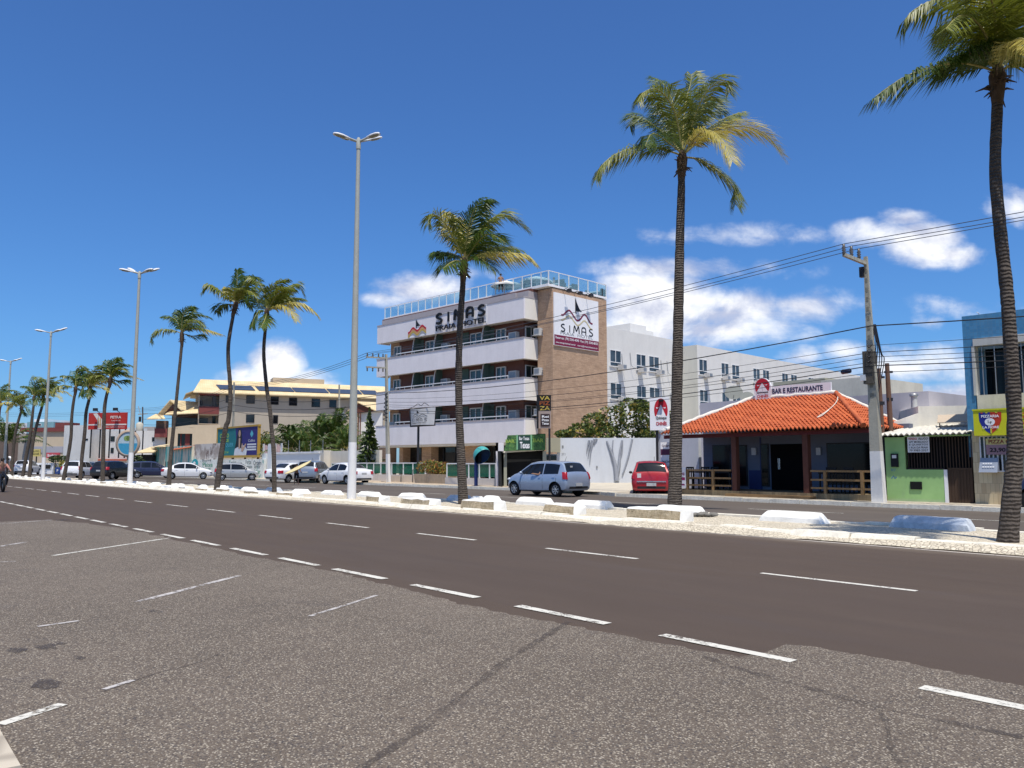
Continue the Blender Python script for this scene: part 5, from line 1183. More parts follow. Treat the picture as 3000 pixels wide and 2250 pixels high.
# hotel pylon sign with its small board
P = ROAD.p(RX(1224, 31.9, 1410), 31.9, 0); py_ = thing('pylon_sign', 'curved white hotel sign on a dark pole in front of the balconies', 'sign', P, ROAD.rz)
YZ = P.y; zt_, zb_ = at(1230, 1196, YZ).z, at(1230, 1247, YZ).z
mb = MB(); mb.tube([(0, 0, .1), (0, 0, zb_ + .2)], .085, 10); mb.build('pole', STEEL, py_)
mb = MB(); vs = []; n = 10; xa, xb = -1.05, 1.75
for i in range(n + 1):
    f = i / n; x = xa + (xb - xa) * f; y = -.25 + .35 * (2 * f - 1) ** 2
    vs += [(x + .16 * (1 - f) * 0 - .0, y, zb_ + .05 * (1 - f)), (x - .12 * (1 - f) + .14 * f, y, zt_ - .08 * math.sin(PI * f))]
mb.add(vs, [(2 * i, 2 * i + 2, 2 * i + 3, 2 * i + 1) for i in range(n)], 0); mb.build('sign_face', M('sign_silver', (.62, .62, .62), .5, .1, 1.2), py_)
mb = MB(); mb.slab([(xa - .5, .4, zb_), (xa, .1, zb_), (xa - .1, .1, zt_), (xa - .75, .4, zt_ - .1)], (.03, .03, 0)); mb.box(xa - .2, xb, .12, .2, zb_ - .06, zt_ - .1); mb.build('sign_back', STEEL, py_)
mpc = lambda a, b: Vector((a, -.262 + .35 * (2 * (a - xa) / (xb - xa) - 1) ** 2 - .01, b)); hh_ = zt_ - zb_
mb = MB(); simas(mb, mpc, xa + .45, zb_ + hh_ * .22, xb - .55, zb_ + hh_ * .38, 0, .55); text(mb, 'PRAIA HOTEL', mpc, xa + .5, zb_ + hh_ * .10, xb - .6, zb_ + hh_ * .17, 0)
waves(mb, mpc, xa + .55, xb - .5, zb_ + hh_ * .60, hh_ * .06, .035, 0, -.05); waves(mb, mpc, xa + .55, xb - .5, zb_ + hh_ * .48, hh_ * .05, .022, 0, -.05); sail(mb, mpc, .15, zb_ + hh_ * .70, .36, hh_ * .2, 0); mb.build('sign_print', [BLK], py_)
mb = MB(); mb.tube(smooth([(-1.0, -.2, zt_ - .02), (-.3, -.2, zt_ + .12), (.2, -.2, zt_ + .28), (.6, -.2, zt_ + .14), (1.0, -.2, zt_ + .3), (1.5, -.2, zt_ + .1)], 4), .02, 5); mb.build('wire_loop', STEEL, py_)

# ================================================================== garage gate, panels, boundary wall, tree
GY = 46.0
def zz(py, Y=GY, px=1500): return at(px, py, Y).z
def xx(px, Y=GY): return at(px, 1300, Y).x
BW = M('wall_pale_blue', (.60, .63, .67), .85, .06, .9, .12, grime=.14)
gp = thing('garage_portal', 'dark garage passage with pale posts and a flat white lintel', 'garage', (xx(1530), GY, 0))
mb = MB(); o = xx(1530)
mb.box(xx(1476) - o, xx(1485) - o, 0, .25, .0, zz(1326)); mb.build('post', M('post_olive_grey', (.36, .37, .30), .8, .12, 4), gp); mb = MB(); mb.box(xx(1590) - o, xx(1600) - o, .0, .25, .0, zz(1322)); mb.build('post', M('post_olive_grey', (.36, .37, .30), .8, .12, 4), gp)
mb = MB(); mb.slab([(xx(1473) - o, -.05, zz(1327)), (xx(1594) - o, -.05, zz(1319)), (xx(1594) - o, -.05, zz(1314)), (xx(1473) - o, -.05, zz(1322))], (0, .4, 0)); mb.build('lintel', STUCW, gp)
mb = MB(); mb.box(xx(1458) - o, xx(1594) - o, 5.5, 5.7, 0, 2.3); mb.box(xx(1460) - o - .1, xx(1460) - o, .2, 5.5, 0, 2.2); mb.box(xx(1588) - o, xx(1590) - o + .1, .26, 5.5, 0, 2.2); mb.box(xx(1458) - o, xx(1590) - o, .4, 5.5, 2.2, 2.3); mb.box(xx(1480) - o, xx(1592) - o, .6, .66, 0.05, 2.15); mb.build('dark_interior', M('garage_dark', (.012, .013, .014), .95, .2, 2), gp)
mb = MB(); mb.box(xx(1453) - o, xx(1460) - o, -.2, .0, .1, zz(1297)); mb.box(xx(1453) - o, xx(1476) - o, -.2, -.05, zz(1322), zz(1297)); mb.build('pale_pier', STUC, gp)
mb = MB(); mb.slab([(xx(1462) - o, -.2, .1), (xx(1470) - o, -1.0, .1), (xx(1466) - o, -1.0, zz(1322)), (xx(1458) - o, -.2, zz(1322))], (.06, .1, 0)); mb.build('open_gate_leaf', M('gate_black', (.02, .022, .02), .6, .2, 4), gp)
gs = thing('bar_banner', 'green leafy bar banner with white lettering over the dark garage passage', 'sign', (o, GY - .35, 0))
mb = MB(); mb.slab([(xx(1477) - o, 0, zz(1321)), (xx(1597) - o, 0, zz(1319)), (xx(1598) - o, 0, zz(1272)), (xx(1487) - o, 0, zz(1276))], (0, .1, 0))
t = NT('banner_foliage'); n = t.noise(4, None, 6, .75); n2 = t.noise(11, None, 4, .7); x = t.mix(t.ramp(n, [(.36, 0.), (.62, 1.)]), (.012, .05, .022), (.10, .24, .07)); x = t.mix(t.ramp(n2, [(.55, 0.), (.68, 1.)]), x, (.24, .36, .08)); t.color(x); BAN = t.fin(.6)
mb.build('banner_panel', BAN, gs)
mb = MB(); mp = front(-.012)
for p in (1515, 1556): mb.box(xx(p - 2) - o, xx(p + 2) - o, -.02, -.004, zz(1318), zz(1274))
mb.build('banner_stripe', M('banner_mint', (.22, .46, .26), .6), gs)
mb = MB(); mb.box(xx(1517) - o, xx(1553.5) - o, -.012, -.004, zz(1318), zz(1276)); mb.build('banner_middle', M('banner_dark', (.02, .06, .05), .6), gs)
mb = MB(); text(mb, 'Bar Texas', front(-.016), xx(1521) - o, zz(1290), xx(1550) - o, zz(1280), 0, .02); text(mb, 'Texas', front(-.016), xx(1523) - o, zz(1314), xx(1551) - o, zz(1295), 0, .03); text(mb, 'BAR', front(-.016), xx(1481) - o, zz(1298), xx(1508) - o, zz(1288), 1, .03); text(mb, 'BAR', front(-.016), xx(1562) - o, zz(1296), xx(1592) - o, zz(1285), 1, .03)
mb.build('banner_lettering', [SIGNW, M('banner_lime', (.30, .44, .08), .6)], gs)
mb = MB(); mb.box(xx(1572) - o, xx(1597) - o, .02, .12, zz(1279), zz(1271)); mb.build('banner_cap', BLK, gs)
# narrow upright pizza sign on a post
PY = 45.0; o = xx(1594, PY); us = thing('upright_pizza_sign', 'narrow black upright sign with yellow letters by the stone wall', 'sign', (o, PY, 0))
mb = MB(); mb.box(xx(1573, PY) - o, xx(1578, PY) - o, -.1, .25, zz(1255, PY), zz(1157, PY)); mb.box(xx(1578, PY) - o, xx(1615, PY) - o, 0, .12, zz(1203, PY), zz(1157, PY)); mb.build('sign_case', BLK, us)
mb = MB(); mb.box(xx(1578, PY) - o, xx(1614, PY) - o, 0.01, .12, zz(1255, PY), zz(1203.3, PY)); mb.build('lower_panel', M('panel_taupe', (.34, .27, .24), .7, .1, 3), us)
mb = MB(); mb.box(xx(1584, PY) - o, xx(1611, PY) - o, -.02, .008, zz(1249, PY), zz(1213, PY)); mb.build('menu_board', M('board_brown', (.03, .018, .02), .5), us)
mb = MB(); mp = front(-.01)
for k_, s_ in enumerate(('VA', 'PIZ', 'ZA')): text(mb, s_, mp, xx(1581, PY) - o, zz(1172 + k_ * 15, PY), xx(1612, PY) - o, zz(1160 + k_ * 15, PY), k_ % 2, .02)
for k_, s_ in enumerate(('Rei', 'Pizza', 'Texas')): text(mb, s_, front(-.026), xx(1588, PY) - o, zz(1224 + k_ * 10, PY), xx(1608, PY) - o, zz(1217 + k_ * 10, PY), 2, .02)
mb.build('sign_letters', [YELO, M('letters_rust', (.30, .08, .02), .6), SIGNW], us)
mb = MB(); mb.tube([(xx(1610, PY) - o, .06, .2), (xx(1610, PY) - o, .06, zz(1255, PY))], .06, 8); mb.build('post', STEEL, us)
# boundary wall
bw = thing('boundary_wall', 'long pale blue boundary wall left of the tile roofed restaurant', 'wall', (xx(1850, 47.3), 47.3, 0)); o = xx(1850, 47.3)
W7 = lambda p: xx(p, 47.3) - o
mb = MB(); mb.box(W7(1632), W7(1985), 0, .2, .1, zz(1283, 47.3)); mb.box(W7(1594), W7(1632), .02, .2, .1, zz(1330, 47.3)); mb.build('wall', BW, bw)
mb = MB(); mb.box(W7(1600), W7(1641), -.25, .0, zz(1325, 47.3), zz(1283, 47.3)); mb.build('meter_cabinet', M('cabinet_khaki', (.36, .34, .25), .8, .06, 2), bw)
mb = MB(); mb.box(W7(1602), W7(1630), -.06, .0, zz(1348, 47.3), zz(1334, 47.3)); mb.build('slot_window', DGL, bw)
mb = MB(); mb.box(W7(1646), W7(1651), -.02, 0, zz(1312, 47.3), zz(1305, 47.3)); text(mb, '371', front(-.012), W7(1645), zz(1334, 47.3), W7(1656), zz(1327, 47.3)); mb.box(W7(1746), W7(1750), -.04, 0, zz(1372, 47.3), zz(1365, 47.3)); mb.build('house_number', INKG, bw)
# grey stem shapes that stand in for a tree's shadow on the wall
mb = MB(); CL = M('tree_shadow_grey', (.30, .32, .36), .9, .2, 6); rg = random.Random(3)
def shadow_stem_(pts, w0, w1): mb.tube(smooth([(W7(p[0]), -.035, zz(p[1], 47.3)) for p in pts], 4), [w0 + (w1 - w0) * i / ((len(pts) - 1) * 4) for i in range((len(pts) - 1) * 4 + 1)], 5)
shadow_stem_([(1805, 1408), (1803, 1380), (1798, 1350), (1788, 1320), (1778, 1292)], .16, .05); shadow_stem_([(1805, 1400), (1812, 1365), (1815, 1330), (1822, 1290)], .13, .05); shadow_stem_([(1802, 1372), (1792, 1345), (1786, 1310)], .07, .03); shadow_stem_([(1822, 1392), (1838, 1345), (1852, 1287)], .05, .06); shadow_stem_([(1814, 1350), (1822, 1325), (1824, 1290)], .05, .03); shadow_stem_([(1800, 1350), (1794, 1320), (1796, 1290)], .05, .03)
for (a, b, c_) in ((1722, 1345, 1296), (1727, 1362, 1290), (1718, 1330, 1290), (1740, 1305, 1285), (1733, 1320, 1286)): shadow_stem_([(a, b), (a + 3, (b + c_) / 2), (a + 8, c_)], .015, .075)
single('wall_tree_shadow', 'grey stem shapes standing in for the tree shadow on the pale blue wall', 'shadow shape', MB().add(mb.v, mb.f, 0, True), CL, None); bpy.context.scene.objects['wall_tree_shadow'].location = (o, 47.3, 0)
# broad leafy tree behind the wall
rg = random.Random(9); TP = Vector((xx(1850, 49.0), 49.0, 0)); tr = thing('leafy_tree', 'broad almond green tree spreading over the pale blue wall', 'tree', TP)
mb = MB()
for k_ in range(9):
    a = rg.uniform(0, 2 * PI); e_ = Vector((rg.uniform(-3.0, 1.8), rg.uniform(-.6, .8), rg.uniform(2.8, 3.7))); mb.tube(smooth([(0, 0, 0), (e_.x * .2, e_.y * .2, 1.6), (e_.x * .6, e_.y * .6, e_.z * .75), e_], 4), [.17 - .011 * i for i in range(13)], 6)
mb.build('trunk', BARK, tr)
lob = []
for (px_, py_, rx, ry) in [(1660, 1270, 32, 12), (1700, 1262, 40, 22), (1742, 1240, 42, 32), (1790, 1225, 48, 36), (1845, 1210, 52, 42), (1895, 1225, 42, 40), (1928, 1250, 34, 34), (1760, 1268, 50, 18), (1840, 1265, 60, 22), (1900, 1272, 44, 16), (1962, 1240, 26, 40), (1725, 1288, 12, 10), (1870, 1190, 30, 18), (1985, 1265, 18, 24)]:
    q = at(px_, py_, 49.0); k_ = 49.0 / F; lob.append(((q.x - TP.x, rg.uniform(-.9, .9), q.z), (rx * k_, .95, ry * k_)))
mb = MB(); leaf_cloud(mb, lob, 5200, .135, [0, 1, 2, 0, 4], rg); mb.build('crown', BUSHM, tr)
# ================================================================== tile roofed restaurant
RF = Fr((*G(2550, 1467, .14).to_2d(), .13), -51)
rest = fthing('restaurant', 'low bar restaurant with an orange tiled hip roof and a wooden veranda', 'restaurant', RF)
WOOD = M('veranda_wood', (.27, .165, .075), .75, .25, 4, .2, stretch=(1, 1, .4)); WOODD = M('post_wood_red', (.12, .045, .03), .75, .25, 5, stretch=(3, 3, .5)); FASC = M('fascia_oxblood', (.12, .02, .022), .6, .15, 3)
WGREY = M('veranda_wall_grey', (.15, .17, .23), .85, .12, 1.2); LAV = M('plaster_lavender', (.50, .48, .52), .85, .07, .8, .12, grime=.15)
# deck of upright boards
t = NT('deck_boards'); s_ = t.n.new('ShaderNodeSeparateXYZ'); t.L(t.tc.outputs['Object'], s_.inputs[0])
ln = t.math('FRACT', t.math('MULTIPLY', s_.outputs[0], 7.5)); fl = t.math('FLOOR', t.math('MULTIPLY', s_.outputs[0], 7.5)); wn_ = t.n.new('ShaderNodeTexWhiteNoise'); wn_.noise_dimensions = '1D'; t.L(fl, wn_.inputs['W'])
x = t.mix(wn_.outputs['Value'], (.20, .15, .085), (.36, .28, .16)); x = t.mix(t.ramp(ln, [(.0, 1.), (.08, 0.)]), x, (.05, .035, .02)); x = t.mix(t.math('MULTIPLY', t.noise(3, t.map((4, 1, .5)), 5, .7), .5), x, (.16, .12, .07)); t.color(x); DECK = t.fin(.8)
mb = MB(); mb.box(RF.fx(1962, 0), .25, 0, 3.0, -.1, .20); mb.build('deck', DECK, rest)
mb = MB(); a, b = RF.fx(2123, -.3), RF.fx(2372, -.3); mb.box(a, b, -.36, -.004, -.1, .10); mb.build('step', WOOD, rest)
for p in (2153, 2362): x = RF.fx(p, .12); mb = MB(); mb.box(x - .11, x + .11, .02, .24, .20, 2.66); mb.build('veranda_post', WOODD, rest)
mb = MB(); mb.box(RF.fx(1945, 0), .05, .0, .10, 2.36, 2.50); mb.build('fascia_beam', FASC, rest)
def rail(pxs, xa, xb):
    xs = [RF.fx(p, .06) for p in pxs]; a, b = RF.fx(xa, .06), RF.fx(xb, .06); mb = MB()
    for x in xs: mb.box(x - .05, x + .05, .01, .11, .20, 1.04)
    for z in (.98, .66, .36): mb.box(a, b, .03, .09, z, z + .07)
    mb.build('railing', WOOD, rest)
rail([2012, 2087], 1988, 2140); rail([2414, 2522], 2372, 2560)
YW = 2.5
mb = MB(); mb.box(RF.fx(2060, YW), .3, YW, YW + .3, .20, 2.75); mb.build('front_wall', WGREY, rest)
mb = MB(); mb.box(RF.fx(1940, YW + .5), RF.fx(2058, YW + .5), YW + .2, YW + .4, .0, 2.75); mb.build('left_wall', BW, rest)
VGL = glass_mat('veranda_glass', (.006, .008, .010), .12, .25)
for (x0, y0, x1, y1, nm) in ((2088, 1304, 2143, 1424, 'window'), (2158, 1304, 2192, 1424, 'window'), (2229, 1300, 2256, 1425, 'window'), (2422, 1298, 2556, 1422, 'window')):
    a0, b0, a1, b1 = RF.fb(x0, y0, x1, y1, YW); mb = MB(); mb.box(a0, a1, YW - .04, YW + .02, b0, b1); f_ = mb.build(nm, STEEL, rest); mb = MB(); mb.box(a0 + .05, a1 - .05, YW - .052, YW - .041, b0 + .05, b1 - .05); mb.build('pane', VGL, f_)
a0, b0, a1, b1 = RF.fb(2258, 1302, 2372, 1432, YW); mb = MB(); mb.box(a0, a1, YW - .03, YW + .02, .2, b1); dr = mb.build('entrance_door', M('door_dark', (.004, .004, .005), .8, .2, 3, spec=.1), rest)
for p in (2279, 2283, 2352): x = RF.fx(p, YW - .06); mb = MB(); mb.bar((x, YW - .07, 1.05), (x, YW - .07, 1.5), .025); mb.build('door_handle', CHROME, dr)
mb = MB(); mb.box(RF.fx(2226, YW), RF.fx(2230, YW), YW - .02, YW, .2, 2.4); mb.box(RF.fx(2193, YW), RF.fx(2226, YW), YW - .025, YW, .2, 1.0); mb.build('blue_dado', M('dado_blue', (.035, .05, .16), .7, .12, 3), rest)
for p in (2203, 2392): a0, b0, a1, b1 = RF.fb(p, 1312, p + 7, 1333, YW - .05); mb = MB(); mb.box(a0, a1 + .1, YW - .1, YW - .03, b0, b1); mb.build('wall_lamp', M('lamp_white', (.6, .6, .62), .4), rest)
# roof of Spanish tiles: two pitched fields with real undulation
t = NT('roof_tile_orange'); n = t.noise(2.0, None, 5, .65); vo = t.n.new('ShaderNodeTexVoronoi'); vo.inputs['Scale'].default_value = 4.2; t.L(t.map((1, .8, .8)), vo.inputs['Vector']); sc3 = t.n.new('ShaderNodeSeparateColor'); t.L(vo.outputs['Color'], sc3.inputs[0])
x = t.mix(t.math('ADD', t.math('MULTIPLY', n, .5), t.math('MULTIPLY', sc3.outputs[0], .5)), (.36, .075, .028), (.58, .155, .055)); x = t.mix(t.math('MULTIPLY', t.ramp(t.noise(.8, None, 6, .7), [(.5, 0.), (.75, 1.)]), .28), x, (.26, .06, .03)); x = t.mix(t.math('MULTIPLY', t.ramp(t.noise(13, None, 4, .7), [(.58, 0.), (.72, 1.)]), .22), x, (.66, .30, .16)); t.color(x); TILE = t.fin(.75, 0, .3)
ZE, ZR = 2.56, 4.10; XE0, XE1, YE0, YE1 = RF.fx(1933, -.35), .06, -.35, 3.04; YR = 3.0; XRa, XRb = RF.fx(2204, YR), RF.fx(2455, YR)
ZR = RF.fp(2204, 1172, YR)[1]
def tile_field(mb, e0, e1, r0, r1, pitch=.175, nrow=19):
    """field between an eave line e0-e1 and a ridge line r0-r1; rolls run up the slope, rows step down"""
    e0, e1, r0, r1 = map(Vector, (e0, e1, r0, r1)); u = (e1 - e0).normalized(); L_ = (e1 - e0).length; nrm = u.cross(r0 - e0).normalized(); v = nrm.cross(u).normalized(); hgt = (r0 - e0).dot(v)
    a0, a1 = (r0 - e0).dot(u), (r1 - e0).dot(u); m_ = 6; vs = []; cols = int(L_ / pitch * m_)
    for r in range(nrow):
        for e_ in (0, 1):
            h = hgt * (r + e_ * 1.06) / nrow; h = min(h, hgt); row = []
            lo = a0 * h / hgt; hi = L_ + (a1 - L_) * h / hgt
            for i in range(cols + 1):
                s = L_ * i / cols; s2 = min(max(s, lo), hi); w_ = math.sin(2 * PI * s / pitch)
                row.append(e0 + u * s2 + v * h + nrm * (.052 * w_ + (.050 if e_ == 0 else .0) + .012 * math.sin(s * 3.1 + r * 1.7)))
            vs.append(row)
    for r in range(nrow):
        A, B = vs[2 * r], vs[2 * r + 1]; fs = []
        for i in range(cols):
            if (A[i] - A[i + 1]).length > 1e-5 or (B[i] - B[i + 1]).length > 1e-5: fs.append((i, i + 1, cols + 2 + i, cols + 1 + i))
        mb.add(A + B, fs, 0, True)
        # rounded lower lip
        lip = [p - nrm * .055 for p in A]; mb.add(lip + A, [(i, i + 1, cols + 2 + i, cols + 1 + i) for i in range(cols) if (A[i] - A[i + 1]).length > 1e-5], 0, True)
mb = MB(); tile_field(mb, (XE0, YE0, ZE), (XE1, YE0, ZE), (XRa, YR, ZR), (XRb, YR, ZR)); tile_field(mb, (XE1, YE0, ZE), (XE1, YE1, ZE), (XRb, YR, ZR), (XRb, YR + .01, ZR), nrow=13)
roof = mb.build('roof', TILE, rest)
mb = MB(); mb.poly([(XE0, YE0 + .04, ZE - .06), (XE1, YE0 + .04, ZE - .06), (XE1 - .05, YE1, ZE - .06), (XE0, 6.6, ZE - .06)]); mb.build('roof_lining', WOODD, roof)
LIME = M('ridge_mortar_white', (.70, .67, .60), .9, .16, 6, .5)
def ridge(name, a, b, w_=.12, mat=None, lump=.02):
    a, b = Vector(a), Vector(b); n = int((b - a).length / .22); pts = [a.lerp(b, i / n) + Vector((0, 0, .06 + rnd.uniform(-lump, lump))) for i in range(n + 1)]
    mb = MB(); mb.tube(pts, [w_ * rnd.uniform(.85, 1.15) for _ in pts], 8); mb.build(name, mat or LIME, roof)
ridge('hip_mortar', (XE0, YE0, ZE), (XRa, YR, ZR), .10); ridge('ridge_mortar', (XRa, YR, ZR), (XRb, YR, ZR), .10); ridge('hip_tiles', (XE1, YE0, ZE), (XRb, YR, ZR), .09, TILE); ridge('hip_tiles', (XE1, YE1, ZE), (XRb, YR, ZR), .07)
sl_ = lambda px_, py_: None
def onroof(px, py):                        # picture point -> front roof field
    d = ray(px, py); o = RF.l((0, 0, H)); ld = Vector((RF.c * d.x + RF.s * d.y, -RF.s * d.x + RF.c * d.y, d.z)); k_ = (ZR - ZE) / (YR - YE0)
    tt = (ZE + k_ * (o.y - YE0) - o.z) / (ld.z - k_ * ld.y); return o + ld * tt + Vector((0, -.03, .09))
mb = MB(); mb.tube(smooth([onroof(*p) for p in [(2450, 1158), (2456, 1168), (2452, 1184), (2438, 1200), (2420, 1214), (2404, 1224), (2396, 1230), (2410, 1224), (2430, 1208)]], 5), .018, 5); mb.build('loose_cable', M('cable_white', (.66, .63, .55), .7), roof)
# plaster body behind the roof
mb = MB(); mb.box(RF.fx(2053, 6.7), RF.fx(2330, 6.7), 6.7, 12, -.1, RF.fp(2053, 1181, 6.7)[1]); mb.build('rear_wall', LAV, rest)
rb = fthing('storage_building', 'plain lavender grey building behind the right end of the tiled roof', 'building', RF)
mb = MB(); mb.box(RF.fx(2462, 5.5), RF.fx(2728, 5.5), 5.5, 12, -.1, RF.fp(2640, 1151, 5.5)[1]); mb.build('wall', LAV, rb)
ob_ = fthing('stained_building', 'weathered cream building end with dark stains seen above the roof ridge', 'building', RF)
mb = MB(); z1 = RF.fp(2430, 1109, 14)[1]; mb.box(RF.fx(2265, 14), RF.fx(2418, 14), 14.2, 20, 0, RF.fp(2330, 1113, 14)[1]); mb.build('olive_wall', M('plaster_olive', (.40, .39, .30), .85, .08, 1, grime=.15), ob_)
mb = MB(); mb.box(RF.fx(2418, 14), RF.fx(2560, 14), 13.8, 20, 0, RF.fp(2425, 1108, 13.8)[1] - .1); mb.build('stained_wall', M('plaster_stained', (.56, .54, .46), .9, .12, 1, grime=.4), ob_)
# signs on the ridge
def pagoda(mb, mp, cx, z0, w_, h, full=True):
    """red oval with a pale pointed roof, wording below; materials: 0 white 1 red 2 ink 3 black"""
    rx, rz_ = w_ * .46, h * .46; cz = z0 + h * .54
    mb.poly([mp(*p) for p in ell(cx, cz, rx, rz_, 28, -.30, PI + .30)], 1)
    m2 = lambda a, b: mp(a, b) + (mp(0, 0) - mp(0, 0)); k_ = .004
    return cx, cz, rx, rz_
def logo_sign(par, yfront, a0, b0, a1, b1, mats):
    w_, h = a1 - a0, b1 - b0; cx = (a0 + a1) / 2; cz = b0 + h * .60; rx, rz_ = w_ * .44, h * .36
    mb = MB(); mb.poly([front(yfront - .004)(*p) for p in ell(cx, cz, rx, rz_, 30, -.55, PI + .55)], 1)
    f2 = front(yfront - .008); top = cz + rz_ * .35
    mb.poly([f2(cx, top + rz_ * .12), f2(cx - rx * .80, cz - rz_ * .62), f2(cx + rx * .80, cz - rz_ * .62)][::-1], 0)
    for s_ in (-1, 1): mb.poly([f2(cx + s_ * rx * .12, top - rz_ * .05), f2(cx + s_ * rx * .62, cz + rz_ * .12), f2(cx + s_ * rx * .72, cz + rz_ * .26), f2(cx + s_ * rx * .30, cz + rz_ * .20)], 0)
    ribbon(mb, [(cx, top), (cx, cz - rz_ * .6)], w_ * .012, front(yfront - .010), 2)
    text(mb, 'Quiosque', front(yfront - .014), cx - w_ * .33, cz - rz_ * .86, cx + w_ * .36, cz - rz_ * .52, 2, .02)
    text(mb, 'CHINÊS', front(yfront - .014), cx - w_ * .33, cz - rz_ * 1.30, cx + w_ * .36, cz - rz_ * .92, 1, .035)
    mb.build('sign_print', mats, par)
LOGO = [SIGNW, M('logo_red', (.48, .018, .035), .5, .08, 3), BLK]
bs = fthing('ridge_sign', 'white BAR E RESTAURANTE sign board along the tiled roof ridge', 'sign', RF)
a0, b0 = RF.fp(2262, 1162, YR); a1, b1 = RF.fp(2436, 1122, YR); zb_ = ZR + .06
mb = MB(); yb_ = YR - .06; mb.slab([(a0, yb_, zb_), (a1, yb_, zb_), (a1, yb_, RF.fp(2435, 1119, yb_)[1]), (a0, yb_, RF.fp(2262, 1131, yb_)[1])], (0, .08, 0)); mb.build('board', SIGNW, bs)
zt_ = RF.fp(2262, 1131, yb_)[1]; mb = MB(); text(mb, 'BAR E RESTAURANTE', front(yb_ - .006), a0 + .06, zb_ + (zt_ - zb_) * .28, RF.fx(2417, yb_), zb_ + (zt_ - zb_) * .74, 0, .03); mb.build('sign_letters', [M('letters_navy', (.015, .02, .07), .5)], bs)
rs = fthing('round_logo_sign', 'round topped red and white pagoda logo sign on the roof ridge', 'sign', RF)
yb_ = YR - .16; a0, b0, a1, b1 = RF.fb(2207, 1110, 2260, 1168, yb_); mb = MB(); cx, rz_ = (a0 + a1) / 2, (b1 - b0) * .5; w_ = (a1 - a0) / 2
P2 = [(cx - w_ * .82, b0), (cx + w_ * .82, b0)] + [(cx + w_ * math.cos(q), b0 + rz_ * 1.0 + rz_ * math.sin(q)) for q in [-.3 + (PI + .6) * i / 20 for i in range(21)]]
mb.slab([(p[0], yb_, p[1]) for p in P2], (0, .07, 0)); mb.build('board', SIGNW, rs); logo_sign(rs, yb_, a0 + .02, b0 - .06, a1 - .02, b1 + .02, LOGO)
# satellite dishes behind the roof
for lb, px_, py_, r_ in (('large grey satellite dish behind the tiled roof', 2150, 1157, .46), ('small dark satellite dish right of the large grey one', 2189, 1170, .34)):
    yd = 7.6; a, b = RF.fp(px_, py_, yd); th = thing('satellite_dish', lb, 'satellite dish', RF.p(a, yd, b - .5), RF.rz + rad(35), 'satellite dishes behind the roof')
    mb = MB(); pr = [(1e-3, .0), (r_ * .4, -.03), (r_ * .75, -.11), (r_, -.2)]; mb.lathe(pr, 20, 0, (0, 0, .5), 'y'); mb.build('dish', M('dish_grey', (.17, .18, .165), .7, .12, 3), th)
    for v in th.children[0].data.vertices: v.co = Matrix.Rotation(rad(-35), 4, 'X') @ (v.co - Vector((0, 0, .5))) + Vector((0, 0, .5))
    mb = MB(); mb.tube([(0, .1, -1.0), (0, .1, .4)], .035, 6); mb.tube([(0, 0, .35), (0, -.45, .45)], .014, 5); mb.build('mast', STEEL, th)
# veranda furniture: dark tall tables and stools behind the rail
def vtable(label, px_, y_, w_):
    th = thing('bar_table', label, 'table', RF.p(RF.fx(px_, y_), y_, .20), RF.rz, 'dark tables on the veranda')
    mb = MB(); mb.box(-w_ / 2, w_ / 2, -.3, .3, .70, .76); mb.build('tabletop', BLK, th)
    for sx_ in (-1, 1):
        for sy_ in (-1, 1): mb = MB(); mb.box(sx_ * w_ / 2 - .03 * sx_ - .025, sx_ * w_ / 2 - .03 * sx_ + .025, sy_ * .25 - .025, sy_ * .25 + .025, 0, .70); mb.build('leg', BLK, th)
vtable('dark wooden table behind the left veranda rail, left of its middle post', 2050, 1.0, 1.2); vtable('dark wooden table behind the left veranda rail, beside the red brown post', 2118, 1.0, 1.0); vtable('dark wooden table behind the right veranda rail', 2465, 1.1, 1.6)
def chair_at(label, px_, y_, rz_):
    th = thing('wooden_chair', label, 'chair', RF.p(RF.fx(px_, y_), y_, .20), RF.rz + rz_, 'dark chairs on the veranda')
    mb = MB(); mb.box(-.2, .2, -.2, .2, .42, .47); mb.build('seat', BLK, th)
    mb = MB()
    for x in (-.18, -.06, .06, .18): mb.box(x - .02, x + .02, .17, .20, .47, .92)
    mb.box(-.2, .2, .165, .205, .88, .95); mb.build('backrest', BLK, th)
    for sx_ in (-.17, .17):
        for sy_ in (-.17, .17): mb = MB(); mb.box(sx_ - .02, sx_ + .02, sy_ - .02, sy_ + .02, 0, .42); mb.build('leg', BLK, th)
for k_, (p, y) in enumerate(((2028, .75), (2072, .75), (2100, 1.5), (2440, .8), (2490, .85))): chair_at(['dark slatted chair nearest the left end of the veranda rail', 'dark slatted chair behind the middle post of the left veranda rail', 'dark slatted chair farther back between the two left tables', 'dark slatted chair behind the right rail, next to its first post', 'dark slatted chair behind the right rail, midway along'][k_], p, y, PI)
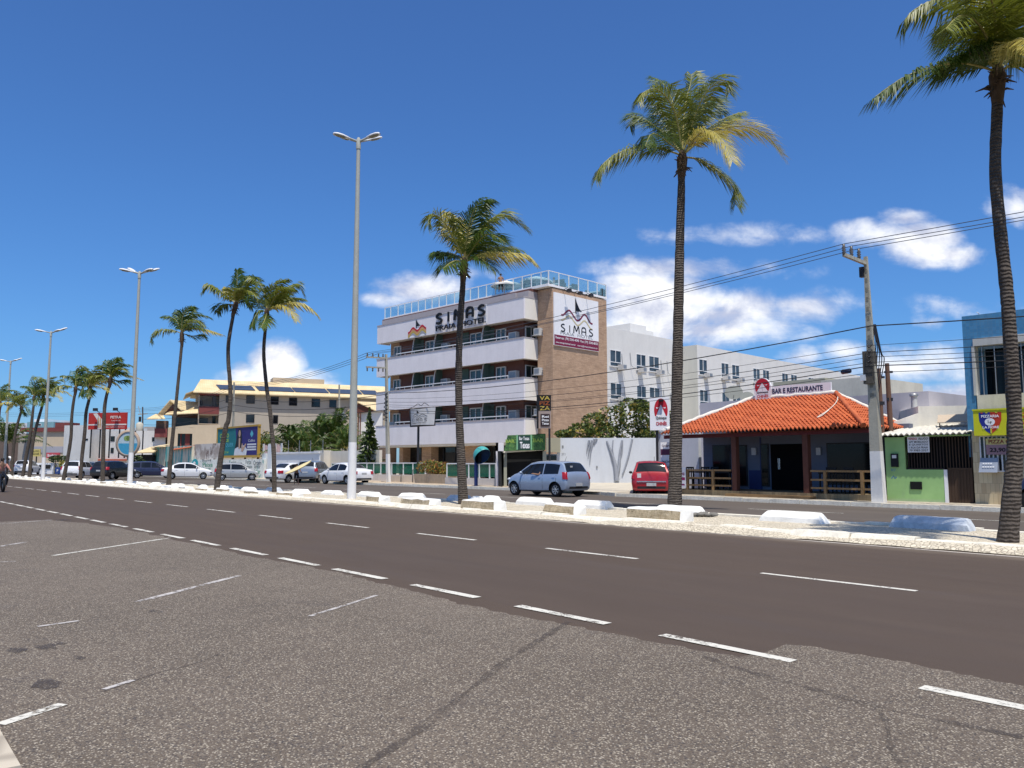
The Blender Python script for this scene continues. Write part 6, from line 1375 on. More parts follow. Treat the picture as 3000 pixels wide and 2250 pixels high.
# pole sign in front
P = RF.p(RF.fx(1925, 2.6), 2.6, 0); ps = thing('pole_sign', 'tall white pagoda logo sign box on a dark pole left of the tall palm', 'sign', (P.x, P.y, .1), rad(-12)); Yp = P.y
q = Fr((P.x, P.y, .1), -12); a0, b0, a1, b1 = q.fb(1903, 1164, 1962, 1260, -.12)
mb = MB(); mb.box(a0, a1, -.12, .12, b0, b1); mb.build('sign_box', SIGNW, ps); mb = MB(); mb.tube([(0, 0, 0), (0, 0, b0)], .06, 8); mb.build('pole', STEEL, ps)
logo_sign(ps, -.12, a0 + .16, b0 + .02, a1 - .03, b1 + .0, LOGO); mb = MB(); mb.box((a0 + a1) / 2 - .02, (a0 + a1) / 2 + .2, -.35, -.12, b1 - .22, b1 - .12); mb.build('flood_lamp', BLK, ps)
P = RF.p(RF.fx(1948, .2), .2, 0); mbn = thing('menu_banner', 'tall pale menu board with lines of text half hidden by the tall palm', 'sign', (P.x, P.y, .1), rad(-20)); q = Fr((P.x, P.y, .1), -20); a0, b0, a1, b1 = q.fb(1935, 1296, 1975, 1420, 0)
mb = MB(); mb.box(a0, a1, 0, .05, b0, b1); mb.build('board', SIGNW, mbn); mb = MB(); hh_ = b1 - b0; mb.box(a0, a1, -.006, -.003, b1 - hh_ * .30, b1 - hh_ * .16)
for k_, s_ in enumerate(('Cardápio', 'Comida Chinesa', 'Pratos', 'Bebidas', 'Delivery')): text(mb, s_, front(-.01), a0 + .06, b1 - hh_ * (.12 if k_ == 0 else .36 + .12 * k_), a1 - .15, b1 - hh_ * (.05 if k_ == 0 else .30 + .12 * k_), 0, .01)
mb.build('board_print', [M('print_plum', (.10, .03, .07), .6)], mbn)
P = RF.p(RF.fx(1998, -.05), -.05, 0); bn = thing('small_banner', 'small white and magenta banner tied at the left end of the veranda rail', 'sign', (P.x, P.y, .3), RF.rz)
mb = MB(); mb.box(-.16, .16, 0, .02, .1, .95); mb.build('cloth', SIGNW, bn); mb = MB(); text(mb, 'BAR', front(-.006), -.12, .62, .12, .74, 0, .02); mb.box(-.12, .12, -.006, -.003, .42, .54); mb.box(-.1, .1, -.006, -.003, .2, .26); mb.build('print', [M('print_magenta', (.30, .02, .12), .6), BLK], bn)

# ================================================================== green house, pizza shop, blue tiled building
GF = Fr((*G(2600, 1466, .14).to_2d(), .13), -47)
gh = fthing('green_house', 'low green street front with barred window under a corrugated roof', 'house', GF)
t = NT('wall_green'); n = t.noise(1.2, None, 5, .65); x = t.mix(t.ramp(n, [(.35, 0.), (.7, 1.)]), (.29, .50, .19), (.37, .60, .24)); x = t.mix(t.math('MULTIPLY', t.ramp(t.noise(3, t.map((1, 1, .4)), 6, .7), [(.55, 0.), (.75, 1.)]), .3), x, (.30, .42, .26)); s_ = t.n.new('ShaderNodeSeparateXYZ'); t.L(t.tc.outputs['Object'], s_.inputs[0]); x = t.mix(t.math('MULTIPLY', t.ramp(s_.outputs[2], [(.0, 1.), (.12, 0.)]), .5), x, (.45, .46, .38)); t.color(x); GRN = t.fin(.85)
wa0, wb0, wa1, wb1 = GF.fb(2649, 1277, 2764, 1376, 0); da0, _, da1, db1 = GF.fb(2769, 1277, 2852, 1462, 0)
mb = MB(); mb.box(0, wa0, 0, .2, 0, 2.2); mb.box(wa0, wa1, .003, .2, 0, wb0); mb.box(wa0, da1, .003, .2, wb1, 2.2); mb.build('front_wall', GRN, gh)
mb = MB(); mb.box(-.14, -.003, .02, 3, 0, 2.35); mb.build('dark_gap', M('gap_dark', (.02, .022, .026), .9), gh)
mb = MB(); mb.box(da0 - .10, da0, -.01, .2, 0, wb0); mb.build('door_jamb', SIGNW, gh)
mb = MB(); n_ = 13
for i in range(n_ + 1): x = wa0 + (wa1 - wa0) * i / n_; mb.box(x - .013, x + .013, .05, .075, wb0, wb1)
mb.box(wa0, wa1, .04, .08, wb0, wb0 + .05); mb.box(wa0, wa1, .04, .08, wb1 - .05, wb1); mb.build('window_bars', M('bars_brown', (.045, .030, .024), .7, .2, 5), gh)
mb = MB(); mb.box(wa0, da1, .6, .65, 0, 2.2); mb.build('dark_room', M('room_dark', (.010, .010, .011), .95), gh)
mb = MB()
for i in range(9): x = da0 + (da1 - da0) * i / 8; mb.box(x - .013, x + .013, .05, .075, wb0, wb1)
zm = GF.fp(2800, 1376, 0)[1]
for i in range(8): mb.box(da0 + (da1 - da0) * i / 8 + .004, da0 + (da1 - da0) * (i + 1) / 8 - .004, .05, .09, 0, zm)
mb.box(da0, da1, .04, .10, zm, zm + .06); mb.build('door', M('door_brown', (.060, .036, .022), .7, .35, 5, stretch=(3, 1, .3)), gh)
a0, b0, a1, b1 = GF.fb(2610, 1329, 2633, 1368, -.02); mb = MB(); mb.box(a0, a1, -.06, -.002, b0, b1); mt_ = mb.build('meter_box', BLK, gh); mb = MB(); mb.box(a0 + .05, a1 - .05, -.068, -.06, b1 - .16, b1 - .05); mb.build('meter_glass', LENS, mt_)
a0, b0, a1, b1 = GF.fb(2667, 1411, 2702, 1434, 0); mb = MB(); mb.box(a0, a1, -.03, -.002, b0, b1); mb.build('vent_opening', M('vent_black', (.008, .008, .009), .9), gh)
mb = MB(); text(mb, 'N 57', front(-.004), *GF.fb(2611, 1373, 2624, 1381, 0), 0); ribbon(mb, [GF.fp(2612, 1402), GF.fp(2618, 1394), GF.fp(2622, 1402), GF.fp(2627, 1397)], .03, front(-.004), 0); mb.build('wall_scribble', M('chalk_blue', (.06, .18, .45), .8), gh)
# corrugated fibre cement roof
mb = MB(); n = 90; L_ = da1 + .10; rows = [(-.28, GF.fp(2594, 1273, -.28)[1]), (3.0, GF.fp(2594, 1273, -.28)[1] + .42)]; vs = []
for (y, z) in rows: vs += [(-.10 + L_ * i / n, y, z + .035 * math.sin(2 * PI * i / n * 15.5)) for i in range(n + 1)]
mb.add(vs, [(i, i + 1, n + 2 + i, n + 1 + i) for i in range(n)], 0, True); mb.add([Vector(v) - Vector((0, 0, .025)) for v in vs], [(i, n + 1 + i, n + 2 + i, i + 1) for i in range(n)], 0, True); mb.add(vs[:n + 1] + [Vector(v) - Vector((0, 0, .025)) for v in vs[:n + 1]], [(i, n + 1 + i, n + 2 + i, i + 1) for i in range(n)])
mb.build('corrugated_roof', M('fibre_cement', (.60, .58, .52), .9, .2, 2.5, .3, grime=.3), gh)
fs_ = fthing('for_sale_sign', 'white hand lettered rental sign tied to the bars of the green house', 'sign', GF); a0, b0, a1, b1 = GF.fb(2658, 1280, 2724, 1325, -.05)
mb = MB(); mb.box(a0, a1, -.06, -.045, b0, b1); mb.build('board', SIGNW, fs_); mb = MB(); hh_ = b1 - b0; mp = front(-.065)
text(mb, 'VENDO', mp, a0 + .03, b1 - hh_ * .20, a0 + (a1 - a0) * .45, b1 - hh_ * .06, 1, .02); text(mb, 'ALUGO', mp, a0 + (a1 - a0) * .50, b1 - hh_ * .20, a1 - .04, b1 - hh_ * .06, 0, .02, .15)
for k_, s_ in enumerate(('APT MOBILIADO', 'E QUARTOS', '1 RUA DA PRAIA', '79 9983-2027')): text(mb, s_, mp, a0 + .05, b1 - hh_ * (.40 + .18 * k_), a1 - .05, b1 - hh_ * (.27 + .18 * k_), 0, .01, .12)
mb.build('sign_letters', [BLK, SIGNR], fs_)
# things behind the green house
wh = fthing('white_rear_house', 'white plastered house rising behind the corrugated roof with a stepped gable', 'house', WF_ := Fr(GF.p(2.4, 3.7), -14)); a0, _ = WF_.fp(2690, 1200, 0); z1 = WF_.fp(2700, 1190, 0)[1]
mb = MB(); mb.box(a0, WF_.fx(2862, 0), 0, 4, 0, z1); mb.slab([(WF_.fx(2618, -.05), -.05, 0), (a0 - .003, -.05, 0), (a0 - .003, -.05, WF_.fp(2690, 1210, -.05)[1]), (WF_.fx(2622, -.05), -.05, WF_.fp(2622, 1236, -.05)[1])], (0, .3, 0)); mb.build('wall', M('plaster_bright', (.82, .79, .70), .9, .08, 1.5, .2, grime=.2), wh)
ck = thing('chimney_pipe', 'pale vertical chimney pipe with a cap above the corrugated roof', 'chimney', GF.p(GF.fx(2684, 3.3), 3.3, 2.4)); zt_ = at(2684, 1172, ck.location.y).z - 2.4 - .0
mb = MB(); mb.tube([(0, 0, -.3), (0, 0, zt_)], .11, 10); mb.build('pipe', M('pipe_grey', (.46, .47, .48), .6, .1, 3), ck); mb = MB(); mb.lathe([(.15, zt_), (.16, zt_ + .10), (.03, zt_ + .13)], 10); mb.build('cap', GALV, ck)
aw = fthing('beige_awning', 'small beige awning on thin posts between corrugated roof and blue building', 'awning', GF); a0, b0 = GF.fp(2746, 1240, 1.6); a1, b1 = GF.fp(2850, 1214, 2.4)
mb = MB(); mb.slab([(a0, 1.6, b0), (GF.fx(2852, 1.6), 1.6, b0 + .02), (GF.fx(2850, 2.4), 2.4, b1), (GF.fx(2752, 2.4), 2.4, b1)], (0, 0, .03)); mb.build('canopy', M('awning_beige', (.50, .41, .31), .8, .08, 2), aw)
for p in (2756, 2846): mb = MB(); x = GF.fx(p, 1.65); mb.tube([(x, 1.65, 2.4), (x, 1.65, b0)], .02, 5); mb.build('post', STEEL, aw)
for lb, px_, y0, y1, w_ in (('thin dark wooden post behind the restaurant roof end, left of two', 2586, 1090, 1260, .085), ('reddish wooden post behind the restaurant roof end, right of two', 2611, 1075, 1262, .10)):
    yq = .3 if px_ < 2600 else .8; P = GF.p(GF.fx(px_, yq), yq, 0); zt_ = at(px_, y0, P.y).z; th = thing('wooden_post', lb, 'post', P, 0, 'old wooden service posts'); mb = MB(); mb.tube([(.03, 0, 0), (0, 0, zt_ * .6), (-.02, 0, zt_)], [w_, w_ * .95, w_ * .8], 8); mb.build('post', M('old_timber', (.15, .085, .06), .9, .35, 5, .4, stretch=(2, 2, .3)), th); mb = MB(); mb.box(-.12, .16, -.05, .05, zt_ - .35, zt_ - .28); mb.box(-.1, .1, -.08, .0, zt_ * .72, zt_ * .72 + .12); mb.build('bracket', STEEL, th)
# pizza shop
pz = fthing('pizza_shop', 'pizza shop front clad in mixed tan tiles beneath a yellow sign', 'shop', GF); xa = da1 + .05; xb = xa + 4.2
def tilewall(name, ca, cb, wx, wz, mortar):
    t = NT(name); br = t.n.new('ShaderNodeTexBrick'); br.inputs['Scale'].default_value = 1; br.inputs['Brick Width'].default_value = wx; br.inputs['Row Height'].default_value = wz; br.inputs['Mortar Size'].default_value = .004; br.inputs['Bias'].default_value = -.2
    s_ = t.n.new('ShaderNodeSeparateXYZ'); t.L(t.tc.outputs['Object'], s_.inputs[0]); cb_ = t.n.new('ShaderNodeCombineXYZ'); t.L(t.math('ADD', s_.outputs[0], s_.outputs[1]), cb_.inputs[0]); t.L(s_.outputs[2], cb_.inputs[1]); t.L(cb_.outputs[0], br.inputs['Vector'])
    br.inputs['Color1'].default_value = (*ca, 1); br.inputs['Color2'].default_value = (*cb, 1); br.inputs['Mortar'].default_value = (*mortar, 1); x = t.mix(t.math('MULTIPLY', t.noise(6, t.map((3, 3, .4)), 5, .7), .4), br.outputs['Color'], shade(ca, .7)); t.color(x); return t.fin(.5, 0, .4)
mb = MB(); mb.box(xa, xb, 0, 3, -.1, 2.35); mb.build('front_wall', tilewall('tan_tiles', (.66, .56, .36), (.40, .29, .17), .13, .33, (.25, .2, .13)), pz)
a0, b0, a1, b1 = GF.fb(2871, 1280, 2952, 1379, 0); mb = MB()
for q in range(7): x = a0 + (a1 - a0) * q / 6; mb.box(x - .02, x + .02, -.04, -.003, b0, b1)
mb.box(a0, a1, -.045, -.003, b0 - .04, b0); mb.box(a0, a1, -.045, -.003, b1, b1 + .04); wf = mb.build('window', ALU, pz); mb = MB(); mb.box(a0, a1, -.012, .01, b0, b1); mb.build('pane', DGL, wf)
ys = fthing('pizza_sign', 'yellow sign box with a red and blue shield lettered PIZZARIA LA FIORE', 'sign', GF); yo = -.35; a0, b0, a1, b1 = GF.fb(2850, 1204, 3060, 1272, yo)
mb = MB(); mb.box(a0, a1 + 1.2, yo, 0, b0, b1); mb.box(a0 - .02, a1 + 1.2, yo - .02, .0, b1, b1 + .05); mb.build('sign_box', M('sign_lime_yellow', (.60, .60, .02), .5, .07, 2), ys)
a0, b0, a1, b1 = GF.fb(2866, 1209, 2938, 1271, yo); cx = (a0 + a1) / 2; w_ = (a1 - a0) / 2; hh_ = b1 - b0; mb = MB()
half_ = [(0, b0), (-w_ * .38, b0 + hh_ * .14), (-w_ * .72, b0 + hh_ * .34), (-w_ * .95, b0 + hh_ * .62), (-w_ * .98, b1), (0, b1)]
mb.poly([front(yo - .005)(cx + p[0], p[1]) for p in half_][::-1], 1); mb.poly([front(yo - .005)(cx - p[0], p[1]) for p in half_], 0)
mb.poly([front(yo - .010)(*p) for p in ell(cx - w_ * .04, b0 + hh_ * .56, w_ * .44, hh_ * .17, 20)], 2); mp = front(yo - .016)
text(mb, 'PIZZARIA', mp, cx - w_ * .75, b0 + hh_ * .76, cx + w_ * .78, b0 + hh_ * .88, 2, .03); text(mb, 'L', mp, cx - w_ * .20, b0 + hh_ * .53, cx - w_ * .06, b0 + hh_ * .64, 3, .02); text(mb, 'F', mp, cx - w_ * .02, b0 + hh_ * .47, cx + w_ * .13, b0 + hh_ * .58, 3, .02)
text(mb, 'LA FIORE', mp, cx - w_ * .68, b0 + hh_ * .26, cx + w_ * .72, b0 + hh_ * .37, 2, .03); mb.box(cx - w_ * .03, cx + w_ * .1, yo - .012, yo - .006, b0 + .02, b0 + hh_ * .26, 4)
for q in range(4): mb.box(cx - w_ * (.8 - .42 * q), cx - w_ * (.62 - .42 * q), yo - .012, yo - .006, b1 - .03, b1, q % 2 and 4 or 0)
text(mb, 'PIZZA', mp, a1 + .42, b0 + hh_ * .7, a1 + 1.0, b0 + hh_ * .92, 0, .03); text(mb, 'LA FIORE', mp, a1 + .42, b0 + hh_ * .4, a1 + 1.1, b0 + hh_ * .6, 0, .03); text(mb, '3243-1015', mp, a1 + .42, b0 + hh_ * .1, a1 + 1.1, b0 + hh_ * .25, 3, .02)
mb.build('shield_logo', [M('shield_red', (.55, .05, .02), .5), M('shield_blue', (.02, .03, .26), .5), SIGNW, BLK, M('shield_yellow', (.62, .55, .05), .5)], ys)
bn = fthing('price_banner', 'yellow and mauve PIZZA price banner hung over the shop window', 'sign', GF); a0, b0, a1, b1 = GF.fb(2888, 1285, 3030, 1331, -.1)
mb = MB(); mb.box(a0, a1, -.12, -.10, b0, b1); mb.build('banner', M('banner_mauve', (.33, .20, .23), .6, .1, 3), bn); mb = MB(); hh_ = b1 - b0; mb.box(a0, a1, -.126, -.121, b0 + hh_ * .62, b1, 0); text(mb, 'PIZZA GRANDE', front(-.131), a0 + .08, b0 + hh_ * .68, a1 - .1, b0 + hh_ * .92, 1, .03); text(mb, '23,90', front(-.128), a0 + .1, b0 + hh_ * .12, a0 + .55, b0 + hh_ * .42, 2, .03); mb.build('banner_print', [M('banner_cream', (.64, .55, .22), .6), M('print_brown', (.22, .04, .03), .6), BLK], bn)
cb_ = fthing('folding_board', 'grey metal notice board leaning out from the tiled shop wall', 'sign', GF); a0, b0, a1, b1 = GF.fb(2869, 1342, 2924, 1384, -.2)
mb = MB(); mb.slab([(a0, -.12, b1), (a1, -.12, b1), (a1 + .02, -.34, b0), (a0, -.34, b0)], (0, .02, .01)); mb.build('board', M('board_zinc', (.33, .37, .44), .45, .12, 3, metal=.4), cb_); mb = MB()
for z, n_ in ((.35, 5), (.58, 4)):
    for q in range(n_): u = .2 + .14 * q; yy = -.34 + .22 * z; mb.obox((a0 + (a1 - a0) * u, yy - .03, b0 + (b1 - b0) * z), (.05, 0, 0), (0, 0.008, .035), (0, -.004, 0))
mb.build('chalk_marks', SIGNW, cb_)
# blue tiled building above and behind the shop
bb = fthing('blue_building', 'two storey building clad in blue tiles with a glazed balcony, at the right edge', 'building', GF); t = NT('tiles_blue'); ch = t.n.new('ShaderNodeTexBrick'); ch.inputs['Scale'].default_value = 1; ch.inputs['Brick Width'].default_value = .11; ch.inputs['Row Height'].default_value = .11; ch.inputs['Mortar Size'].default_value = .006; ch.offset = 0
s_ = t.n.new('ShaderNodeSeparateXYZ'); t.L(t.tc.outputs['Object'], s_.inputs[0]); c_ = t.n.new('ShaderNodeCombineXYZ'); t.L(t.math('ADD', s_.outputs[0], s_.outputs[1]), c_.inputs[0]); t.L(s_.outputs[2], c_.inputs[1]); t.L(c_.outputs[0], ch.inputs['Vector']); ch.inputs['Color1'].default_value = (.05, .20, .38, 1); ch.inputs['Color2'].default_value = (.07, .25, .45, 1); ch.inputs['Mortar'].default_value = (.09, .22, .36, 1)
x = t.mix(t.math('MULTIPLY', t.ramp(t.noise(2, t.map((1, 1, .3)), 6, .7), [(.5, 0.), (.75, 1.)]), .3), ch.outputs['Color'], (.16, .26, .33)); t.color(x); BTL = t.fin(.35, 0, .5)
xa = GF.fx(2838, .25); zt_ = GF.fp(2838, 925, .25)[1]; z0 = GF.fp(2870, 1204, .25)[1]; xo = GF.fx(2868, .25); zo0, zo1 = GF.fp(2870, 1158, .25)[1], GF.fp(2870, 1022, .25)[1]
mb = MB(); mb.box(xa, xo, .25, 9, z0 - 1.5, zt_); mb.box(xo, xb + 2, .25, 9, zo1 + .35, zt_ - .003); mb.build('tiled_wall', BTL, bb)
mb = MB(); mb.box(xo, xb + 2, .20, .6, zo1 + .1, zo1 + .35); mb.box(xo - .05, xo + .03, .2, .6, zo0, zo1 + .1); mb.build('balcony_frame', M('concrete_pale', (.50, .50, .48), .85, .15, 2, grime=.25), bb)
mb = MB(); mb.box(xo + .03, xb + 2, .22, .45, z0 - .1, zo0); mb.build('balcony_parapet', M('parapet_cream', (.62, .58, .50), .9, .14, 2, grime=.3), bb)
mb = MB(); mb.box(xo + .03, xb + 2, 1.3, 1.4, z0, zo1 + .1); mb.build('balcony_window', VGL, bb); mb = MB()
for p in (2868, 2893, 2930, 2970, 3010): x = GF.fx(p, .3); mb.box(x - .012, x + .012, .26, .29, zo0, zo1 + .1)
mb.build('balcony_post', GALV, bb); mb = MB(); mb.tube([(GF.fx(2890, 3), 3, zt_), (GF.fx(2890, 3), 3, zt_ + .5), (GF.fx(2884, 3), 3, zt_ + .55)], .015, 5); mb.build('roof_aerial', GALV, bb)
# ================================================================== concrete blocks along the median
LIMEW = M('limewash_white', (.86, .85, .80), .9, .10, 4, .5, grime=.12)
t = NT('block_stone_face'); n = t.noise(7, None, 6, .75); n2 = t.noise(24, None, 4, .7); x = t.mix(t.ramp(n, [(.32, 0.), (.68, 1.)]), (.34, .26, .155), (.70, .58, .39)); x = t.mix(t.ramp(n2, [(.56, 0.), (.68, .8)]), x, (.13, .10, .07)); x = t.mix(t.ramp(n2, [(.28, .6), (.40, 0.)]), x, (.72, .68, .58)); t.color(x); t.bump(n2, .9, .03); BSTONE = t.fin(.9)
def rough_box(mb, x0, x1, y0, y1, z0, z1, tx, ty, m=0, j=.007, front_m=None):
    """block with sloping ends, chamfered and slightly uneven; front_m = material of the face towards the road"""
    nx = max(2, int((x1 - x0) / .3)); g = {}
    prof = [(y0, z0), (y0 + ty * .15, z0 + (z1 - z0) * .5), (y0 + ty, z1 - .03), (y0 + ty + .03, z1), (y1 - ty - .03, z1), (y1 - ty, z1 - .03), (y1, z0)]
    for i in range(nx + 1):
        f = i / nx
        for k, (y, z) in enumerate(prof):
            h = (z - z0) / (z1 - z0); a, b = x0 + tx * h, x1 - tx * h
            if z > z1 - .001 and i in (0, nx): a += .03; b -= .03
            g[i, k] = Vector((a + (b - a) * f + rnd.uniform(-j, j), y + rnd.uniform(-j, j), z + (rnd.uniform(-j, j) if k not in (0, 6) else 0)))
    ids = {}; vs = []
    for kk, v in g.items(): ids[kk] = len(vs); vs.append(v)
    K_ = len(prof)
    for i in range(nx):
        for k in range(K_ - 1): mb.add([vs[ids[i, k]], vs[ids[i + 1, k]], vs[ids[i + 1, k + 1]], vs[ids[i, k + 1]]], [(0, 1, 2, 3)], front_m if (front_m is not None and k in (0, 1)) else m)
    mb.add([vs[ids[0, k]] for k in range(K_)], [tuple(range(K_))], m); mb.add([vs[ids[nx, k]] for k in range(K_)], [tuple(reversed(range(K_)))], m)
BLG = 'whitewashed concrete barriers along the back of the median'; STG = 'stone faced kerb blocks along the front of the median'
def barrier(px0, px1, ytop, ybase, label, tx=.10, mat=None, z0=.10, d=.44):
    ybase -= .07 * (px1 - px0); p = ROAD.l(G(px0, ybase, z0)); yl = min(max(p.y, 15.6), 17.35); xa, xb = RX(px0, yl + .1, ybase), RX(px1, yl + .40, ybase); xb = max(xb, xa + .5); D = ROAD.p((xa + xb) / 2, yl).y
    h = max(.16, min(.45, (at(px0, ytop + 1, D).z - z0))); o = ROAD.p((xa + xb) / 2, yl, z0); L_ = max(.3, (xb - xa)) / 2
    mb = MB(); rough_box(mb, -L_, L_, 0, d, -.02, h, tx, .11); ob = mb.build('concrete_barrier', mat or LIMEW); ob.location = o; ob.rotation_euler = (0, 0, ROAD.rz); return tag(ob, label, 'barrier', BLG)
PBLUE = M('limewash_shaded', (.58, .62, .66), .9, .25, 3, .5, grime=.35)  # limewash with the palms' blue grey shade put into its colour, plus grime
barrier(1515, 1627, 1457, 1481, 'white concrete barrier in front of the silver blue hatchback'); barrier(1684, 1802, 1466, 1496, 'white concrete barrier between the hatchback and the red car, lightly stained at its right end')
barrier(1920, 2072, 1481, 1515, 'white concrete barrier partly behind the tall palm by the restaurant'); barrier(2228, 2434, 1499, 1540, 'large clean white concrete barrier before the veranda of the restaurant', .14)
barrier(2608, 2863, 1514, 1562, 'concrete barrier coloured grey blue for the shade left of the tallest palm', mat=PBLUE)
barrier(945, 1008, 1436, 1453, 'white concrete barrier just left of the tallest street lamp'); barrier(1050, 1122, 1440, 1460, 'white concrete barrier just right of the tallest street lamp'); barrier(1171, 1250, 1444, 1463, 'white concrete barrier in front of the hotel pylon sign')
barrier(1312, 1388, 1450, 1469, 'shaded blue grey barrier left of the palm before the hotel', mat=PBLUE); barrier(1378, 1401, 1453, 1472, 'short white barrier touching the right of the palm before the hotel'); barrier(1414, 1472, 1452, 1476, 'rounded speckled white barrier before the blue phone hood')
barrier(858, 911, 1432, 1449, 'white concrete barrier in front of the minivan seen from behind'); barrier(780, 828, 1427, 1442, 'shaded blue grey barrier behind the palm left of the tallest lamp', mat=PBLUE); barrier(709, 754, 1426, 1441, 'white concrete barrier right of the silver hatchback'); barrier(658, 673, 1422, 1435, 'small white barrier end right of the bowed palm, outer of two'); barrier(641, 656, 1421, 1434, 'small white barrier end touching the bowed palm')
barrier(584, 610, 1419, 1433, 'white barrier left of the bowed palm'); barrier(519, 533, 1416, 1428, 'small white barrier right of the slim palm, outer of two'); barrier(503, 517, 1416, 1426, 'small white barrier right of the slim palm, inner of two'); barrier(443, 474, 1412, 1425, 'white barrier left of the slim palm'); barrier(405, 434, 1411, 1422, 'white barrier between the second street lamp and the slim palm')
for k_, (a, b, yt, yb) in enumerate([(388, 398, 1409, 1420), (341, 363, 1408, 1419), (262, 286, 1406, 1414), (237, 251, 1404, 1412), (192, 202, 1404, 1411), (172, 182, 1402, 1409), (133, 150, 1400, 1407), (104, 118, 1399, 1406), (68, 80, 1396, 1403), (43, 58, 1395, 1401), (22, 32, 1394, 1399)]):
    barrier(a, b, yt, yb, 'small distant white barrier far along the back of the median', .06)
def stone(px0, px1, ytop, ybase, label, mat=None):
    ybase -= .035 * (px1 - px0); p = ROAD.l(G(px0, ybase, .08)); yl = min(max(p.y, 14.50), 15.2); xa, xb = RX(px0, yl, ybase), RX(px1, yl, ybase); D = ROAD.p((xa + xb) / 2, yl).y
    h = max(.2, min(.50, at((px0 + px1) / 2, ytop, D).z)); o = ROAD.p((xa + xb) / 2, yl, 0); L_ = max(.3, xb - xa) / 2
    mb = MB(); rough_box(mb, -L_, L_, 0, .50, -.02, h, .02, .03, 0, .018, 1); ob = mb.build('kerb_block', [LIMEW, mat or BSTONE]); ob.location = o; ob.rotation_euler = (0, 0, ROAD.rz); return tag(ob, label, 'kerb block', STG)
stone(1834, 1995, 1489, 1528, 'longest tan stone kerb block, at the foot of the tall palm'); stone(1592, 1680, 1478, 1509, 'tan stone kerb block left of the longest one, facing the hatchback'); stone(1349, 1447, 1466, 1499, 'tan stone kerb block at the foot of the palm before the hotel')
stone(1172, 1256, 1460, 1485, 'brown mottled kerb block before the hotel forecourt'); stone(1071, 1109, 1453, 1474, 'short kerb block right of the tallest street lamp'); stone(807, 856, 1442, 1460, 'brown mottled kerb block right of the palm left of the tallest lamp'); stone(712, 757, 1438, 1455, 'grey kerb block before the white gate'); stone(630, 670, 1431, 1449, 'tan kerb block at the foot of the bowed palm'); stone(571, 604, 1430, 1446, 'tan kerb block left of the bowed palm'); stone(520, 541, 1426, 1443, 'dark grey kerb block right of the slim palm', STEEL if False else M('block_grey', (.20, .19, .18), .9, .3, 8, .6)); stone(471, 500, 1423, 1438, 'pale kerb block at the foot of the slim palm', LIMEW); stone(411, 434, 1421, 1434, 'tan kerb block right of the second street lamp')
for (a, b, yt, yb) in [(362, 376, 1417, 1428), (292, 309, 1411, 1423), (261, 278, 1411, 1421), (234, 251, 1410, 1420), (204, 222, 1408, 1418), (155, 168, 1406, 1414), (133, 146, 1405, 1412), (113, 124, 1404, 1411), (96, 107, 1402, 1410), (80, 89, 1400, 1408), (63, 73, 1400, 1407), (46, 54, 1398, 1405), (32, 40, 1397, 1403), (17, 25, 1396, 1402)]:
    stone(a, b, yt, yb, 'small distant stone kerb block far along the front of the median')
# spilled pale paving stones that swell over the kerb
def mound(xa, xb, yc, w_, h):
    mb = MB(); n, m_ = 40, 8; vs = []
    for i in range(n + 1):
        for k in range(m_ + 1):
            u, v = i / n, k / m_; e_ = math.sin(PI * u) ** .5 * math.sin(PI * v) ** .7; vs.append((xa + (xb - xa) * u, yc - w_ / 2 + w_ * v + rnd.uniform(-.02, .02), .005 + h * e_ + rnd.uniform(0, .012)))
    mb.add(vs, [(i * (m_ + 1) + k, (i + 1) * (m_ + 1) + k, (i + 1) * (m_ + 1) + k + 1, i * (m_ + 1) + k + 1) for i in range(n) for k in range(m_)], 0, True); ob = mb.build('median_rubble', STONEPAVE); ob.rotation_euler = (0, 0, ROAD.rz); struct(ob)
mound(-13.5, -8.0, 14.75, 1.5, .13); mound(-20.5, -13.2, 14.5, .7, .09); mound(-34, -22, 14.5, .6, .09); mound(-8.3, 2, 14.5, .7, .11)
mb = MB(); P = G(2062, 1512, .12)
for k_ in range(7): mb.blob(P + Vector((rnd.uniform(-.25, .25), rnd.uniform(-.1, .1), rnd.uniform(0, .06))), (rnd.uniform(.06, .14), .07, .05), 0, 7, .35)
single('broken_stone', 'heap of broken grey stone lying on the median right of the tall palm', 'stone', mb, M('stone_grey', (.20, .19, .17), .9, .3, 9, .6), tuple(P))

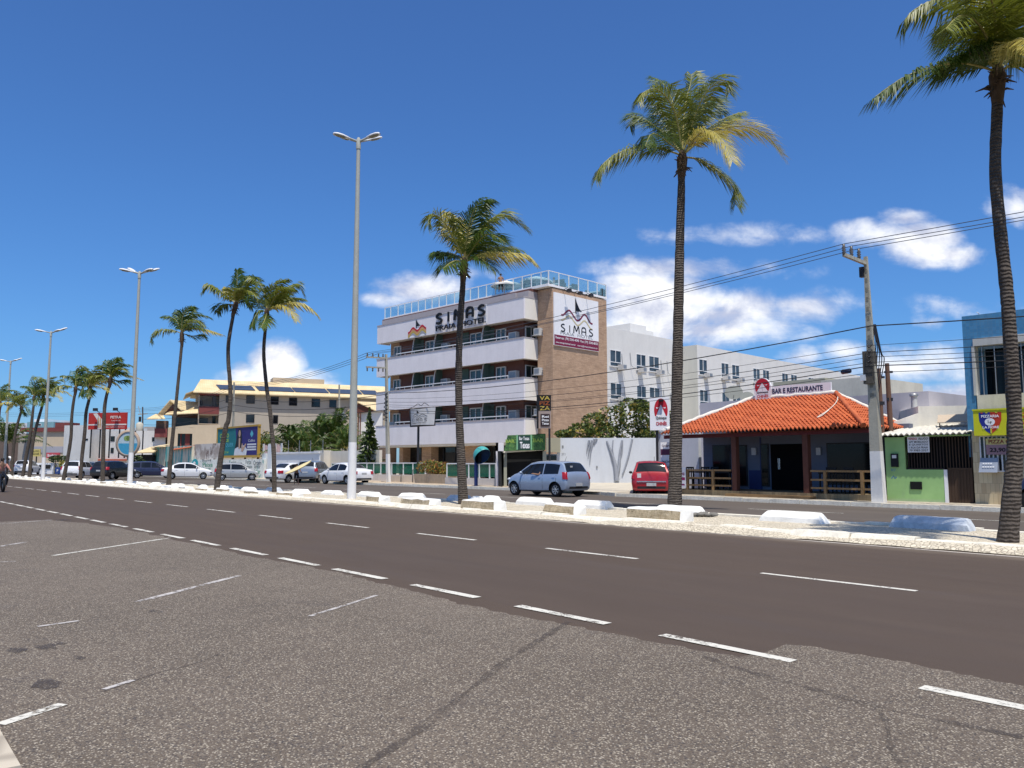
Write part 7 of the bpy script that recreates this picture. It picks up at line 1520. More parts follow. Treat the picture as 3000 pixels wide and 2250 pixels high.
# ================================================================== street lamps
LPOLE = M('lamp_pole_grey', (.40, .41, .37), .7, .12, 1.5, .1, grime=.15); LWH = M('lamp_base_white', (.80, .79, .77), .8, .05, 1.5, grime=.08); LHEAD = M('lamp_head_white', (.66, .67, .68), .45, .08, 5); LGL = M('lamp_glass', (.20, .19, .12), .2, .2, 5, spec=.6)
def street_lamp(label, base, top, ywhite, wpx, arms, bz=.10, k_=.72):
    P = G(base[0], base[1], bz); T = at(top[0], top[1], P.y); th = thing('street_lamp', label, 'street lamp', P, 0, 'tall street lamps on the median'); ht = T.z - bz; dx = 0
    zw = at(base[0], ywhite, P.y).z - bz; r0 = wpx[0] / F * P.y / 2; r1 = wpx[1] / F * P.y / 2; rw = r0 + (r1 - r0) * zw / ht * .9
    mb = MB(); mb.tube([(0, 0, 0), (0, 0, zw)], [r0, rw], 14); mb.build('painted_base', LWH, th)
    nz = 6; mb = MB(); mb.tube([(0, 0, zw + (ht - zw) * i / nz) for i in range(nz + 1)], [rw * .985 + (r1 - rw) * i / nz for i in range(nz + 1)], 14); mb.lathe([(r1 * 1.25, ht - .35), (r1 * 1.3, ht), (r1 * .6, ht + .12)], 12); mb.build('pole', LPOLE, th)
    for a in arms:
        d = Vector((math.cos(rad(a)), math.sin(rad(a)), 0)); s_ = d.cross(Vector((0, 0, 1))); t_ = .12 if a > 180 else .42
        o = Vector((0, 0, ht - .02)) + d * .12
        f = lambda x, y, z: o + d * x * k_ + s_ * y * (k_ + .12) + Vector((0, 0, z * (k_ + .1) + x * t_ * k_))
        mb = MB(); mb.tube([Vector((0, 0, ht - .05)), f(.45, 0, .03)], [.045, .04], 8); hd_ = mb.build('arm', LPOLE, th)
        mb = MB(); sec_ = [(.35, .05, .05), (.50, .12, .10), (.85, .19, .15), (1.20, .20, .15), (1.42, .14, .11), (1.50, .05, .04)]; vs = []; n = 10
        for (x, hw, hh) in sec_:
            for k in range(n): q = PI * k / (n - 1); vs.append(f(x, math.cos(q) * hw, math.sin(q) * hh))
        fs = [(i * n + k, i * n + k + 1, (i + 1) * n + k + 1, (i + 1) * n + k) for i in range(5) for k in range(n - 1)] + [(i * n, (i + 1) * n, (i + 1) * n + n - 1, i * n + n - 1) for i in range(5)]
        mb.add(vs, fs, 0, True); lh = mb.build('lamp_head', LHEAD, th)
        mb = MB(); vs = [f(1.02 + .38 * math.cos(q), .15 * math.sin(q), -.004) for q in [2 * PI * i / 14 for i in range(14)]] + [f(1.02 + .25 * math.cos(q), .09 * math.sin(q), -.06) for q in [2 * PI * i / 14 for i in range(14)]]
        mb.add(vs, [(i, (i + 1) % 14, 14 + (i + 1) % 14, 14 + i) for i in range(14)] + [tuple(range(14, 28))], 0, True); mb.build('lamp_glass', LGL, lh)
    return th
street_lamp('tallest street lamp, with four lamp heads, left of the hotel', (1030, 1461), (1052, 412), 1296, (26, 11.5), (206, 150, 334, 36), k_=.60); street_lamp('second street lamp from the front, white base beside the black car', (380, 1420), (409, 800), 1326, (14.5, 7.5), (206, 150, 334, 36)); street_lamp('third street lamp, rising through the distant palm crowns', (125, 1405), (155, 974), 1340, (11, 5), (206, 334, 20)); street_lamp('leftmost street lamp, smallest and farthest along the median', (11, 1390), (35, 1059), 1347, (8.5, 4), (206, 334, 20))

# ================================================================== utility poles and overhead cables
CONC = M('pole_concrete', (.40, .38, .31), .9, .2, 2, .3, grime=.4); CONCW = M('pole_limewash', (.74, .73, .70), .9, .08, 2, .2, grime=.15); PORC = M('insulator', (.10, .09, .08), .3, .3, 9, spec=.6)
def util_pole(label, base, top, wpx, white=None, arm=True, bz=.13, rz_=None, thin=False, mat=None):
    P = G(base[0], base[1], bz); T = at(top[0], top[1], P.y); th = thing('utility_pole', label, 'utility pole', P, ROAD.rz, 'concrete utility poles along the far pavement'); ht = T.z - bz
    r0, r1 = wpx[0] / F * P.y / 2.75, wpx[1] / F * P.y / 2.75; q = ROAD.c * 0; lx = Fr(P, -49).l(at(top[0], 1300, P.y) if False else (T.x, T.y, 0)); lx = Vector((lx.x, lx.y))
    def ring(h): k = h / ht; w_ = r0 + (r1 - r0) * k; return w_, lx * k * 1.0
    def seg(z0, z1, mt, nm):
        mb = MB(); vs = []
        for z in (z0, z1): w_, o = ring(z); vs += [(o.x - w_, o.y - w_ * .7, z), (o.x + w_, o.y - w_ * .7, z), (o.x + w_, o.y + w_ * .7, z), (o.x - w_, o.y + w_ * .7, z)]
        mb.add(vs, [(0, 3, 2, 1), (4, 5, 6, 7), (0, 1, 5, 4), (1, 2, 6, 5), (2, 3, 7, 6), (3, 0, 4, 7)]); 
        return mb.build(nm, mt, th)
    if white: zw = at(base[0], white, P.y).z - bz; seg(0, zw, CONCW, 'painted_base'); seg(zw, ht, mat or CONC, 'pole')
    else: seg(0, ht, mat or CONC, 'pole')
    if not thin:                          # casting recesses down the face
        mb = MB(); 
        for k in range(14):
            z = ht * (.42 + .55 * k / 14); w_, o = ring(z); mb.box(o.x - w_ * .45, o.x + w_ * .45, o.y - w_ * .7 - .006, o.y - w_ * .7 + .01, z, z + ht * .018)
        mb.build('pole_recess', M('recess_dark', (.22, .21, .17), .9, .3, 6), th)
    return th, ht, lx, P
def cable(label, pts, r=.016, sag=0.0, col=None, grp='overhead cables between the utility poles', n=14):
    P = [Vector(p) for p in pts]; out = []
    for i in range(len(P) - 1):
        for k in range(n):
            t_ = k / n; q = P[i].lerp(P[i + 1], t_); q.z -= sag * 4 * t_ * (1 - t_); out.append(q)
    out.append(P[-1]); o = out[0].copy(); mb = MB(); mb.tube(out, r, 5, 0, True); return single('overhead_cable', label, 'cable', mb, col or M('cable_black', (.022, .022, .025), .7, .2, 3), tuple(o), grp)
u1, h1, l1, P1 = util_pole('pale concrete utility pole before the right end of the restaurant', (2576, 1473), (2536, 752), (48, 14), 1322)
# crossarm with three insulators reaching out over the street
Y1 = P1.y; e0, e1 = at(2531, 765, Y1), at(2472, 746, Y1 - 1.1)
inv = Fr(P1, -49)
def L1(p): return inv.l(p)
mb = MB(); mb.bar(L1(at(2536, 772, Y1)), L1(e1), .10, .11); ca_ = mb.build('crossarm', CONC, u1); ins = []
for k_, (px_, py_) in enumerate(((2473, 748), (2495, 754), (2517, 761))):
    q = at(px_, py_, Y1 - 1.1 * (2536 - px_) / 64); ins.append(q + Vector((0, 0, .38))); b = L1(q); mb = MB(); mb.lathe([(.03, .0), (.05, .06), (.07, .10), (.04, .13), (.075, .18), (.04, .21), (.07, .26), (.04, .30), (.045, .36), (.01, .38)], 9, 0, tuple(b)); mb.build('insulator', PORC, ca_)
mb = MB(); mb.box(*(lambda q: (q.x - .16, q.x - .02, q.y - .1, q.y + .06, q.z - .55, q.z - .2))(L1(at(2533, 765, Y1)))); mb.build('junction_box', STEEL, u1)
q = L1(at(2547, 1107, Y1)); mb = MB(); mb.box(q.x - .22, q.x - .04, q.y - .2, q.y - .06, q.z - .1, q.z + .1); mb.build('terminal_box', LENS, u1)
mb = MB()
for k_ in range(5): w_ = smooth([L1(at(2553 + 3 * k_, 950, Y1)), L1(at(2566 + 4 * k_, 1000 + 8 * k_, Y1 - .1)), L1(at(2562 + 7 * k_, 1060, Y1)), L1(at(2568, 1110 + 16 * k_, Y1))], 6); mb.tube(w_, .016, 5)
for k_ in range(4): mb.tube(smooth([L1(at(2555, 1010 + 14 * k_, Y1 - .15)), L1(at(2545, 1018 + 14 * k_, Y1 - .25)), L1(at(2541, 1010 + 16 * k_, Y1 - .2))], 4), .02, 5)
mb.build('cable_loops', STEEL, u1)
q = L1(at(2548, 1060, Y1)); mb = MB(); mb.box(q.x - .16, q.x + .16, q.y - .18, q.y + .18, q.z - .75, q.z + .35); mb.build('grime_sleeve', M('pole_soot', (.10, .09, .075), .95, .35, 8), u1)
u2, h2, l2, P2 = util_pole('grey utility pole with two crossarms in front of the hotel', (1138, 1413), (1131, 1038), (17, 10), 1330, thin=True)
Y2 = P2.y; inv2 = Fr(P2, -49); ins2 = []
for k_, (yy, ya) in enumerate(((1046, 1049), (1075, 1078))):
    mb = MB(); mb.bar(inv2.l(at(1132, ya, Y2)), inv2.l(at(1073, yy, Y2 - 1.2)), .09, .10); a_ = mb.build('crossarm', CONC, u2)
    for px_ in (1076, 1092, 1109, 1122):
        f = (1132 - px_) / 59; b = at(px_, ya + (yy - ya) * f, Y2 - 1.2 * f); sgn = 1 if k_ == 0 else -1; mb = MB(); v = inv2.l(b); mb.lathe([(.02, 0), (.06, .08 * sgn), (.04, .16 * sgn), (.06, .22 * sgn), (.02, .30 * sgn)] if sgn > 0 else [(.02, -.30), (.06, -.22), (.04, -.16), (.06, -.08), (.02, 0)], 8, 0, tuple(v)); mb.build('insulator', PORC, a_)
        if k_ == 0 and px_ != 1122: ins2.append(b + Vector((0, 0, .3)))
mb = MB()
for k_ in range(7): mb.tube(smooth([inv2.l(at(1136, 1150 + 12 * k_, Y2 - .1)), inv2.l(at(1128 - k_, 1156 + 12 * k_, Y2 - .3)), inv2.l(at(1133, 1166 + 11 * k_, Y2 - .2))], 4), .03, 5)
mb.build('cable_loops', STEEL, u2)
u3, h3, l3, P3 = util_pole('pale thin utility pole standing before the billboard', (680, 1395), (686, 1120), (10, 7), None, thin=True)
u6, h6, l6, P6_ = util_pole('bare utility pole with a dark top among the garden palms', (993, 1390), (994, 1127), (9, 6), None, thin=True)
u4, h4, l4, P4_ = util_pole('thick dark utility pole wrapped with cable bundles beside the far shops', (418, 1385), (418, 1192), (9, 5), None, thin=True, mat=M('pole_dark', (.09, .08, .075), .9, .3, 4))
u5, h5, l5, P5_ = util_pole('pale utility pole below the red hoarding', (270, 1372), (273, 1255), (7, 6), None, thin=True); u7, h7, l7, P7_ = util_pole('brownish utility pole before the white flats, right of the hoarding palm', (322, 1375), (325, 1260), (7, 6), None, thin=True)
mb = MB(); q = Fr(P4_, -49)
mb.bar(q.l(at(405, 1214, P4_.y)), q.l(at(432, 1212, P4_.y)), .12); mb.bar(q.l(at(405, 1190, P4_.y)), q.l(at(412, 1215, P4_.y)), .06); mb.build('crossarm', CONC, u4)
q6 = Fr(P6_, -49); mb = MB(); a = q6.l(at(995, 1222, P6_.y - .5)); mb.box(a.x - .75, a.x + .75, a.y - .45, a.y + .45, a.z - .38, a.z + .30); mb.lathe([(.5, -.1), (.62, .0), (.5, .35)], 10, 0, (a.x, a.y, a.z + .3)); mb.build('transformer', M('transformer_grey', (.30, .32, .32), .6, .25, 5, grime=.3), u6)
# three power lines to both sides, then the bundle of low cables
for k_ in range(3):
    far = ROAD.p(26 - .2 * k_, 28.6 - .9 + .5 * k_, 9.2 + .05 * k_)
    cable(('upper', 'middle', 'lower')[k_] + ' of the three thin power lines running across the sky', [far, ins[k_], ins2[min(k_, 2)]], .012, .35 if k_ != 1 else .42, M('cable_grey', (.06, .07, .09), .6))
CB = M('cable_black', (.022, .022, .025), .7, .2, 3)
LOWC = [(955, 960, 1152, .020, .5), (1012, 1000, 1168, .008, .45), (1033, 1018, 1178, .012, .5), (1046, 1030, 1186, .009, .6), (1062, 1040, 1192, .010, .5), (1072, 1066, 1200, .017, .65), (1092, 1078, 1208, .010, .55)]
LBL = ['thickest dark cable drooping from high on the pole by the restaurant', 'thin cable second from the top of the low bundle', 'middle weight cable passing the BAR E RESTAURANTE sign', 'thin cable crossing the upper windows of the rear wing', 'thin cable just above the round logo sign', 'thick low cable with a dark splice case', 'lowest thin cable of the bundle over the restaurant roof']
for k_, (ya, yr_, yb, r_, sg) in enumerate(LOWC):
    A_ = at(2550, ya, Y1 - .2); B_ = at(1140, yb, Y2 - .2); d_ = ROAD.p(24, 28.0, 0); C_ = Vector((d_.x, d_.y, A_.z + (.0 if k_ else -.5) + .10 * k_))
    cable(LBL[k_], [C_, A_, B_], r_, sg)
A_ = at(2466, 1090, Y1 + 1.2); B_ = at(2492, 1086, Y1 + .8)
mb = MB(); mb.tube([A_, A_.lerp(B_, .08), A_.lerp(B_, .92), B_], [.03, .085, .085, .03], 8); single('splice_case', 'dark blue splice case hanging on the cable above the restaurant', 'splice case', mb, M('splice_navy', (.02, .03, .07), .5), tuple(A_))
for k_, (ya, yb) in enumerate(((1155, 1165), (1180, 1186), (1200, 1205))):
    cable(['upper', 'middle', 'lower'][k_] + ' low cable running left from the hotel pole past the garden palms', [at(1134, ya, Y2 - .2), at(682, yb, P3.y), at(418, 1212 + 16 * k_, P4_.y)], .022, .5)
for k_ in range(3): cable(['first', 'second', 'third'][k_] + ' thin power line left of the tallest lamp, counting from above', [ins2[k_], at(686, 1126 + 5 * k_, P3.y), at(418, 1196 + 4 * k_, P4_.y), at(-40, 1205 + 5 * k_, 170)], .016, .6, M('cable_grey', (.06, .07, .09), .6))

# ================================================================== far left: flats, walls, shops, hoardings
AF = Fr(((640 - 1500) / F * 110, 110, 0), 24)
ap = fthing('apartment_building', 'beige apartment building with long yellow tiled roofs and solar panels', 'building', AF)
BEI = M('plaster_beige', (.42, .37, .30), .85, .07, .7, .1, grime=.15); BEIL = M('plaster_beige_light', (.56, .46, .33), .85, .07, .7, .1, grime=.12); OXB = M('balcony_oxblood', (.20, .055, .05), .8, .1, 1.2); YT = NT('roof_tile_yellow'); n = YT.noise(.7, None, 6, .7); w2 = YT.n.new('ShaderNodeTexWave'); w2.inputs['Scale'].default_value = 1.1; YT.L(YT.tc.outputs['Object'], w2.inputs['Vector']); x = YT.mix(YT.ramp(n, [(.35, 0.), (.7, 1.)]), (.60, .46, .25), (.76, .63, .40)); x = YT.mix(YT.math('MULTIPLY', w2.outputs['Fac'], .18), x, (.42, .31, .17)); YT.color(x); YTILE = YT.fin(.8)
AP_ = lambda x, y, o=0: AF.fp(x, y, o)
ez = AP_(640, 1146)[1]; X1_ = AP_(1130, 1160)[0]; xb0 = AP_(582, 1160)[0]
mb = MB(); mb.box(0, X1_, 0, 9, 0, ez); mb.box(xb0, -.003, 1.6, 9, 0, ez); mb.box(xb0, xb0 + .15, 0, 1.6, AP_(582, 1245)[1], ez); mb.build('wall', BEI, ap)
for (ya, yb) in ((1191, 1213),): mb = MB(); mb.box(xb0 + .1, 0 - .003, -.15, .05, AP_(600, yb)[1], AP_(600, ya)[1]); mb.build('balcony_front', OXB, ap)
mb = MB(); mb.box(xb0, 0 - .003, -.1, 1.6, AP_(600, 1157)[1], ez); mb.build('balcony_lintel', OXB, ap); mb = MB(); mb.box(xb0 + .15, -.01, .0, 1.59, AP_(600, 1214)[1] - .1, AP_(600, 1213)[1] + .05); mb.box(xb0 + .15, -.01, .0, 1.59, AP_(600, 1243)[1], AP_(600, 1241)[1]); mb.build('balcony_floor', BEIL, ap)
def apwin(px0, y0, px1, y1, off=0.0):
    a0, b0, a1, b1 = AF.fb(px0, y0, px1, y1, off); mb = MB(); mb.box(a0, a1, off - .06, off + .02, b0, b1); f_ = mb.build('window', STEEL, ap); mb = MB(); mb.box(a0 + .07, a1 - .07, off - .075, off - .061, b0 + .07, b1 - .07); mb.box((a0 + a1) / 2 - .03, (a0 + a1) / 2 + .03, off - .08, off - .076, b0, b1); mb.build('pane', DGL, f_)
for w_ in ((722, 1158, 746, 1183), (793, 1162, 816, 1186), (847, 1165, 870, 1189), (913, 1168, 937, 1193), (965, 1171, 985, 1195), (662, 1158, 672, 1180), (721, 1214, 745, 1238), (800, 1216, 814, 1241), (622, 1162, 632, 1190)): apwin(*w_)
apwin(587, 1172, 593, 1186, 1.6); apwin(622, 1218, 631, 1242, 1.6)
# long roof: front field, ridge, gable end at the left with a dark truss
yr2 = 4.5; rz2 = AP_(588, 1111, yr2)[1]; xg0 = AP_(566, 1140, -.9)[0]; xr0 = AP_(588, 1112, yr2)[0]; xg1 = X1_ + 1; ze2 = AP_(640, 1150, -.9)[1]
mb = MB(); mb.slab([(xg0, -.9, ze2), (xg1, -.9, ze2), (xg1, yr2, rz2), (xr0, yr2, rz2)], (0, 0, -.14)); mb.slab([(xg0, 9.9, ze2), (xr0, yr2, rz2), (xg1, yr2, rz2), (xg1, 9.9, ze2)], (0, 0, -.14)); rf = mb.build('roof', YTILE, ap)
mb = MB(); mb.poly([(xg0 + .5, .2, ze2 + .1), (xg0 + .5, 8.8, ze2 + .1), (xr0 + .25, yr2, rz2 - .4)]); mb.build('gable_truss', WOODD, rf)
mb = MB(); mb.slab([(xg0 - .9, -1.0, ze2 - .25), (xg0 - .9, 9.9, ze2 - .25), (xg0 + .6, 8.8, ze2 + .45), (xg0 + .6, .1, ze2 + .45)], (0, 0, -.12)); mb.build('hip_skirt', YTILE, rf)
for (a, b) in ((638, 742), (753, 857), (860, 958), (962, 1056), (1060, 1105)):
    def rp(px, f): x = AP_(px, 1140, -.9 + f * (yr2 + .9))[0]; return Vector((x, -.9 + f * (yr2 + .9), ze2 + f * (rz2 - ze2) + .06))
    mb = MB(); mb.slab([rp(a + 6, .22), rp(b + 6, .22), rp(b - 6, .55), rp(a - 6, .55)], (0, 0, .06)); mb.build('solar_panel', M('solar_panel', (.05, .065, .10), .25, .25, 5, spec=.6), rf)
mb = MB(); a = AP_(800, 1112, 7)[0]; b = AP_(950, 1118, 7)[0]; mb.box(a, b, 7, 10, ez, AP_(880, 1109, 7)[1]); mb.build('roof_house', BEIL, ap)
# lower left block: terrace, gabled porch roofs
BF = Fr(AF.p(AP_(490, 1300)[0], -.5), 20); fz = lambda x, y, o=0: BF.fp(x, y, o)
lb_ = fthing('terrace_house', 'beige house with a curved roof terrace and stepped yellow gables, left of the billboard', 'building', BF)
xl_, xr_ = 0, fz(645, 1260)[0]; zt_ = fz(600, 1244)[1]
mb = MB(); a0, b0, a1, b1 = BF.fb(521, 1270, 562, 1310); n = 8
mb.box(0, a0, 0, 6, 0, zt_ - .55); mb.box(a1, xr_, 0, 6, 0, zt_ - .25); mb.box(a0, a1, 0, 6, b1, zt_ - .45); mb.box(a0, a1, 1.0, 6, 0, b1); mb.slab([(0, -.003, zt_ - .56), (xr_, -.003, zt_ - .26), (xr_, -.003, zt_), (xr_ * .45, -.003, zt_ - .05), (0, -.003, zt_ - .6 + .12)], (0, .2, 0)); mb.build('wall', BEIL, lb_)
mb = MB(); mb.box(a0, a1, .9, .99, 0, b1); w_ = mb.build('window', DGL, lb_); mb = MB(); mb.box(a0 + .3, a0 + .45, .5, .9, 0, b1); mb.box(a1 - .9, a1 - .3, .5, .9, 0, b1); mb.build('pillar', OXB, lb_)
mb = MB(); mb.box(.4, xr_ * .75, 2.2, 2.3, zt_ - .3, zt_ + 1.0); mb.build('terrace_glass', M('terrace_glass', (.06, .08, .085), .15, .3, 2), lb_); mb = MB(); mb.box(.3, xr_ * .62, 2.4, 6, zt_ - .3, fz(540, 1208, 2.4)[1]); mb.build('upper_wall', M('wall_brown', (.16, .10, .075), .85, .12, 1.5), lb_)
def gable(par, apex, left, right, depth, far_px, mat=YTILE):
    """pitched roof seen end on: apex, eave corners (picture points on y=off planes)"""
    A_ = Vector((fz(*apex, 0)[0], 0, fz(*apex, 0)[1])); Lq = Vector((fz(*left, 0)[0], 0, fz(*left, 0)[1])); Rq = Vector((fz(*right, 0)[0], 0, fz(*right, 0)[1]))
    D = Vector((fz(far_px, 1200, 0)[0] - A_.x, depth, 0)); mb = MB()
    mb.slab([A_, A_ + D, Rq + D, Rq], (0, 0, -.15)); mb.slab([Lq, Lq + D * .6, A_ + D, A_], (0, 0, -.15)); r_ = mb.build('roof', mat, par); mb = MB(); k_ = Vector((.25, .5, -.15)); mb.poly([A_ + k_, Lq + k_, Rq + k_]); mb.build('gable_truss', WOODD, r_); return r_
gable(lb_, (498, 1171), (463, 1212), (531, 1200), 3.0, 582)
mb = MB(); a = Vector((fz(484, 1213, -.4)[0], -.4, fz(484, 1213, -.4)[1])); mb.slab([a, (fz(580, 1209, -.4)[0], -.4, fz(580, 1209, -.4)[1]), (fz(581, 1180, 2.5)[0], 2.5, fz(581, 1180, 2.5)[1]), (fz(505, 1196, 2.5)[0], 2.5, fz(505, 1196, 2.5)[1])], (0, 0, -.12)); mb.build('porch_roof', YTILE, lb_)
mb = MB(); mb.slab([(fz(430, 1226, -1)[0], -1, fz(430, 1226, -1)[1]), (fz(484, 1226, -1)[0], -1, fz(484, 1226, -1)[1]), (fz(476, 1212, 1)[0], 1, fz(476, 1212, 1)[1]), (fz(455, 1213, 1)[0], 1, fz(455, 1213, 1)[1])], (0, 0, -.12)); mb.build('side_roof', YTILE, lb_)
a0, b0, a1, b1 = BF.fb(453, 1255, 489, 1281, -.3); mb = MB(); mb.box(a0, a1, -.3, 2, b0, b1); mb.build('side_balcony', OXB, lb_); mb = MB(); mb.box(a0 + .1, a1, .3, 2.4, b1 + .003, fz(470, 1232)[1]); mb.build('side_recess', M('wall_brown', (.16, .10, .075), .85), lb_); mb = MB(); mb.box(a0, a1 - .2, .5, 5, 0, b0 - .003); mb.build('side_wall', WHT, lb_)
gf = fthing('dark_gable_porch', 'dark timber gable with a yellow tiled roof between tallest lamp and hotel', 'building', CF := Fr(AF.p(AP_(1020, 1250)[0], -3), 8)); cz = lambda x, y, o=0: CF.fp(x, y, o)
mb = MB(); A_, Lq, Rq = [Vector((cz(*p)[0], 0, cz(*p)[1])) for p in ((1045, 1176), (1010, 1212), (1100, 1202))]; D = Vector((3.2, 2.5, .1)); mb.slab([A_, A_ + D, Rq + D, Rq], (0, 0, -.12)); mb.slab([Lq, Lq + D, A_ + D, A_], (0, 0, -.12)); mb.build('roof', YTILE, gf); mb = MB(); k_ = Vector((0, .3, -.12)); mb.poly([A_ + k_, Lq + k_, Rq + k_]); mb.build('gable', WOODD, gf)
mb = MB(); mb.box(cz(1052, 1215)[0], cz(1120, 1215)[0], .8, 5, 0, cz(1060, 1207)[1]); mb.build('wall', WHT, gf); mb = MB()
for p in (1050, 1056): mb.box(cz(p, 1215)[0] - .08, cz(p, 1215)[0] + .08, .1, .3, 0, cz(1050, 1207)[1])
mb.build('post', WOODD, gf)

# --- street wall with murals (31 m from the near kerb line of sight), billboard and gate
WY = 31.0
def swall(name, label, cat, pxa, pxb, y): o = ROAD.p(RX(pxa, y, 1400), y, 0); return thing(name, label, cat, o, ROAD.rz), Fr((o.x, o.y, 0), -49)
mw, MF = swall('mural_wall', 'long street wall painted with a fish, slogans and dripping colours', 'wall', 448, 775, WY)
mfx = lambda px: MF.fx(px, 0); mz = lambda px, py: MF.fp(px, py, 0)[1]
def mural(name, base, blobs):
    t = NT(name); n = t.noise(.9, None, 5, .6); x = t.mix(t.ramp(n, [(.4, 0.), (.65, 1.)]), base, shade(base, .8))
    for sc_, lo, hi, colr, st in blobs: x = t.mix(t.ramp(t.noise(sc_, t.map(st), 5, .7), [(lo, 0.), (hi, 1.)]), x, colr)
    t.color(x); return t.fin(.85)
MW1 = mural('mural_pale', (.78, .80, .75), [(1.6, .56, .60, (.30, .48, .44), (1, 1, 1)), (3.0, .62, .66, (.42, .42, .42), (1, 1, 1.6)), (5, .66, .70, (.30, .26, .26), (1, 1, .4))])
MW2 = mural('mural_drip', (.66, .60, .48), [(1.6, .46, .54, (.08, .36, .36), (1.2, 1.2, .14)), (2.2, .60, .66, (.12, .16, .10), (1.5, 1.5, .12)), (1.2, .62, .70, (.50, .30, .28), (1, 1, .5))])
MW3 = mural('mural_rock', (.42, .36, .32), [(.5, .46, .54, (.60, .56, .52), (1, 1, 1)), (1.1, .55, .60, (.22, .17, .15), (1, 1, .7))])
mb = MB(); mb.box(mfx(448), mfx(563), .0, .25, 0, mz(500, 1308)); mb.build('dripping_panel', MW2, mw)
mb = MB(); mb.box(mfx(563), mfx(775), -.02, .25, 0, mz(660, 1346)); mb.build('lettered_wall', MW1, mw)
mb = MB(); mb.box(mfx(563.5), mfx(641), .25, .45, 0, mz(600, 1300)); mb.build('rock_panel', MW3, mw)
mb = MB(); mb.slab([(mfx(509), -.3, mz(509, 1320)), (mfx(563), -.3, mz(563, 1312)), (mfx(563), .3, mz(563, 1305)), (mfx(511), .3, mz(511, 1312))], (0, 0, .06)); mb.build('tile_capping', TILE, mw); mb = MB(); mb.slab([(mfx(452), -.4, mz(452, 1312)), (mfx(488), -.4, mz(488, 1308)), (mfx(490), .4, mz(490, 1301)), (mfx(456), .4, mz(456, 1306))], (0, 0, .06)); mb.build('awning', YTILE, mw)
MT = M('mural_teal', (.03, .36, .40), .8, .15, 1.5); MG = M('mural_green', (.06, .28, .16), .8, .2, 2); MK = M('mural_ink', (.10, .13, .13), .8, .2, 2)
ms = lambda a, b: Vector((a, -.026, b)); mb = MB(); cx, cz_ = mfx(574), mz(574, 1358); r_ = mz(574, 1344) - cz_
mb.poly([ms(*p) for p in ell(cx, cz_, r_ * 1.9, r_, 22)], 0); mb.poly([ms(cx - r_ * 1.4, cz_), ms(cx - r_ * 2.7, cz_ - r_ * .5), ms(cx - r_ * 2.6, cz_ + r_ * .35)], 0); m3 = lambda a, b: Vector((a, -.032, b)); mb.poly([m3(*p) for p in ell(cx - r_ * .3, cz_ + r_ * .1, r_ * .7, r_ * .35, 14)], 3)
for s_, xa_, xb_, ya_, yb_, m_ in (('Surf', 595, 622, 1352, 1345, 2), ('Peixe', 597, 626, 1368, 1355, 1), ('Menos', 594, 620, 1376, 1369, 1), ('Nem', 640, 655, 1357, 1350, 2), ('Leis', 675, 690, 1359, 1350, 2), ('leve', 692, 712, 1362, 1352, 2), ('Força', 722, 738, 1361, 1348, 2), ('Ordem', 745, 768, 1363, 1349, 2), ('mais', 697, 714, 1370, 1363, 2), ('mais', 727, 742, 1371, 1363, 2), ('amor', 748, 766, 1372, 1364, 2), ('Paz', 725, 742, 1386, 1375, 1), ('Amar', 746, 766, 1388, 1374, 1), ('Vida', 748, 766, 1400, 1391, 1)):
    text(mb, s_, ms, mfx(xa_), mz(xa_, ya_), mfx(xb_), mz(xa_, yb_), m_, .01)
for p in (457, 463, 487, 494): ribbon(mb, smooth([(mfx(p), mz(p, 1385)), (mfx(p + 1), mz(p, 1370)), (mfx(p), mz(p, 1352))], 3), .35, lambda a, b: Vector((a, -.01, b)), 2)
mb.build('mural_painting', [MT, MG, MK, SIGNW], mw)
bl, BLF = swall('billboard', 'wide billboard with a woman on dark blue and teal in a yellow frame', 'billboard', 638, 757, WY + .5)
a0, b0, a1, b1 = BLF.fb(639, 1259, 754, 1335, -.1); b1 = BLF.fp(700, 1253, -.1)[1]; b0 = BLF.fp(700, 1334, -.1)[1]; w_, h_ = a1 - a0, b1 - b0
mb = MB(); mb.box(a0 - .18, a1 + .18, -.16, .1, b1, b1 + .16); mb.box(a0 - .18, a1 + .18, -.16, .1, b0 - .22, b0); mb.box(a0 - .18, a0, -.16, .1, b0, b1); mb.box(a1, a1 + .12, -.16, .1, b0, b1); mb.build('frame', M('frame_amber', (.42, .26, .05), .6, .1, 2), bl)
mb = MB(); bp = lambda u, v: Vector((a0 + w_ * u, -.11, b0 + h_ * v)); mb.poly([bp(0, 0), bp(.52, 0), bp(.46, 1), bp(0, 1)], 0); mb.poly([bp(.52, 0), bp(1, 0), bp(1, 1), bp(.46, 1)], 1); b2 = lambda u, v: Vector((a0 + w_ * u, -.118, b0 + h_ * v)); b3 = lambda u, v: Vector((a0 + w_ * u, -.126, b0 + h_ * v)); b4 = lambda u, v: Vector((a0 + w_ * u, -.134, b0 + h_ * v))
mb.poly([b2(u, v) for u, v in [(.44, .0), (.74, .0), (.76, .2), (.70, .35), (.60, .36), (.46, .24)]], 5); mb.poly([b3(*p) for p in [(.46, .25), (.50, .6), (.535, .92), (.57, .97), (.61, .9), (.63, .6), (.62, .24), (.57, .3), (.52, .3)]], 2)
mb.poly([b4(*p) for p in ell(.572, .78, .026, .13, 14)], 3); mb.poly([b4(*p) for p in [(.555, .24), (.59, .24), (.595, .62), (.555, .62)]], 3); mb.poly([b4(*p) for p in [(.62, .15), (.66, .12), (.745, .40), (.72, .42), (.66, .28), (.655, .42), (.635, .42)]], 3)
mb.poly([b2(*p) for p in [(.86, .62), (.90, .74), (.86, .88), (.82, .74)]], 4); text(mb, 'Cubbo', b2, .78, .47, .94, .56, 5, .01)
for v in (.38, .29, .20): mb.poly([b2(.76, v - .03), b2(.97, v - .03), b2(.97, v + .025), b2(.76, v + .025)], 5)
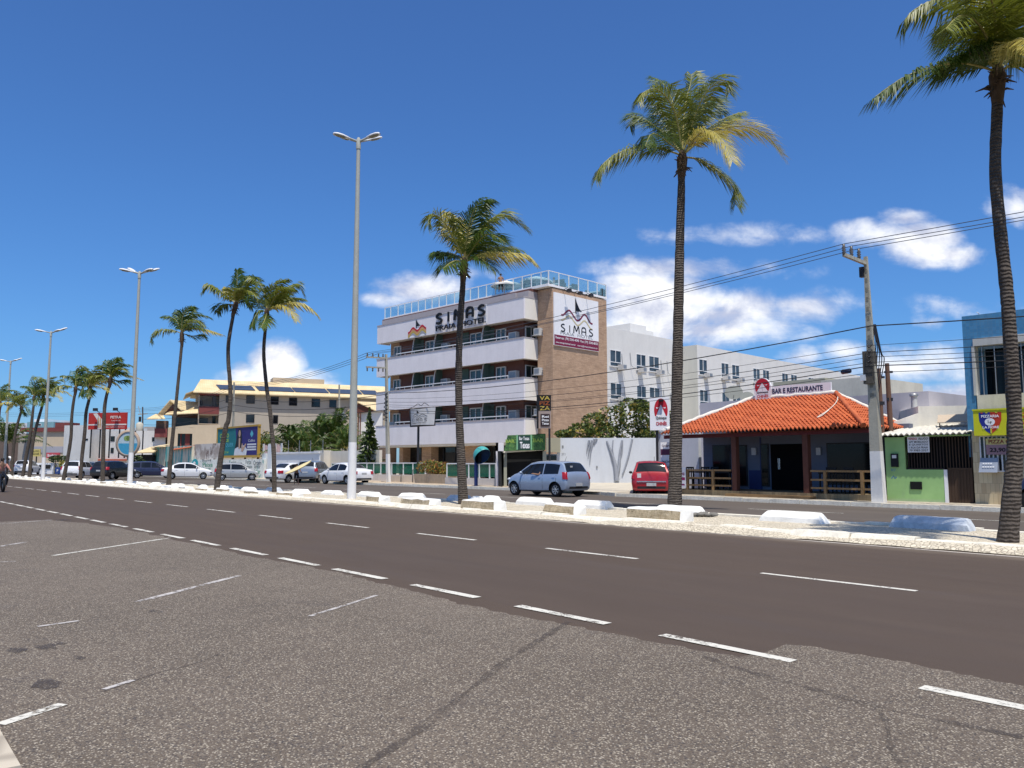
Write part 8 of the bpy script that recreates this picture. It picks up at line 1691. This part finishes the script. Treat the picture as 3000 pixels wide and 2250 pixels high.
text(mb, 'COMO', b2, .06, .66, .30, .82, 6, .03); text(mb, 'VOCE', b2, .06, .50, .30, .62, 6, .03); text(mb, 'QUER', b2, .22, .30, .42, .46, 4, .01); text(mb, '79 3214', b2, .05, .08, .3, .16, 6, .01)
mb.build('poster', [M('poster_teal', (.015, .17, .19), .6, .2, 1), M('poster_navy', (.03, .025, .16), .6, .15, 1), BLK, M('poster_skin', (.50, .33, .24), .6), M('poster_cyan', (.10, .42, .52), .6), M('poster_white', (.60, .62, .66), .6), M('poster_lime', (.34, .52, .07), .6)], bl)
for u in (.05, .35, .65, .95): mb = MB(); mb.box(a0 + w_ * u - .08, a0 + w_ * u + .08, .1, .25, 0, b1); mb.build('support_post', WOODD, bl)
# white gate and walls right of the mural
gt, GFr = swall('sliding_gate', 'wide white ribbed sliding gate behind the parked white car', 'gate', 800, 940, 31.3); gx = lambda p: GFr.fx(p, 0); gz = lambda p, y: GFr.fp(p, y, 0)[1]
t = NT('gate_ribbed'); s_ = t.n.new('ShaderNodeSeparateXYZ'); t.L(t.tc.outputs['Object'], s_.inputs[0]); fr_ = t.math('FRACT', t.math('MULTIPLY', s_.outputs[0], 4.5)); x = t.mix(t.ramp(fr_, [(.0, 1.), (.12, 0.)]), (.74, .76, .78), (.42, .45, .49)); t.color(t.mix(t.math('MULTIPLY', t.noise(2), .3), x, (.60, .62, .64))); GATE = t.fin(.6)
mb = MB(); mb.box(gx(800), gx(937), 0, .08, .1, gz(870, 1329)); mb.build('gate_leaf', GATE, gt); mb = MB(); mb.box(gx(800), gx(938), -.1, .15, gz(870, 1329), gz(870, 1324)); mb.build('gate_rail', ALU, gt)
mb = MB(); mb.box(gx(772), gx(782), -.1, .2, 0, gz(777, 1328)); mb.box(gx(788), gx(799), -.1, .2, 0, gz(790, 1302)); mb.build('gate_pier', M('pier_bluegrey', (.68, .72, .74), .85, .07, 2, grime=.15), gt)
mb = MB(); mb.box(gx(776), gx(781), -.15, -.1, gz(778, 1372), gz(778, 1350)); mb.build('intercom', GREYS, gt)
mb = MB()
for p in (842, 874, 907, 943): mb.tube([(gx(p), .1, gz(p, 1325)), (gx(p), .1, gz(p, 1290))], .03, 5)
mb.build('fence_rod', GALV, gt)
pf = thing('slatted_screen', 'pink and white slatted screen between the billboard and the gate', 'fence', GFr.p(gx(758), .4, 0), ROAD.rz); mb = MB(); x0 = 0
for k_ in range(10): mb.box(k_ * .42, k_ * .42 + .3, 0, .06, .1, gz(770, 1300 + (k_ % 3) * 3), 0 if k_ % 3 else 1)
mb.build('slats', [M('slat_pink', (.60, .42, .40), .8), M('slat_white', (.66, .66, .64), .8)], pf)
cw, CFr = swall('cream_wall', 'cream garden wall between the white gate and the hotel', 'wall', 940, 1110, 33.4); kx = lambda p: CFr.fx(p, 0); kz = lambda p, y: CFr.fp(p, y, 0)[1]
mb = MB(); mb.box(kx(938), kx(968), -.6, .1, 0, kz(950, 1320)); mb.box(kx(968), kx(1112), 0, .25, 0, kz(1000, 1321)); mb.build('wall', M('wall_cream', (.66, .62, .54), .85, .07, 1.5, grime=.15), cw)

# garden behind: young palms, shrubs
def small_palm(label, base, crown, Y, R_, seed, n=19):
    rng = random.Random(seed); b = at(*base, Y); b.z = 0; th = thing('garden_palm', label, 'palm tree', b, 0, 'young palms in the garden beside the hotel'); cr = at(*crown, Y) - b
    mb = MB(); mb.tube([(0, 0, 0), cr * .5 + Vector((.1, 0, 0)), cr], [.2, .16, .13], 8); mb.build('trunk', BARK, th); mb = MB()
    for k in range(n):
        a = 2 * PI * k / n + rng.uniform(-.25, .25); el = rng.uniform(.25, 1.4); d = Vector((math.cos(a) * math.cos(el), math.sin(a) * math.cos(el), math.sin(el))); h = Vector((d.x, d.y, 0)); L_ = R_ * rng.uniform(.8, 1.15)
        pts = [cr, cr + d * L_ * .45, cr + d * L_ * .8 + h * L_ * .1 - Vector((0, 0, .08 * L_)), cr + d * L_ * .95 + h * L_ * .35 - Vector((0, 0, .30 * L_))]
        add_frond(mb, pts, 34, R_ * .25, .15, Vector((.15, 0, 0)), rng.choice([5, 5, 0]), .6, .8, rng)
    mb.build('crown', LEAFS, th)
small_palm('young palm with upright fronds behind the right part of the gate', (855, 1395), (853, 1318), 77, 3.5, 21, 15); small_palm('tallest bushy garden palm left of the bare utility pole', (930, 1395), (930, 1305), 80, 4.2, 22, 17); small_palm('dark garden palm right of the bare utility pole', (985, 1395), (975, 1290), 82, 4.2, 23, 16); small_palm('low palm arching over the gate top', (885, 1395), (897, 1335), 75, 3.4, 24, 14); small_palm('low palm behind the cream garden wall', (1015, 1395), (1012, 1315), 78, 3.2, 25, 15)
def shrub(label, px_, py_, Y, r, seed, mats, n=900, cat='shrub', name='garden_shrub'):
    rng = random.Random(seed); P = at(px_, py_, Y); b = Vector((P.x, P.y, 0)); th = thing(name, label, cat, b); mb = MB(); mb.tube([(0, 0, 0), (.05, 0, P.z * .6), (0, 0, P.z)], [.09, .06, .03], 6); mb.build('trunk', BARK, th)
    lob = [((rng.uniform(-.5, .5) * r[0], rng.uniform(-.4, .4) * r[0], P.z + rng.uniform(-.5, .5) * r[1]), (r[0] * .6, r[0] * .5, r[1] * .6)) for _ in range(7)]; mb = MB(); leaf_cloud(mb, lob, n, .16, mats, rng); mb.build('crown', BUSHM, th); return th
shrub('pale yellow leaved bush behind the billboard and the bowed palm', 772, 1285, 80, (1.25, 1.6), 31, [1, 4, 0], 600); shrub('dark dense bush behind the gate, under the garden palms', 870, 1318, 84, (4.6, 1.5), 32, [2, 2, 0], 1300); shrub('dark dense bush right of the garden palms', 965, 1310, 86, (4.2, 2.0), 33, [2, 0, 2], 1300)
def conifer(label, px_, ytop, Y, r, seed):
    rng = random.Random(seed); T = at(px_, ytop, Y); b = Vector((T.x, T.y, 0)); th = thing('feathery_pine', label, 'tree', b); mb = MB(); mb.tube([(0, 0, 0), (0, 0, T.z)], [.14, .02], 6); mb.build('trunk', BARK, th); mb = MB()
    for _ in range(620):
        h = rng.random() ** .8; z = T.z * (.12 + .88 * h); rr = r * (1.02 - h) * rng.uniform(.35, 1); a = rng.uniform(0, 2 * PI); o = Vector((math.cos(a) * rr * .3, math.sin(a) * rr * .3, z)); e_ = Vector((math.cos(a) * rr, math.sin(a) * rr, z + rng.uniform(-.5, .25))); s_ = Vector((0, 0, .09)); w_ = (e_ - o).cross(Vector((0, 0, 1))).normalized() * .10
        mb.add([o, (o + e_) / 2 + w_ + s_, e_, (o + e_) / 2 - w_ - s_], [(0, 1, 2, 3)], rng.choice([2, 2, 0]))
    mb.build('crown', BUSHM, th)
conifer('dark feathery pine beside the left end of the hotel', 1083, 1195, 63.5, 1.7, 41)

# --- buildings and shops at the far left
def fbox(name, label, cat, px0, px1, ytop, Y, mat, rz_=-20, depth=8, wins=(), wmat=None, ybot=None, group=None):
    o = at((px0 + px1) / 2, 1380, Y); fr = Fr((o.x, o.y, 0), rz_); th = fthing(name, label, cat, fr, group); a, b = fr.fx(px0), fr.fx(px1); zt = fr.fp((px0 + px1) / 2, ytop)[1]; zb = fr.fp((px0 + px1) / 2, ybot)[1] if ybot else 0
    mb = MB(); mb.box(a, b, 0, depth, zb, zt); mb.build('wall', mat, th)
    for (x0, y0, x1, y1) in wins:
        a0, b0, a1, b1 = fr.fb(x0, y0, x1, y1, 0); mb = MB(); mb.box(a0, a1, -.05, .05, b0, b1); f_ = mb.build('window', wmat or STEEL, th); mb = MB(); mb.box(a0 + .08, a1 - .08, -.065, -.051, b0 + .08, b1 - .08); mb.build('pane', DGL, f_)
    return th, fr
WST = M('plaster_weathered_white', (.60, .61, .60), .9, .10, .5, .1, grime=.3)
fbox('white_flats', 'weathered white three storey block under the red hoarding', 'building', 186, 265, 1246, 118, WST, -14, 12, ((275 - 30, 1285, 258, 1290),)); th, fr = fbox('white_flats', 'white block with small dark windows right of the red hoarding palm', 'building', 265, 397, 1262, 119, WST, -14, 12, ((274, 1284, 288, 1291), (274, 1311, 287, 1324), (325, 1278, 336, 1293), (325, 1312, 333, 1327)))
a0, b0, a1, b1 = fr.fb(186, 1345, 390, 1347, -.3)
mb = MB(); mb.box(a0, a1, -.5, .0, fr.fp(280, 1350)[1], fr.fp(280, 1345)[1]); mb.build('shop_fascia', SIGNR if False else M('fascia_brick', (.40, .10, .06), .8), th); mb = MB(); mb.box(a0 + 2, a0 + (a1 - a0) * .45, -.1, -.003, 0, fr.fp(280, 1350)[1]); mb.build('shop_glass', glass_mat('shop_glass_green', (.05, .12, .10)), th)
hd_, HFr = swall('red_hoarding', 'large red roof hoarding with white lettering PETRA', 'billboard', 262, 371, 40.0)
o = at(316, 1300, 112); HFr = Fr((o.x, o.y, 0), -14); hd_.location = HFr.o; hd_.rotation_euler = (0, 0, HFr.rz); a0, b0, a1, b1 = HFr.fb(261, 1210, 371, 1257); w_, h_ = a1 - a0, b1 - b0; mb = MB(); hp = lambda u, v: Vector((a0 + w_ * u, -.08, b0 + h_ * v)); h2_ = lambda u, v: Vector((a0 + w_ * u, -.1, b0 + h_ * v))
mb.box(a0, a1, -.06, .1, b0, b1, 0); mb.poly([hp(.12, .95), hp(.22, .98), hp(.36, .6), hp(.36, .02), hp(.25, .02), hp(.24, .55)], 1); mb.poly([hp(0, .24), hp(1, .24), hp(1, .32), hp(0, .32)], 1); text(mb, 'PETRA', h2_, .58, .64, .86, .80, 1, .03); text(mb, 'PURO MALTE', h2_, .61, .48, .84, .54, 1, .02); text(mb, 'BEBA COM MODERACAO', h2_, .46, .10, .96, .16, 1, .01)
for u in (.27, .32): mb.poly([h2_(u - .015, .1), h2_(u + .015, .1), h2_(u + .012, .62), h2_(u, .72), h2_(u - .012, .62)], 2)
mb.build('poster', [M('hoarding_red', (.42, .03, .025), .6, .12, .6), M('hoarding_white', (.66, .60, .56), .6), M('hoarding_amber', (.5, .28, .1), .6)], hd_)
for u in (.06, .3, .55, .8, .95): mb = MB(); mb.box(a0 + w_ * u - .06, a0 + w_ * u + .06, .1, .25, b0 - 4, b0 + .2); mb.build('support_post', STEEL, hd_)
for u in (.28, .8): mb = MB(); mb.tube([(a0 + w_ * u, 0, b1), (a0 + w_ * u, -.8, b1 + .4)], .05, 5); mb.obox((a0 + w_ * u - .3, -1.0, b1 + .2), (.6, 0, 0), (0, .3, 0), (0, 0, .4)); mb.build('floodlight', STEEL, hd_)
o = at(377, 1330, 92); rs_ = thing('round_sign', 'round sign with a pale ring and a painted beach scene on a post', 'sign', (o.x, o.y, 0), rad(-12)); q = Fr((o.x, o.y, 0), -12); cx, cz_ = q.fp(375, 1299); r_ = q.fx(410) - cx; mp = front(-.13); mb = MB(); mb.tube([(cx, .15, 0), (cx, .15, cz_)], .14, 8); mb.build('post', CONC, rs_); mb = MB(); mb.lathe([(r_ * .84, -.1), (r_ * .84, .1), (r_, .1), (r_, -.1), (r_ * .84, -.1)], 28, 0, (cx, 0, cz_), 'y', True, False); mb.lathe([(1e-3, -.02), (r_ * .86, -.02), (r_ * .86, .06), (1e-3, .06)], 28, 1, (cx, 0, cz_), 'y', False)
m2 = front(-.03); mb.poly([m2(cx + r_ * .8 * math.cos(v), cz_ - .0 + r_ * .8 * math.sin(v)) for v in [PI + PI * i / 16 for i in range(17)]], 2); m2 = front(-.04)
for dx in (-.1, .1, .3): mb.poly([m2(*p) for p in ell(cx + dx * r_, cz_ + r_ * .38, r_ * .26, r_ * .2, 10)], 3)
mb.build('disc', [M('ring_tan', (.42, .32, .24), .8, .2, 3), M('disc_sky', (.40, .52, .58), .6, .15, 2), M('disc_sea', (.05, .30, .48), .6, .15, 2), M('disc_palm', (.22, .33, .10), .7, .3, 3)], rs_)
fbox('white_house', 'white house with one dark window beside the dark wrapped pole', 'building', 392, 462, 1262, 108, WHT, -10, 8, ((446, 1281, 458, 1293),)); fbox('hill_house', 'grey pitched house top far behind the dark wrapped pole', 'building', 420, 450, 1250, 190, M('far_grey', (.34, .32, .31), .9), -10, 8)
th, fr = fbox('roadside_shop', 'dark open shop with yellow awning roofs beside the dark wrapped pole', 'shop', 402, 448, 1332, 96, M('shop_dark', (.03, .03, .028), .9, .3, 2), -20, 4); mb = MB(); a0, b0 = fr.fp(394, 1326, -.6); a1, b1 = fr.fp(449, 1324, -.6); mb.slab([(a0, -.6, b0), (a1, -.6, b1), (a1, 1.5, b1 + .75), (a0 + .5, 1.5, b0 + .75)], (0, 0, -.12)); mb.build('awning_roof', YTILE, th)
o = at(409, 1250, 104); wtk = thing('water_tank', 'cream water tank on a frame by the dark wrapped pole', 'water tank', (o.x, o.y, 0)); mb = MB(); mb.lathe([(.40, o.z - .5), (.46, o.z + .3), (.28, o.z + .5), (.06, o.z + .6)], 12); mb.build('tank', M('tank_cream', (.50, .48, .40), .8, .1, 2), wtk); mb = MB()
for sx_ in (-.5, .5): mb.box(sx_ - .06, sx_ + .06, -.06, .06, 0, o.z - .5)
mb.box(-.12, .12, -.12, .12, o.z + .65, o.z + 1.3); mb.build('frame', STEEL, wtk)
shrub('round green shrub beside the dark roadside shop', 402, 1357, 93, (1.2, .9), 34, [0, 2], 500)
th, fr = fbox('beige_building', 'beige commercial building with a brown parapet behind the third lamp', 'building', 92, 186, 1264, 128, BEIL, -8, 12, ((146, 1310, 150, 1315), (153, 1310, 157, 1315))); mb = MB(); a0, b0, a1, b1 = fr.fb(58, 1253, 208, 1264, -.3); mb.box(a0, a1, -.3, 2, b0, b1); a0, b0, a1, b1 = fr.fb(162, 1238, 205, 1253, -.3); mb.box(a0, a1, -.3, 2, b0 + .003, b1); mb.build('parapet', OXB, th); mb = MB(); a0, b0, a1, b1 = fr.fb(95, 1308, 182, 1326, -.2); mb.box(a0, a1, -.1, .0, b0, b1); mb.build('shade_band', GREYS, th)
fbox('grey_office', 'narrow grey building with pairs of small windows left of the beige building', 'building', 54, 92, 1270, 130, M('plaster_taupe', (.36, .33, .29), .9, .1, 1, grime=.2), -8, 10, ((66, 1277, 70, 1282), (72, 1277, 76, 1282), (66, 1292, 70, 1297), (72, 1292, 76, 1297)))
fbox('teal_tower', 'teal and white tower block top far behind the beige building', 'building', 76, 154, 1236, 210, M('tower_teal', (.18, .33, .38), .7, .15, .4), -8, 10, ((110, 1241, 121, 1248),), SIGNW); fbox('white_tower_cap', 'white cap of a tower block behind the teal one', 'building', 96, 133, 1228, 214, SIGNW, -8, 10); fbox('pale_tower', 'pale apartment tower far away at the left edge', 'building', -14, 16, 1236, 260, SIGNW, -8, 12, ((2, 1243, 5, 1247), (6, 1243, 9, 1247), (2, 1252, 5, 1256), (6, 1252, 9, 1256), (2, 1260, 5, 1264)))
fbox('left_shop', 'dim brown shop front at the far left behind the leftmost lamp', 'shop', -20, 58, 1275, 132, M('shop_brown', (.15, .11, .09), .9, .2, 1), -8, 8)
def far_sign(label, px0, y0, px1, y1, Y, mat, words, lm, name='shop_sign'):
    o = at((px0 + px1) / 2, 1380, Y); fr = Fr((o.x, o.y, 0), -8); th = fthing(name, label, 'sign', fr); a0, b0, a1, b1 = fr.fb(px0, y0, px1, y1); mb = MB(); mb.box(a0, a1, 0, .15, b0, b1); mb.build('board', mat, th); mb = MB()
    for s_, u0, v0, u1, v1 in words: text(mb, s_, front(-.01), a0 + (a1 - a0) * u0, b0 + (b1 - b0) * v0, a0 + (a1 - a0) * u1, b0 + (b1 - b0) * v1, 0, .02)
    mb.build('sign_letters', lm, th); mb = MB(); mb.box((a0 + a1) / 2 - .06, (a0 + a1) / 2 + .06, .15, .3, 0, b1); mb.build('post', STEEL, th); return th
far_sign('small yellow shop sign with dark letters behind the third lamp palms', 92, 1316, 117, 1337, 122, M('sign_yellow_pale', (.60, .50, .16), .6), [('AUTO', .1, .58, .9, .82), ('LANCHES', .1, .2, .9, .45)], BLK); far_sign('red and white curved shop sign right of the third street lamp', 136, 1326, 174, 1342, 122, M('sign_rose', (.52, .08, .10), .6), [('Brasileiro', .1, .25, .8, .75)], SIGNW)
far_sign('blue bin shaped notice panel standing on the far pavement', 162, 1369, 175, 1388, 104, M('panel_blue', (.03, .07, .24), .6), [('P', .35, .3, .65, .7)], SIGNW, 'notice_panel')
o = at(27, 1344, 112); rd = thing('road_sign', 'small round white road sign near the leftmost lamp', 'road sign', (o.x, o.y, 0)); mb = MB(); mb.lathe([(1e-3, -.02), (.36, -.02), (.36, .02), (1e-3, .02)], 18, 0, (0, 0, o.z), 'y'); mb.build('disc', SIGNW, rd); mb = MB(); mb.box(-.2, .2, -.04, -.025, o.z - .04, o.z + .04); mb.box(-.04, .04, -.05, -.041, o.z - .2, o.z + .2); mb.build('symbol', BLK, rd); mb = MB(); mb.tube([(0, .06, 0), (0, .06, o.z)], .04, 6); mb.build('post', GALV, rd)
shrub('flat topped umbrella tree on the far pavement', 163, 1343, 110, (2.0, .45), 35, [2, 0], 500, 'tree', 'umbrella_tree'); shrub('pale drooping bush on the far pavement behind the white hatchback', 180, 1368, 108, (.9, .9), 36, [1, 4], 300)
small_palm('wide green palm crown before the shops at the left edge', (18, 1390), (20, 1300), 105, 4.6, 26, 16)
fbox('white_kiosk', 'white kiosk with posters behind the small white sedans', 'kiosk', 98, 160, 1356, 110, SIGNW, -8, 3, ((104, 1360, 124, 1375), (130, 1360, 150, 1375)), ALU)
# motorcyclist entering at the left edge
P = G(1, 1441); mo = thing('motorcycle', 'dark motorcycle at the left edge ridden away from the viewer', 'motorcycle', P, rad(-48))
for x in (-.62, .62):
    mb = MB(); mb.lathe([(.22, -.05), (.29, -.05), (.31, 0), (.29, .05), (.22, .05)], 18, 0, (x, 0, .31), 'y', True, False); wh = mb.build('wheel', TYRE, mo); mb = MB(); mb.lathe([(1e-3, -.02), (.225, -.02), (.225, .02), (1e-3, .02)], 14, 0, (x, 0, .31), 'y'); mb.build('rim', RIM, wh)
mb = MB(); mb.blob((.15, 0, .78), (.28, .15, .14)); mb.blob((0, 0, .48), (.25, .16, .2)); mb.tube([(.62, .1, .31), (.45, .1, .8), (.38, 0, 1.02)], .03, 6); mb.tube([(.62, -.1, .31), (.45, -.1, .8), (.38, 0, 1.02)], .03, 6); mb.build('body', BLACK, mo); mb = MB(); mb.slab([(-.65, -.13, .80), (.0, -.15, .78), (.0, .15, .78), (-.65, .13, .80)], (0, 0, .09)); mb.build('seat', BLACKP, mo); mb = MB(); mb.tube([(.30, -.36, 1.04), (.38, 0, 1.0), (.30, .36, 1.04)], .02, 6); mb.build('handlebar', STEEL, mo); mb = MB(); mb.box(-.78, -.70, -.08, .08, .62, .74); mb.build('tail_lamp', REDL, mo)
ride = dict(v=[(0, 0, .92, .15, .12), (0, -.08, 1.12, .135), (0, -.16, 1.36, .15, .11), (0, -.20, 1.46, .055), (0, -.22, 1.60, .095, .105), (.19, -.16, 1.38, .055), (.30, -.32, 1.16, .042), (.33, -.56, 1.05, .034), (-.19, -.16, 1.38, .055), (-.30, -.32, 1.16, .042), (-.33, -.56, 1.05, .034), (.13, -.02, .86, .09), (.22, -.40, .74, .065), (.22, -.12, .34, .045), (.22, -.28, .28, .04, .03), (-.13, -.02, .86, .09), (-.22, -.40, .74, .065), (-.22, -.12, .34, .045), (-.22, -.28, .28, .04, .03)], e=[(0, 1), (1, 2), (2, 3), (3, 4), (2, 5), (5, 6), (6, 7), (2, 8), (8, 9), (9, 10), (0, 11), (11, 12), (12, 13), (13, 14), (0, 15), (15, 16), (16, 17), (17, 18)], head=4)
figure('person', 'motorcycle rider in a pale red shirt at the left edge', P + Vector((-.1 * math.cos(rad(-48)), -.1 * math.sin(rad(-48)), -.02)), rad(-48) + PI / 2, ride, [('shirt', [(0, 1.06), (1, 1.1), (2, 1.1), (5, 1.25), (6, 1.2), (8, 1.25), (9, 1.2)], [(0, 1), (1, 2), (2, 3), (3, 4), (2, 5), (5, 6)], cloth('shirt_pale_red', (.50, .22, .18))), ('trousers', [(0, 1.08), (11, 1.1), (12, 1.12), (13, 1.2), (15, 1.1), (16, 1.12), (17, 1.2)], [(0, 1), (1, 2), (2, 3), (0, 4), (4, 5), (5, 6)], SHIRT)], 1.0)
